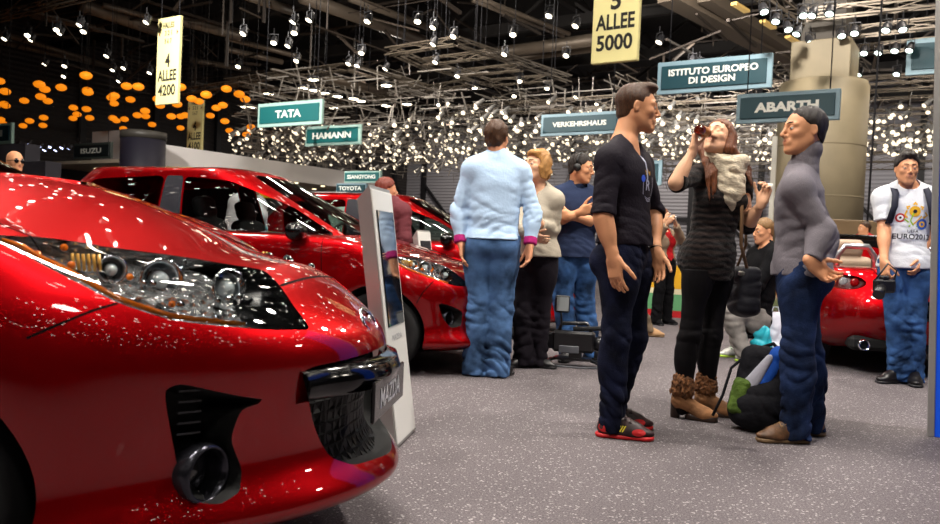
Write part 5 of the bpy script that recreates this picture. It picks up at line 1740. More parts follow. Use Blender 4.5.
    for k in range(n):
        t = -1+2*k/(n-1); bot.append((-1.25-.22*t*t, .70*t, .885-.0*t)); top.append((-1.86-.12*t*t, .56*t, 1.205-.015*t*t))
    mb = MB(); mb.add(bot+top, [(k, k+1, n+k+1, n+k) for k in range(n-1)], 0, True); mb.build('windscreen', [GLASS_G], c.root)
    mb = MB(); mb.tube(top, .026, 8); mb.tube([bot[0], top[0]], .03, 8); mb.tube([bot[-1], top[-1]], .03, 8); mb.build('windscreen_frame', [GLOSS_K], c.root)
    steering(c, -1.75, .36, .88)
    for sd in (1, -1): mirror(c, -1.55, sd*.8, .93, sd, mat('mirror_silver', '#b8babd', .2, .8)); handle(c, -2.6, sd*.855, .70, sd)
    return c


def cars():
    hatch(-.225, 2.5, -6, 'large red hatchback nearest the camera, cut off at left', CFG3, 1.7)
    hatch(.29, 6.27, -11, 'red hatchback with grey door pillar parked behind the nearest red car', dict(CFG2, glass=(glass_mat('smoked_glass', (.55, .57, .58)), GLASS_G)), 1.0)
    hatch(1.30, 8.75, -12, 'red hatchback furthest back, behind the hooded person', dict(CFG2, glass=(GLASS_G, GLASS_G)), .8)
    roadster(4.55, 10.4, 79, 'red open roadster seen from behind at right')
# ================================================================== HALL
AX = np.array([sin(radians(33)), cos(radians(33)), 0]); BX = np.array([-cos(radians(33)), sin(radians(33)), 0]); UP = np.array([0, 0, 1.])
RH = np.stack([-BX, AX, UP], 1)          # right, into the hall, up
hw = lambda a, b, z=0: AX*a+BX*b+UP*z


def struct(name, mb, m):
    o = mb.build(name, m); o['kind'] = 'structure'; return o


def carpet():
    m = bpy.data.materials.new('speckled_carpet'); m.use_nodes = True; nt = m.node_tree; b = nt.nodes['Principled BSDF']
    N = nt.nodes.new; L = nt.links.new
    tc = N('ShaderNodeTexCoord')
    n1 = N('ShaderNodeTexNoise'); n1.inputs['Scale'].default_value = 130; n1.inputs['Detail'].default_value = 4; n1.inputs['Roughness'].default_value = .75
    v1 = N('ShaderNodeTexVoronoi'); v1.inputs['Scale'].default_value = 130
    n2 = N('ShaderNodeTexNoise'); n2.inputs['Scale'].default_value = .7; n2.inputs['Detail'].default_value = 4
    for n in (n1, v1, n2): L(tc.outputs['Object'], n.inputs['Vector'])
    r1 = N('ShaderNodeValToRGB'); e = r1.color_ramp.elements
    e[0].position = .30; e[0].color = (*srgb('#2b282b'), 1); e[1].position = .74; e[1].color = (*srgb('#8c8687'), 1)
    k = r1.color_ramp.elements.new(.5); k.color = (*srgb('#5d5659'), 1)
    L(n1.outputs['Fac'], r1.inputs['Fac'])
    sp = N('ShaderNodeMath'); sp.operation = 'LESS_THAN'; sp.inputs[1].default_value = .045
    sx = N('ShaderNodeSeparateColor'); L(v1.outputs['Color'], sx.inputs[0]); L(sx.outputs[0], sp.inputs[0])
    mx = N('ShaderNodeMixRGB'); mx.inputs['Color2'].default_value = (*srgb('#9b9596'), 1); L(sp.outputs[0], mx.inputs['Fac']); L(r1.outputs['Color'], mx.inputs['Color1'])
    m2 = N('ShaderNodeMixRGB'); m2.blend_type = 'MULTIPLY'; m2.inputs['Fac'].default_value = .45
    r2 = N('ShaderNodeValToRGB'); r2.color_ramp.elements[0].position = .35; r2.color_ramp.elements[0].color = (.55, .54, .55, 1); r2.color_ramp.elements[1].position = .65
    L(n2.outputs['Fac'], r2.inputs['Fac']); L(mx.outputs[0], m2.inputs['Color1']); L(r2.outputs['Color'], m2.inputs['Color2']); L(m2.outputs[0], b.inputs['Base Color'])
    b.inputs['Roughness'].default_value = .85; b.inputs['Specular IOR Level'].default_value = .25
    bp = N('ShaderNodeBump'); bp.inputs['Strength'].default_value = .5; bp.inputs['Distance'].default_value = .006; L(n1.outputs['Fac'], bp.inputs['Height']); L(bp.outputs['Normal'], b.inputs['Normal'])
    return m


def corrugated(name, c):
    m = mat(name, c, .7); nt = m.node_tree
    tc = nt.nodes.new('ShaderNodeTexCoord'); w = nt.nodes.new('ShaderNodeTexWave'); w.bands_direction = 'Z'; w.inputs['Scale'].default_value = 1.1
    bp = nt.nodes.new('ShaderNodeBump'); bp.inputs['Strength'].default_value = .6; bp.inputs['Distance'].default_value = .12
    nt.links.new(tc.outputs['Object'], w.inputs['Vector']); nt.links.new(w.outputs['Fac'], bp.inputs['Height']); nt.links.new(bp.outputs['Normal'], nt.nodes['Principled BSDF'].inputs['Normal'])
    return m


A0, A1, B0, B1, HZ = -16, 62, -30, 48, 13.5


def shell():
    mb = MB(); mb.box(hw((A0+A1)/2, (B0+B1)/2, -.1), (B1-B0, A1-A0, .2), RH); struct('floor', mb, carpet())
    mb = MB(); mb.box(hw((A0+A1)/2, (B0+B1)/2, HZ+.1), (B1-B0, A1-A0, .2), RH); struct('ceiling', mb, mat('ceiling_dark', '#100d0b', .9, var=.4, vscale=.5))
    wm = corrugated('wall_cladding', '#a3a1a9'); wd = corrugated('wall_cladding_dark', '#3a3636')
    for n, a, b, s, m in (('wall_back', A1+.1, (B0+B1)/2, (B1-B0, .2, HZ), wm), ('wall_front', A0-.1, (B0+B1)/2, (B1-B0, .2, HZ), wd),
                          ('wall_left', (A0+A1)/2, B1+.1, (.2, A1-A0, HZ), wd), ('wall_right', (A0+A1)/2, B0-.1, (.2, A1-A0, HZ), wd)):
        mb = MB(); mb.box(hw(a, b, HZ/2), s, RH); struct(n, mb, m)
    st = mat('dark_steel', '#1f1e22', .6)
    k = 1
    # steel frame of the end walls: posts, rails and braces
    for b in np.arange(B0+3, B1, 5.2):
        mb = MB(); mb.box(hw(A1-.2, b, HZ/2), (.4, .3, HZ), RH)
        mb.bar(hw(A1-.2, b, 1), hw(A1-.2, b+5.2, 6.5), .22); mb.bar(hw(A1-.2, b, 3.6), hw(A1-.2, b+5.2, 3.6), .25)
        struct('trim_%d' % k, mb, st); k += 1
    for a in np.arange(A0+3, A1, 5.2):
        mb = MB(); mb.box(hw(a, B1-.2, HZ/2), (.3, .4, HZ), RH)
        mb.bar(hw(a, B1-.2, 6.5), hw(a+5.2, B1-.2, 1), .22); mb.bar(hw(a, B1-.2, 3.6), hw(a+5.2, B1-.2, 3.6), .25)
        struct('trim_%d' % k, mb, st); k += 1
    # roof beams both ways
    dk = mat('roof_steel', '#17120f', .7)
    for a in np.arange(4, A1, 7.5):
        mb = MB(); mb.box(hw(a, (B0+B1)/2, 11.6), (B1-B0, .35, .5), RH); 
        for b in np.arange(B0+2, B1-2, 4): mb.bar(hw(a, b, 11.8), hw(a, b+2, 13.2), .14); mb.bar(hw(a, b+2, 13.2), hw(a, b+4, 11.8), .14)
        struct('trim_%d' % k, mb, dk); k += 1
    for b in np.arange(B0+5, B1, 7):
        mb = MB(); mb.box(hw((A0+A1)/2, b, 12.4), (.3, A1-A0, .45), RH); 
        for a in np.arange(A0+2, A1-2, 5): mb.bar(hw(a, b, 12.5), hw(a+2.5, b, 13.4), .12); mb.bar(hw(a+2.5, b, 13.4), hw(a+5, b, 12.5), .12)
        struct('trim_%d' % k, mb, dk); k += 1


# ------------------------------------------------------------------ overhead
ALU = lambda: mat('truss_aluminium', '#5f5549', .45, .5)


def lattice(p, q, w=.24, bay=.45, r=.02):
    p = np.asarray(p, float); q = np.asarray(q, float); d = nz(q-p); s = nz(np.cross(d, UP)); L = np.linalg.norm(q-p)
    n = max(2, int(L/bay)); ch = MB(); br = MB()
    C = [s*w/2+UP*w/2, -s*w/2+UP*w/2, -s*w/2-UP*w/2, s*w/2-UP*w/2]
    for c in C: ch.bar(p+c, q+c, r*2)
    for k in range(n):
        a, b = p+d*L*k/n, p+d*L*(k+1)/n
        for i in range(4):
            c0, c1 = C[i], C[(i+1) % 4]
            if k % 2: c0, c1 = c1, c0
            br.bar(a+c0, b+c1, r*1.2)
    return ch, br


def truss(p, q, label, group=None, w=.24, bay=.9, drops=True):
    p = np.asarray(p, float); q = np.asarray(q, float)
    r = empty('lighting_truss', (p+q)/2, label, 'truss', group)
    ch, br = lattice(p, q, w, bay); pmesh(ch, 'chords', [ALU()], r); pmesh(br, 'bracing', [ALU()], r)
    if drops:
        for t in (.15, .85):
            mb = MB(); c = p+(q-p)*t; mb.tube([c+UP*w/2, [c[0], c[1], HZ]], .015, 5); pmesh(mb, 'hanging_cable', [mat('dark_steel', '#1f1e22', .6)], r)


def lens_mat(name, c, s): return mat(name, c, .3, emit=c, es=s)


def spot_meshes(name, r, lm):
    """housing, lens and yoke of a theatre lamp pointing down at a slant; origin at the hook"""
    hk = mat('lamp_housing', '#2b2a2c', .45, .3)
    ax = nz((-AX*.55-UP))
    c = np.array([0, 0, -.42])*r/.11
    mb = MB(); mb.lathe([(.001, -2.2*r), (r*.55, -2.1*r), (r*.8, -1.6*r), (r*.95, -.6*r), (r*1.12, 0), (r*1.12, .35*r), (r*1.02, .35*r)], c, ax, 12)
    a = mb.mesh(name+'_housing'); a.materials.append(hk)
    mb = MB(); mb.lathe([(r*1.0, .30*r), (r*.6, .42*r), (.001, .46*r)], c, ax, 12); b = mb.mesh(name+'_lens'); b.materials.append(lm)
    mb = MB(); sd = nz(np.cross(ax, UP)); 
    mb.bar(c+sd*r*1.2, c+sd*r*1.2-c*.6, r*.16); mb.bar(c-sd*r*1.2, c-sd*r*1.2-c*.6, r*.16); mb.bar(c+sd*r*1.25-c*.6, c-sd*r*1.25-c*.6, r*.16); mb.bar(c*.4, (0, 0, .02), r*.2)
    d = mb.mesh(name+'_yoke'); d.materials.append(hk)
    return a, b, d


def place_spots(pts, meshes, label, group, name='spotlight', rng=None):
    rng = rng or np.random.default_rng(1)
    for p in pts:
        o = bpy.data.objects.new(name, meshes[0]); COL.objects.link(o); o.location = tuple(float(c) for c in p)
        o.rotation_euler = (0, 0, float(rng.uniform(-.7, .7)))
        tag(o, label, 'lamp', group)
        for nm, me in (('lens', meshes[1]), ('yoke', meshes[2])):
            c = bpy.data.objects.new(nm, me); COL.objects.link(c); c.parent = o


def overhead():
    z = 7.4
    T = lambda x0, y0, x1, y1, lab, g=None, zz=z, **k: truss(gnd(x0, y0, zz), gnd(x1, y1, zz), lab, g, **k)
    T(-40, 26, 100, -8, 'pale lattice lighting truss crossing the top left corner', zz=8)
    g = 'square lighting trusses over the middle of the hall'; lb = 'lattice lighting truss of the square rigs hung above the middle of the hall'
    for s in ((226, 82, 346, 67), (346, 67, 440, 94), (272, 72, 383, 99), (240, 83, 336, 104), (336, 104, 470, 82), (387, 52, 456, 41), (398, 53, 430, 68), (456, 41, 569, 79), (420, 62, 494, 84), (426, 62, 490, 54), (465, 73, 522, 67), (488, 83, 552, 78), (395, 78, 445, 94), (180, 92, 240, 83)): T(*s, lb, g)
    g = 'lighting trusses at the top right'; lb = 'lattice lighting truss of the rig at top right, lined with spotlights'
    for s in ((745, -18, 866, 69), (806, 15, 940, 1), (830, 35, 945, 22), (852, 51, 950, 41), (835, 83, 950, 76)): T(*s, lb, g, zz=6.8)
    g = 'far trusses above the dense lamps'; lb = 'lattice lighting truss in the far rig of closely packed lamps'
    rng = np.random.default_rng(5)
    for a in (27, 30.5, 34, 38, 42, 46, 50): truss(hw(a, -14+rng.uniform(0, 3), 6.3), hw(a, 17+rng.uniform(-3, 3), 6.3), lb, g, w=.4, bay=1.2, drops=False)
    for b in (-9, -4, 1, 6, 11, 16): truss(hw(26, b, 6.8), hw(51, b, 6.8), lb, g, w=.4, bay=1.2, drops=False)
    # pipes and ducts under the roof
    tan = mat('galvanised_duct', '#75685a', .45, .35); tn2 = mat('duct_brown', '#5f5346', .6)
    pl = [(0, 33, 130, 72, .14), (-10, 40, 112, 67, .14), (31, 15, 104, 30, .16), (82, 5, 168, 34, .3), (103, 5, 175, 24, .12), (302, -3, 424, 41, .27), (226, 38, 300, 57, .13), (226, 49, 282, 62, .16), (322, 77, 402, 95, .25), (473, 0, 563, 36, .1), (479, -2, 569, 34, .1), (248, -4, 292, 11, .2), (350, -2, 430, 28, .16), (488, 54, 600, 39, .3), (505, 60, 595, 49, .16), (180, 20, 240, 36, .25), (190, 60, 250, 70, .15)]
    for i, (x0, y0, x1, y1, r) in enumerate(pl):
        o = MB(); p, q = gnd(x0, y0, 10.6), gnd(x1, y1, 10.6); o.tube([p, q], r, 12)
        o = o.build('ceiling_duct', [tan], loc=(p+q)/2); tag(o, 'long pale round pipe running under the dark roof', 'duct', 'pipes under the roof')
    for x0, y0, x1, y1, w_, lab in ((668, -8, 812, 70, .8, 'wide brown square duct slanting down at upper right, beside the signs'), (704, -4, 812, 62, .5, 'narrower brown square duct slanting beside the wide one at upper right')):
        p, q = gnd(x0, y0, 10), gnd(x1, y1, 10); mb = MB(); mb.bar(p, q, w_, w_*.8); tag(mb.build('square_duct', [tn2], loc=(p+q)/2), lab, 'duct')
    ly = mat('dim_tube', '#d8b060', .4, emit='#e0b870', es=.35)
    for t in (.15, .4, .65, .88):
        p, q = gnd(722, -4, 9.6), gnd(822, 58, 9.6); c = p+(q-p)*t; e = (q-p)*.055; mb = MB(); mb.bar(c-e, c+e, .22, .1); tag(mb.build('tube_light', [ly], loc=c), 'dim yellow tube light along the brown ducts at upper right', 'lamp', 'tube lights along the ducts')
    # lamps one can see singly
    warm = lens_mat('lamp_glow_warm', '#fff1d2', 9); cool = lens_mat('lamp_glow_cool', '#e9fff2', 7)
    mw = spot_meshes('warm_spot', .105, warm); mc = spot_meshes('cool_spot', .10, cool)
    f = lambda L, ox, oy, k: [(ox+x/k, oy+y/k) for x, y in L]
    left = [(5, 30), (28, 26), (31, 31), (57, 20), (60, 24), (80, 15), (84, 22), (107, 48), (124, 61), (45, 57), (64, 70), (113, 63), (119, 75), (65, 59), (147, 12), (150, 66)]
    place_spots([gnd(x, y-4, 7.4) for x, y in left], mw, 'white theatre spotlight among the pipes at upper left', 'spotlights at upper left')
    mid = f([(65, 110), (208, 155), (300, 50), (305, 105), (375, 40), (650, 45), (885, 45), (560, 260), (600, 270), (733, 285), (620, 205), (315, 245), (275, 170), (40, 275)], 230, 0, 4.7)+f([(65, 75), (160, 120), (65, 160), (610, 15), (735, 65), (400, 210), (440, 110), (75, 250), (178, 320), (260, 380), (470, 345), (445, 420), (600, 380), (735, 425), (835, 460), (90, 465), (690, 215)], 420, 0, 4.7)+[(660, 31), (693, 52), (700, 56), (690, 78)]
    place_spots([gnd(x, y-4, 7.2) for x, y in mid], mw, 'white theatre spotlight hung over the middle of the hall', 'spotlights over the middle')
    rt = f([(35, 45), (100, 90), (145, 115), (213, 165), (257, 200), (290, 220), (370, 275), (403, 300), (430, 320), (468, 342), (380, 125), (448, 110), (612, 92), (700, 88), (430, 235), (497, 222), (572, 220), (658, 208), (735, 205), (668, 340), (180, 10), (225, 10), (317, 0)], 770, 0, 5.24)+[(765, -2)]
    place_spots([gnd(x, y-5, 6.6) for x, y in rt], mc, 'cool white spotlight on the rig at top right', 'spotlights at top right')
    ab = f([(60, 485), (10, 480), (120, 465), (170, 445), (210, 460), (245, 460), (322, 455), (85, 470)], 770, 0, 5.24)
    place_spots([at(x, y-4, 24) for x, y in ab], mc, 'small spotlight in the row behind the top of the ABARTH sign', 'spotlights behind the ABARTH sign')
    # flush oval downlights near the TATA sign
    dl = f([(180, 440), (345, 412), (398, 423), (447, 437), (580, 462), (615, 473), (505, 452), (390, 372), (735, 400), (832, 488), (735, 495), (485, 505), (105, 505), (70, 500)], 230, 0, 4.7)
    me = MB(); me.lathe([(.001, .12), (.2, .1), (.24, 0), (.2, -.02)], (0, 0, 0), (0, 0, 1), 14); hm = me.mesh('disc_shell'); hm.materials.append(mat('lamp_housing', '#2b2a2c', .45, .3))
    me = MB(); me.lathe([(.2, -.02), (.12, -.05), (.001, -.06)], (0, 0, 0), (0, 0, 1), 14); lm = me.mesh('disc_lens'); lm.materials.append(warm)
    for x, y in dl:
        o = bpy.data.objects.new('disc_lamp', hm); COL.objects.link(o); o.location = tuple(gnd(x, y, 6.6)); tag(o, 'flat round lamp glowing white above the TATA and HAMANN signs', 'lamp', 'round lamps above the green signs')
        c = bpy.data.objects.new('lens', lm); COL.objects.link(c); c.parent = o
    # dense far rig
    rng = np.random.default_rng(11); pts = []
    while len(pts) < 760:
        px = rng.uniform(225, 800); Y = rng.uniform(25, 52); zz = rng.uniform(4.9, 6.6)
        hz_ = 244+.044*(px-470); py = hz_-(zz-.95)*800/Y
        top = 112 if px < 430 else 92
        if py < top+rng.uniform(0, 14) or py > (172 if 330 < px < 610 else 165)+rng.uniform(-10, 0): continue
        if px < 330 and py < 120: continue
        pts.append(np.array([(px-470)/800*Y, Y, zz]))
    while len(pts) < 850:
        px = rng.uniform(855, 935); Y = rng.uniform(24, 45); zz = rng.uniform(4.6, 6.5); py = 262-(zz-.95)*800/Y
        if 95 < py < 150: pts.append(np.array([(px-470)/800*Y, Y, zz]))
    pts.sort(key=lambda p: p[1])
    glow = lens_mat('lamp_glow_far', '#ffeccc', 1.5)
    me = MB(); ax = nz(-AX*.8-UP*.7); r = .075
    gh = mat('lamp_housing_grey', '#83807c', .5, .4)
    me.lathe([(.001, -.34), (r*.7, -.32), (r, -.1), (r*1.15, .03)], (0, 0, -.25), ax, 8); hm2 = me.mesh('far_housing'); hm2.materials.append(gh)
    me = MB(); me.lathe([(r*1.1, .03), (r*.7, .06), (.001, .07)], (0, 0, -.25), ax, 8); lm2 = me.mesh('far_lens'); lm2.materials.append(glow)
    for p in pts[:290]:
        o = bpy.data.objects.new('rig_spotlight', hm2); COL.objects.link(o); o.location = tuple(float(c) for c in p); o.rotation_euler = (0, 0, float(rng.uniform(-.9, .9)))
        tag(o, 'tiny white spotlight in the packed far lighting rig', 'lamp', 'packed lamps of the far rig')
        c = bpy.data.objects.new('lens', lm2); COL.objects.link(c); c.parent = o
    mb = MB()
    hv = [tuple(v.co) for v in hm2.vertices]; hf = [tuple(p.vertices) for p in hm2.polygons]; lv = [tuple(v.co) for v in lm2.vertices]; lf = [tuple(p.vertices) for p in lm2.polygons]
    for p in pts[290:]:
        a = rng.uniform(-.9, .9); R = np.array([[cos(a), -sin(a), 0], [sin(a), cos(a), 0], [0, 0, 1]])
        mb.add(np.array(hv)@R.T+p, hf, 0, True); mb.add(np.array(lv)@R.T+p, lf, 1, True)
    o = mb.build('rig_spotlights', [gh, glow]); tag(o, 'farthest mass of tiny white lamps and their cans in the far lighting rig', 'lamps', kind='stuff')
    # loose struts of the far rig
    gm = mat('rig_grey', '#787169', .5, .2); mb = MB()
    for k in range(2200):
        px = rng.uniform(240, 800); Y = rng.uniform(27, 52); zz = rng.uniform(5, 6.9); p = np.array([(px-470)/800*Y, Y, zz]); q = rng.integers(3)
        d = (AX*rng.uniform(.6, 1.8), BX*rng.uniform(.6, 1.8), UP*rng.uniform(.3, .9)+AX*rng.uniform(-.5, .5))[q]
        mb.bar(p-d/2, p+d/2, rng.uniform(.015, .045))
    o = mb.build('rig_struts', [gm]); tag(o, 'tangle of pale clamps and short bars among the far rig lamps', 'rigging', kind='stuff')
    # rig over the red cars, mirrored in their bonnets
    mb = MB(); rr = .05
    rg = np.random.default_rng(21); n = 0
    while n < 750:
        p = np.array([rg.uniform(-15, 8), rg.uniform(-9, 14), rg.uniform(5.6, 6.8)])
        if p[2] < 1.2+.36*p[1]+.15: continue
        n += 1; ax = nz((rg.uniform(-.5, .5), rg.uniform(-.5, .5), -1))
        mb.lathe([(.001, -.2), (rr*.8, -.18), (rr, 0)], p, ax, 7, 0); mb.lathe([(rr, 0), (rr*.7, .02), (.001, .03)], p, ax, 7, 1)
    o = mb.build('stand_spotlights', [gh, lens_mat('lamp_glow_stand', '#fff4e2', 24)]); tag(o, 'many small spotlights hung over the red cars and mirrored in their bonnets', 'lamps', kind='stuff')
    # dim ironwork under the roof
    mb = MB(); rg = np.random.default_rng(33)
    for k in range(800):
        p = hw(rg.uniform(14, 57), rg.uniform(-25, 43), rg.uniform(8.4, 11.9)); q = rg.integers(5)
        if np.hypot(p[0]-8.6, p[1]-20) < 5: continue
        d = (AX*rg.uniform(2, 6), BX*rg.uniform(2, 6), UP*rg.uniform(.8, 2.2), AX*rg.uniform(1, 3)+UP*rg.uniform(-1.4, 1.4), BX*rg.uniform(1, 3)+UP*rg.uniform(-1.4, 1.4))[q]
        mb.bar(p-d/2, p+d/2, rg.uniform(.03, .11))
    o = mb.build('roof_ironwork', [mat('ironwork_brown', '#3a3028', .6, .2)]); tag(o, 'dim brown bars, hangers and braces filling the dark roof space', 'ironwork', kind='stuff')
    # orange lanterns
    om = mat('lantern_glow', '#f0961e', .6, emit='#ff8c12', es=.85); ck = mat('lantern_cord', '#171310', .8); cap = mat('lantern_cap', '#6b4416', .6)
    me = MB(); R = .2; me.lathe([(.001 if i in (0, 10) else R*sin(pi*i/10), -.13*cos(pi*i/10)) for i in range(11)], (0, 0, 0), UP, 18); sh = me.mesh('lantern_shade'); sh.materials.append(om)
    me = MB(); me.tube([(0, 0, .12), (0, 0, 5.0)], .008, 4); cm = me.mesh('lantern_cord'); cm.materials.append(ck)
    me = MB(); me.lathe([(.05, .11), (.045, .15), (.001, .16)], (0, 0, 0), UP, 10); kp = me.mesh('lantern_cap'); kp.materials.append(cap)
    n = 0
    for i in range(-17, 19):
        for j in range(-6, 18):
            p = gnd(120, 105, 6.2)+AX*(i*1.6+.35*(j % 2))+BX*(j*1.55)+np.array([rng.uniform(-.5, .5), rng.uniform(-.5, .5), rng.uniform(-.35, .35)])
            Y = p[1]; px = 470+800*p[0]/Y; py = 244+.044*(px-470)-(p[2]-.95)*800/Y
            if Y < 20 or Y > 46 or px < -12 or px > 246 or py < 75+max(0, px-80)*.1 or py > 131+(px-120)*.04: continue
            if rng.uniform() < .12: continue
            o = bpy.data.objects.new('orange_lantern', sh); COL.objects.link(o); o.location = tuple(float(c) for c in p); o.scale = (1, 1, 1)
            tag(o, 'glowing orange disc lantern in the cloud of lanterns at upper left', 'lamp', 'orange lanterns')
            for nm, m in (('cord', cm), ('cap', kp)):
                c = bpy.data.objects.new(nm, m); COL.objects.link(c); c.parent = o
            n += 1
    # small bluish lamps low at the left
    bl = lens_mat('lamp_glow_blue', '#c3ceff', 6); mbq = spot_meshes('blue_spot', .09, bl)
    place_spots([at(x, y, 32+rng.uniform(-3, 3)) for x, y in ((18, 136), (24, 139), (29, 135), (34, 140), (40, 137), (45, 141), (50, 138), (56, 142), (62, 139), (69, 140), (78, 138), (88, 139), (22, 143), (37, 144))], mbq, 'small bluish spotlight in the row left of the ISUZU sign', 'bluish lamps left of the ISUZU sign')


# ------------------------------------------------------------------ signs
def sign(cx, cy, wpx, hpx, Y, text, label, frame, panel, tcol, th=None, name='hanging_sign', border=.14, tw=.6, bold=.006, cat='sign', lines=1.0, bord_abs=None, rods=True, down=0.0):
    c = at(cx, cy, Y); k = cos(radians(33))+(cx-470)/800*sin(radians(33)); w = wpx*Y/800/k; h = hpx*Y/800
    r = empty(name, c, label, cat)
    P = lambda x, y, d: c-BX*x+UP*y-AX*d
    mb = MB(); mb.box(c, (w, .1, h), RH, bev=.01); pmesh(mb, 'frame', [frame], r)
    b = bord_abs or border*h
    if panel:
        mb = MB(); mb.box(P(0, 0, .06), (w-2*b, .05, h-2*b), RH, bev=.01); pmesh(mb, 'panel', [panel], r)
    if text:
        V, Fs = text_mesh(text, th*h, bold=bold*h*1.2, width=tw*w, lines=lines)
        mb = MB(); mb.add([P(v[0], v[1]-down*h, .092) for v in V], Fs); pmesh(mb, 'lettering', [tcol], r)
    if rods:
        for s in (-.4, .4):
            mb = MB(); q = P(s*w, h/2, 0); mb.tube([q, [q[0], q[1], HZ]], .012, 5); pmesh(mb, 'hanging_wire', [mat('dark_steel', '#1f1e22', .6)], r)
    return r, P, w, h


def signs():
    fr = mat('sign_frame_green', '#9fbfb6', .5); pn = mat('sign_panel_teal', '#125f60', .5); wt = mat('sign_letter_white', '#eef2ea', .5)
    fr2 = mat('sign_frame_slate', '#7d97a2', .5); pn2 = mat('sign_panel_dark', '#123c45', .5); ws = mat('sign_letter_pale', '#e6e6dc', .5)
    sign(290, 114, 64, 24, 26, 'TATA', 'pale green framed hanging sign reading TATA', fr, pn, wt, .42, tw=.4, bold=.012)
    sign(333, 135.5, 55, 20, 30, 'HAMANN', 'pale green framed hanging sign reading HAMANN', fr, pn, wt, .42, tw=.70, bold=.014)
    sign(580, 124, 79, 22, 25, 'VERKEHRSHAUS', 'slate framed hanging sign reading VERKEHRSHAUS', fr2, pn2, ws, .3, tw=.68, bold=.009)
    sign(713, 75, 114, 33, 19, 'ISTITUTO EUROPEO\nDI DESIGN', 'slate framed hanging sign reading ISTITUTO EUROPEO DI DESIGN', fr2, pn2, ws, .27, tw=.78, bold=.007, lines=1.02)
    sign(787, 107, 103, 30, 15, 'ABARTH', 'slate framed hanging sign reading ABARTH', fr2, pn2, ws, .42, tw=.62, bold=.016)
    sign(93, 151, 37, 16, 30, 'ISUZU', 'small black framed sign reading ISUZU, left of centre', mat('sign_frame_charcoal', '#3a413e', .5), mat('sign_panel_black', '#12181a', .5), ws, .42, tw=.55, bold=.008)
    sign(363, 177, 36, 11.7, 24, 'SSANGYONG', 'small green framed sign reading SSANGYONG above the red cars', fr, pn, wt, .45, tw=.78, bold=.012, rods=False)
    sign(352, 188.5, 30, 10, 23.5, 'TOYOTA', 'small dark sign reading TOYOTA just below another small sign', fr2, pn2, wt, .55, tw=.75, bold=.012, rods=False)
    sign(-14, 135, 52, 20, 26, 'TECH', 'dark sign at the left edge ending in the letters CH', fr, pn2, ws, .42, tw=.72, bold=.009)
    sign(932, 56, 52, 36, 20, None, 'slate framed hanging sign cut off by the blue pillar at upper right', fr2, pn2, ws, .3)
    sign(651, 173, 22, 25, 30, None, 'slate framed sign half hidden behind young man in black', fr2, pn2, ws, .3, rods=False)
    cr = mat('banner_cream', '#d3ca8e', .8); bk = mat('banner_black', '#1a1814', .8); dr = mat('banner_red', '#8a2a1c', .8)

    def banner(cx, cy, wpx, hpx, Y, big, num, label, small=True, ty=0):
        r, P, w, h = sign(cx, cy, wpx, hpx, Y, None, label, cr, None, bk, cat='banner', name='hanging_banner')
        e = 1/ .84
        def put(t, size, y, wd, x=0):
            V, Fs = text_mesh(t, size, bold=size*.03, width=wd); V[:, 1] *= 1.3; mb = MB(); mb.add([P(v[0]+x, v[1]+y, .055) for v in V], Fs); pmesh(mb, 'lettering', [bk], r)
        b = -h/2
        put(num, w*.33, b+w*.40, w*.78); put('ALLEE', w*.33, b+w*.82, w*.84); put(big, w*.4, b+w*1.25, w*.22)
        if small:
            put('HALLES', w*.17, b+w*2.25, w*.5); put('3 2 1', w*.15, b+w*2.03, w*.32); put('5 6 7', w*.15, b+w*1.8, w*.32)
            for s in (-1, 1):
                mb = MB(); mb.add([P(s*w*.45, b+w*2.02, .055), P(s*w*.37, b+w*2.09, .055), P(s*w*.37, b+w*1.95, .055)], [(0, 1, 2)]); pmesh(mb, 'arrow', [dr], r)
    banner(617.5, 0, 46, 124, 13, '5', '5000', 'large cream banner reading 5 ALLEE 5000 at top centre')
    banner(169, 61, 22, 86, 24, '4', '4200', 'cream banner reading 4 ALLEE 4200')
    banner(195.5, 128, 15, 54, 36, '4', '4100', 'smaller cream banner reading 4 ALLEE 4100')


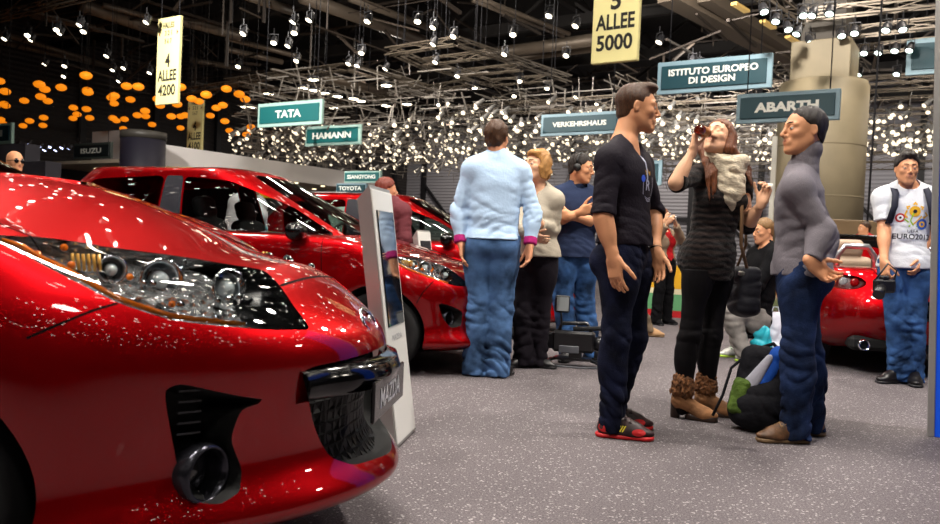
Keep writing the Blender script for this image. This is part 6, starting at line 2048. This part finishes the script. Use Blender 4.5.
# ------------------------------------------------------------------ stands and columns in the background
def stands():
    # big round column
    c = at(815, 250, 20); c[2] = 0
    r = empty('column', c, 'thick round beige column behind man in grey turtleneck', 'column')
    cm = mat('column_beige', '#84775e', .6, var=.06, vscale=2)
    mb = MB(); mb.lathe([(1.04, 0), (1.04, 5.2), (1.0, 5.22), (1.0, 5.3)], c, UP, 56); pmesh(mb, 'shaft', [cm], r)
    for zz in (1.2, 2.45, 3.7):
        mb = MB(); mb.lathe([(1.04, zz), (1.046, zz+.01), (1.046, zz+.03), (1.04, zz+.04)], c, UP, 56, capends=False); pmesh(mb, 'seam', [mat('seam_brown', '#7d7058', .7)], r)
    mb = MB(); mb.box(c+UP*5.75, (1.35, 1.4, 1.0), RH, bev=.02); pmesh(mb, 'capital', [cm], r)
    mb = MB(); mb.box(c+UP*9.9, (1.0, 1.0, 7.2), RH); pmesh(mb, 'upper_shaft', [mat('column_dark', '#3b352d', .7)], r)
    p = at(853, 152, 19.2); mb = MB(); mb.box(p, (.16, .16, .45), RH, bev=.02); tag(mb.build('fire_box', [mat('fire_red', '#8a1a14', .5)], loc=p), 'small red box fixed to the right side of the beige column', 'fire box')
    # tan counter behind the roadster
    p = at(850, 225, 15); mb = MB(); mb.box((p[0], p[1], .85), (1.9, .5, 1.7), None, bev=.02); tag(mb.build('counter_wall', [mat('counter_tan', '#8b7355', .6)], loc=(p[0], p[1], 0)), 'tan partition standing behind the open red roadster', 'partition')
    # white stand with a lit canopy at left
    p0 = at(172, 150, 29); p0[2] = 0
    r = empty('exhibition_stand', p0, 'large white stand with a sloping lit canopy behind the red hatchbacks', 'stand')
    wh = mat('stand_white', '#d9d4d2', .6); un = mat('canopy_underside', '#b9a994', .6); dk = mat('stand_dark', '#1d1a22', .7)
    mb = MB(); mb.box(p0+AX*5.5+BX*.1+UP*3.65, (.25, 13, .75), RH); pmesh(mb, 'fascia', [wh], r)
    mb = MB(); mb.box(p0+AX*5.5+BX*4+UP*3.4, (8, 13, .12), RH); pmesh(mb, 'canopy', [un], r)
    mb = MB(); mb.box(p0+AX*5.5+BX*7.8+UP*1.7, (.2, 13, 3.4), RH); pmesh(mb, 'rear_panel', [dk], r)
    mb = MB(); mb.box(p0+AX*11.6+BX*4+UP*1.7, (8, .2, 3.4), RH); pmesh(mb, 'end_panel', [wh], r)
    dlm = lens_mat('downlight_glow', '#ffe6b8', 5)
    for i in range(7):
        for j in range(3):
            mb = MB(); mb.lathe([(.10, 0), (.09, -.02), (.001, -.025)], p0+AX*(.6+1.7*i)+BX*(1.2+2.2*j)+UP*3.34, UP, 12); pmesh(mb, 'downlight', [dlm], r)
    # further white band, dark drum and panels at left
    p = at(117, 139, 36); mb = MB(); mb.box((p[0], p[1], p[2]-1.6), (3.2, .4, 3.9), RH); tag(mb.build('stand_wall', [wh], loc=(p[0], p[1], 0)), 'white stand wall behind the ISUZU sign', 'partition')
    p = at(143, 150, 27); r = empty('display_drum', (p[0], p[1], 0), 'dark purple drum tower beside the cream banner, left', 'tower')
    mb = MB(); mb.lathe([(.72, 0), (.72, p[2]+.55), (.001, p[2]+.56)], (p[0], p[1], 0), UP, 32); pmesh(mb, 'drum', [mat('drum_purple', '#14101f', .6)], r)
    mb = MB(); mb.lathe([(.74, p[2]+.35), (.74, p[2]+.6), (.001, p[2]+.62)], (p[0], p[1], 0), UP, 32); pmesh(mb, 'rim', [mat('drum_rim', '#3c3833', .5)], r)
    p = at(43, 160, 12.5); mb = MB(); mb.box((p[0], p[1], .965), (.6, .25, 1.93), RH); tag(mb.build('dark_panel', [dk], loc=(p[0], p[1], 0)), 'black display panel right of the bald man', 'partition')
    p = at(20, 150, 13.5); mb = MB(); mb.box((p[0], p[1], 1.14), (.8, .25, 2.28), RH); tag(mb.build('dark_panel', [dk], loc=(p[0], p[1], 0)), 'black display panel behind the bald man', 'partition')
    p = at(262, 189, 22); mb = MB(); mb.box(p, (1.0, .1, .5), RH); o = MB(); mb.bar(p-UP*.2, [p[0], p[1], 0], .08); tag(mb.build('yellow_board', [mat('board_yellow', '#e0b81e', .5)], loc=(p[0], p[1], 0)), 'small yellow board above the roofs of the red hatchbacks', 'board')
    p = at(338, 193, 24); mb = MB(); mb.box((p[0], p[1], p[2]/2), (1.4, .8, p[2]), RH); tag(mb.build('white_plinth', [wh], loc=(p[0], p[1], 0)), 'low white display block left of the TOYOTA sign', 'plinth')
    # low coloured display behind the woman
    p = gnd(672, 318); r = empty('display_stand', p, 'low red, green and cream display base between the standing people', 'plinth')
    for z0, z1, m, nm in ((0, .1, mat('base_red', '#b01c22', .5), 'red_step'), (.1, .34, mat('base_green', '#5d9a6a', .5), 'green_band'), (.34, .42, mat('base_cream', '#d9cfae', .5), 'cream_top'), (.42, .75, mat('base_yellow', '#d8a21e', .5), 'yellow_panel')):
        mb = MB(); mb.box(p+AX*.5+UP*(z0+z1)/2, (1.2, .8, z1-z0), RH); pmesh(mb, nm, [m], r)
    # blue light pillar at the right edge
    p = gnd(927, 436); r = empty('light_pillar', p, 'tall blue panel with brushed silver edge at the right border', 'pillar')
    ex = np.array([.855, -.518, 0]); ey = np.array([.518, .855, 0]); u2 = nz(UP-ex*.032); R = np.stack([ex, ey, u2], 1)
    mb = MB(); mb.box(p+ex*.6+ey*.09+u2*1.9, (1.13, .16, 3.8), R); pmesh(mb, 'blue_panel', [mat('panel_blue', '#0b4fd0', .35, emit='#0a46c8', es=.35)], r)
    mb = MB(); mb.box(p+ex*.018+ey*.09+u2*1.9, (.036, .2, 3.8), R, bev=.004); pmesh(mb, 'silver_edge', [mat('brushed_silver', '#a8a6a4', .35, .6)], r)
    # thin dark cable in front of the far wall
    p = at(873, 100, 13); mb = MB(); mb.tube([[p[0], p[1], 0], [p[0]+.1, p[1], 9]], .016, 6); tag(mb.build('cable', [mat('dark_steel', '#1f1e22', .6)], loc=(p[0], p[1], 0)), 'thin dark cable hanging right of the beige column', 'cable')
    p = at(774, 160, 17); mb = MB(); mb.box((p[0], p[1], 1.75), (.09, .09, 3.5), RH); tag(mb.build('lit_edge_strip', [mat('lit_edge_white', '#e2ddd0', .5)], loc=(p[0], p[1], 0)), 'slim white post at the left side of the beige column', 'post')  # bright strip stands in for light on the column's left edge


def totem(base, top_h, w, th, lean, label, dirn, screen=True, txt=True):
    """slim information stand leaning back; dirn = way the broad face looks"""
    f = hd(dirn); s = np.array([-f[1], f[0], 0])                 # s runs along the face
    r = empty('information_stand', base, label, 'information stand')
    b = np.asarray(base, float); up = nz(UP-f*tan(radians(lean))); nrm = nz(np.cross(s, up)); nrm = nrm if nrm@f > 0 else -nrm
    L = top_h/cos(radians(lean))
    R = np.stack([s, nrm, up], 1)
    P = lambda x, d, h: b+s*x+nrm*d+up*h
    V = []; 
    for d, cut in ((0, 0), (-th, -.06)):
        V += [P(-w/2*1.06, d, 0), P(w/2*1.06, d, 0), P(w/2, d, L+cut), P(-w/2, d, L+cut)]
    V = [np.array([v[0], v[1], max(v[2], .003)]) for v in V]
    mb = MB(); mb.add(V, [(0, 1, 2, 3), (7, 6, 5, 4), (0, 4, 5, 1), (1, 5, 6, 2), (2, 6, 7, 3), (3, 7, 4, 0)]); pmesh(mb, 'housing', [mat('brushed_silver', '#a8a6a4', .35, .6)], r)
    mb = MB(); mb.box(P(0, .004, L*.5), (w*.99, .008, L*.97), R, bev=.003); pmesh(mb, 'front_plate', [mat('plate_white', '#dcdcd8', .3, coat=.3)], r)
    mb = MB(); mb.box(P(0, .011, L*.68), (w*.8, .008, L*.45), R, bev=.003); pmesh(mb, 'screen', [mat('screen_black', '#07080b', .05, coat=1)], r)
    if txt:
        V, Fs = text_mesh('MAZDA', .04, width=w*.5); mb = MB(); mb.add([P(v[0], .0095, L*.41+v[1]) for v in V], Fs); pmesh(mb, 'lettering', [mat('lettering_grey', '#9a9ca0', .4)], r)
    mb = MB(); mb.box(b+np.array([0, 0, .008])-f*.1, (w*1.02, .16, .016), np.stack([s, f, UP], 1), bev=.004); pmesh(mb, 'foot_plate', [mat('foot_steel', '#4c4c50', .4, .7)], r)


def props():
    totem(gnd(405, 443)+np.array([0.0, .06, 0]), 1.2, .36, .065, 8.5, 'slim silver and white information stand leaning back beside the nearest red car', -9)
    p = at(437, 250, 7.6); totem((p[0], p[1], 0), 1.06, .3, .05, 8, 'small white information stand between the two red hatchbacks behind', -20, txt=False)
    # backpack on the floor
    b = gnd(752, 430); r = empty('backpack', b, 'black and blue rucksack on the carpet between woman and man in grey', 'backpack')
    kf = cloth('pack_black', '#131318', .8, .3, 60); bf = cloth('pack_blue', '#1f4ea8', .7, .2, 60); gf = cloth('pack_grey', '#9a9aa6', .7, .2, 60)
    t = nz((.22, .1, 1)); s = nz(np.cross(t, (-.5, -.85, 0))); f = nz(np.cross(s, t)); f = f if f[1] < 0 else -f
    R = np.stack([s, f, t], 1); P = lambda x, y, z: b+s*x+f*y+t*z
    F = Field(.006); F.box(P(.0, 0, .235), (.14, .09, .225), R, .07, .03); F.ell(P(0, .06, .13), (.135, .09, .13), R, .05); F.cut((0, 0, .004), (0, 0, -1)); F.fold(P(0, .05, .3), t, .2, .006, .07, 4); F.fold(P(0, .1, .12), t+s*.4, .16, .006, .06, 5)
    sdf_obj(F, 'pack_body', [kf], r)
    F = Field(.006); F.cap(P(-.02, .075, .2), P(.06, .085, .43), .05, .042, .03, flat=(f, .6)); F.cap(P(.06, .085, .43), P(.09, .04, .45), .042, .035, .02); sdf_obj(F, 'blue_panel', [bf], r)
    F = Field(.006); F.cap(P(-.06, .1, .2), P(.02, .112, .40), .045, .02, .02, flat=(f, .5)); sdf_obj(F, 'grey_panel', [gf], r)
    F = Field(.006); F.box(P(-.085, .1, .16), (.05, .035, .1), R, .03, .01); F.noise(.002, 120, 3); sdf_obj(F, 'mesh_pocket', [cloth('pocket_green', '#3f5220', .7, .5, 60, var=.6)], r)
    for sg in (-1, 1):
        mb = MB(); mb.tube([P(.1*sg, -.06, .43), P(.13*sg, -.14, .36), P(.14*sg, -.16, .22), P(.11*sg, -.1, .06)], .016, 8); pmesh(mb, 'shoulder_strap', [kf], r)
    mb = MB(); mb.tube([P(-.13, .05, .36), P(-.17, .06, .3), P(-.18, .07, .14), P(-.2, .1, .02)], .008, 6); mb.tube([P(-.05, -.03, .455), P(0, -.04, .49), P(.05, -.03, .455)], .011, 8); pmesh(mb, 'carry_loop', [kf], r)
    # bottle the woman drinks from
    w = at(704, 132, 4.41); m_ = at(716, 137.5, 4.545); d = nz(m_-w); L = np.linalg.norm(m_-w)
    r = empty('bottle', w, 'small amber bottle held to the mouth of the woman in the dark dress', 'bottle')
    mb = MB(); mb.lathe([(.001, -.075), (.026, -.075), (.030, -.068), (.030, .03), (.022, .06), (.0125, .085), (.012, L)], w, d, 24); pmesh(mb, 'glass', [mat('amber_glass', '#7a2410', .05, trans=.75, coat=1)], r)
    mb = MB(); mb.lathe([(.0305, -.045), (.0309, -.04), (.0309, .01), (.0305, .015)], w, d, 24, capends=False); pmesh(mb, 'band', [mat('bottle_gold', '#a8622a', .3, .4)], r)
    # small white cup in her other hand
    p = at(768, 190, 4.50); mb = MB(); mb.lathe([(.001, -.03), (.018, -.03), (.024, .035), (.022, .035), (.017, -.022)], p, (0, 0, 1), 20); tag(mb.build('cup', [mat('cup_white', '#e6e2d8', .5)], loc=p), 'tiny white cup in the raised left hand of the woman in the dress', 'cup')
    # handbag at her side
    p = at(744, 290, 4.78); r = empty('handbag', p-UP*.16, 'dark handbag with tan strap hanging behind the woman in the dress', 'bag')
    F = Field(.007); F.box(p, (.06, .13, .14), None, .04, .02); F.ell(p-UP*.08, (.07, .14, .08), None, .04); F.fold(p, UP, .2, .007, .06, 1); sdf_obj(F, 'pouch', [cloth('bag_dark', '#26262c', .6, .3, 40)], r)
    mb = MB(); mb.box(p+np.array([-.045, -.1, .1]), (.05, .05, .03), None, bev=.008); pmesh(mb, 'buckle', [mat('buckle_steel', '#a9a59c', .3, .8)], r)
    mb = MB(); mb.tube([p+np.array([-.02, -.1, .12]), at(741, 245, 4.62), at(742, 215, 4.52), at(741, 190, 4.55), at(739, 172, 4.66)], .011, 6); mb.tube([p+np.array([-.02, .1, .12]), at(746, 245, 4.75), at(746, 205, 4.8)], .009, 6); pmesh(mb, 'strap', [mat('strap_tan', '#8a6a4a', .7)], r)
    # carrier bags beside the seated figure
    for x, y, Y, c, lab, h, w_ in ((773, 362, 6.75, '#c9cbd8', 'white carrier bag standing beside the seated person', .42, .13), (760, 362, 6.9, '#27a3b4', 'turquoise carrier bag standing next to the white one', .34, .09)):
        p = gnd(x, y); r = empty('carrier_bag', p, lab, 'bag'); m = mat('bag_'+c.strip('#'), c, .4, bump=.5, bscale=14)
        F = Field(.008); F.cap(p+UP*.05, p+UP*(h-.06), w_, w_*.75, .04, flat=(hd(60), .6)); F.cut(p+UP*.004, -UP); F.fold(p+UP*.12, UP, .2, .014, .08, 3); F.fold(p+UP*.2, hd(10), .2, .01, .07, 5); sdf_obj(F, 'bag_body', [m], r)
        mb = MB(); mb.tube([p+UP*(h-.02)+hd(0)*.05, p+UP*(h+.08)+hd(0)*.02, p+UP*(h+.08)-hd(0)*.02, p+UP*(h-.02)-hd(0)*.05], .006, 6); pmesh(mb, 'handle', [m], r)
    # video camera on the floor
    b = gnd(575, 366); r = empty('video_camera', b, 'black professional video camera resting on the floor by man in navy shirt', 'camera')
    d = hd(-12); s = np.array([-d[1], d[0], 0]); R = np.stack([d, s, UP], 1); P = lambda x, y, z: b+d*x+s*y+UP*z
    kb = mat('camera_black', '#101014', .4, coat=.3); kg = mat('camera_grey', '#54565c', .4)
    mb = MB(); mb.box(P(-.02, 0, .2), (.34, .13, .17), R, bev=.02); mb.box(P(-.22, 0, .2), (.1, .11, .13), R, bev=.015); pmesh(mb, 'camera_body', [kb], r)
    mb = MB(); mb.lathe([(.055, 0), (.062, .03), (.06, .12), (.075, .13), (.08, .2), (.07, .2), (.06, .15)], P(.15, 0, .19), d, 24); pmesh(mb, 'lens', [kb], r)
    mb = MB(); mb.tube([P(-.14, 0, .28), P(-.12, 0, .34), P(.08, 0, .35), P(.12, 0, .28)], .017, 8); pmesh(mb, 'handle', [kb], r)
    mb = MB(); mb.tube([P(-.02, -.1, .31), P(.26, -.1, .33)], .018, 10); pmesh(mb, 'microphone', [mat('foam_black', '#18181a', .95)], r)
    mb = MB(); mb.tube([P(-.12, -.03, .33), P(-.13, -.04, .45)], .009, 6); mb.box(P(-.12, -.05, .5), (.12, .03, .14), R, bev=.012); pmesh(mb, 'monitor', [kb], r)
    mb = MB(); mb.box(P(-.115, -.068, .5), (.095, .006, .11), R); pmesh(mb, 'monitor_screen', [mat('monitor_pale', '#9ea4a6', .3)], r)
    mb = MB(); mb.box(P(-.05, -.075, .14), (.16, .02, .06), R, bev=.006); pmesh(mb, 'side_panel', [kg], r)
    mb = MB(); mb.tube([P(-.3, -.06, .02), P(-.15, -.14, .012), P(.05, -.16, .012), P(.2, -.1, .012)], .007, 6); pmesh(mb, 'cable', [kg], r)
    mb = MB(); mb.box(P(-.02, 0, .06), (.3, .12, .02), R); mb.tube([P(-.15, 0, .06), P(-.3, -.12, .012)], .012, 6); mb.tube([P(-.15, 0, .06), P(-.28, .14, .012)], .012, 6); mb.tube([P(.1, 0, .06), P(.26, -.1, .012)], .012, 6); mb.tube([P(.1, 0, .06), P(.26, .12, .012)], .012, 6); mb.box(P(0, 0, .09), (.1, .1, .06), R); pmesh(mb, 'low_tripod', [kb], r)
    # still camera hanging from the hand of the man at right
    p = at(884, 286, 6.02); r = empty('still_camera', p-UP*.1, 'black still camera held low by young man in white T-shirt', 'camera')
    mb = MB(); mb.box(p, (.15, .075, .10), None, bev=.014); mb.box(p+UP*.06, (.06, .06, .04), None, bev=.012); pmesh(mb, 'camera_body', [kb], r)
    mb = MB(); mb.lathe([(.035, 0), (.04, .05), (.042, .1), (.034, .1)], p-np.array([.03, .02, .01]), nz((-.5, -.6, -.55)), 20); pmesh(mb, 'lens', [kb], r)
    mb = MB(); mb.tube([p+np.array([.07, 0, .03]), p+np.array([.09, 0, .12]), p+np.array([.02, 0, .17]), p+np.array([-.07, 0, .04])], .007, 6); pmesh(mb, 'neck_strap', [kb], r)
# ================================================================== CAMERA
def camera():
    cd = bpy.data.cameras.new('camera'); co = bpy.data.objects.new('camera', cd); COL.objects.link(co)
    Mx = Matrix(((CR[0], CU[0], -CF[0], 0), (CR[1], CU[1], -CF[1], 0), (CR[2], CU[2], -CF[2], CAMH), (0, 0, 0, 1)))
    co.matrix_world = Mx
    cd.sensor_width = 36; cd.lens = FPX/940*36; cd.clip_end = 300; cd.clip_start = .05
    cd.dof.use_dof = True; cd.dof.focus_distance = 4.5; cd.dof.aperture_fstop = 4.5
    S.camera = co
# ================================================================== LIGHT
LE = .34


def area(x, y, z, e, size=.8, tx=None, c=(1, .94, .86), spread=None):
    l = bpy.data.lights.new('area_light', 'AREA'); l.shape = 'DISK'; l.size = size; l.energy = e*LE; l.color = c
    o = bpy.data.objects.new('area_light', l); COL.objects.link(o); o.location = (x, y, z)
    t = Vector(tx or (x, y, 0))-Vector((x, y, z)); o.rotation_euler = t.to_track_quat('-Z', 'Y').to_euler()
    if spread: l.spread = radians(spread)
    return o


def lights():
    w = bpy.data.worlds.new('hall_air'); S.world = w; w.use_nodes = True
    w.node_tree.nodes['Background'].inputs[0].default_value = (.5, .45, .42, 1); w.node_tree.nodes['Background'].inputs[1].default_value = .02
    W = (1, .93, .84)
    area(-2.6, .3, 6.5, 430, .5, (-1.2, 2, .6), W)        # over the nearest car
    area(-.6, 4.2, 7, 650, .5, (-.3, 4.5, 0), W)
    area(-2.5, 5.2, 6.8, 650, .5, (-1.5, 6.5, .5), W)
    area(-.6, 1.4, 6.2, 650, .5, (1.4, 4.2, .8), W)       # front of the standing group
    area(4.0, 4.0, 6.4, 1250, .35, (1.2, 4.3, 1.0), (1, .92, .82))
    area(-.9, 6.6, 6.8, 600, .5, (.8, 5, 1.0), W)
    area(3.4, 6.2, 7, 520, .5, (3.4, 8, 0), W)
    area(5.5, 8.6, 7, 500, .5, (4.3, 9, 0), W)
    area(1, 10, 7.5, 700, .6, (1, 10, 0), W)
    area(-4.5, 9, 7.5, 600, .6, (-4, 9, 0), W)
    area(1.5, -2.5, 7, 200, .8, (1.5, 1.5, 0), W)
    # lamps added high up to brighten the trusses and end walls
    for a, b, e in ((20, 0, 2600), (20, 16, 2000), (36, -6, 2600), (36, 10, 2600), (54, 2, 2600), (54, 20, 3600), (54, 38, 3200), (34, 28, 2600), (16, -14, 1400), (34, -20, 2200)):
        p = hw(a, b, 11.2); area(p[0], p[1], p[2], e, 1.2, None, (1, .9, .78))
    # unseen lamps added to wash the far rig and the sign faces
    for a, b, z, e in ((14, 4, 8.8, 1500), (12, -6, 8.8, 900), (16, 14, 8.5, 1100), (22, 8, 9, 1700), (22, -4, 9, 1500), (9, 18, 7.5, 2600)):
        p = hw(a, b, z); t = hw(a+14, b+1, 5.5); area(p[0], p[1], p[2], e, .8, tuple(t), (1, .95, .88), 110)
    S.view_settings.view_transform = 'Standard'; S.view_settings.look = 'None'; S.view_settings.exposure = 0; S.view_settings.gamma = 1; S.view_settings.use_curve_mapping = False
    S.cycles.use_denoising = True; S.cycles.sample_clamp_indirect = 4; S.cycles.max_bounces = 8; S.cycles.transparent_max_bounces = 16


shell(); overhead(); signs(); stands(); cars(); people(); props(); lights(); camera()
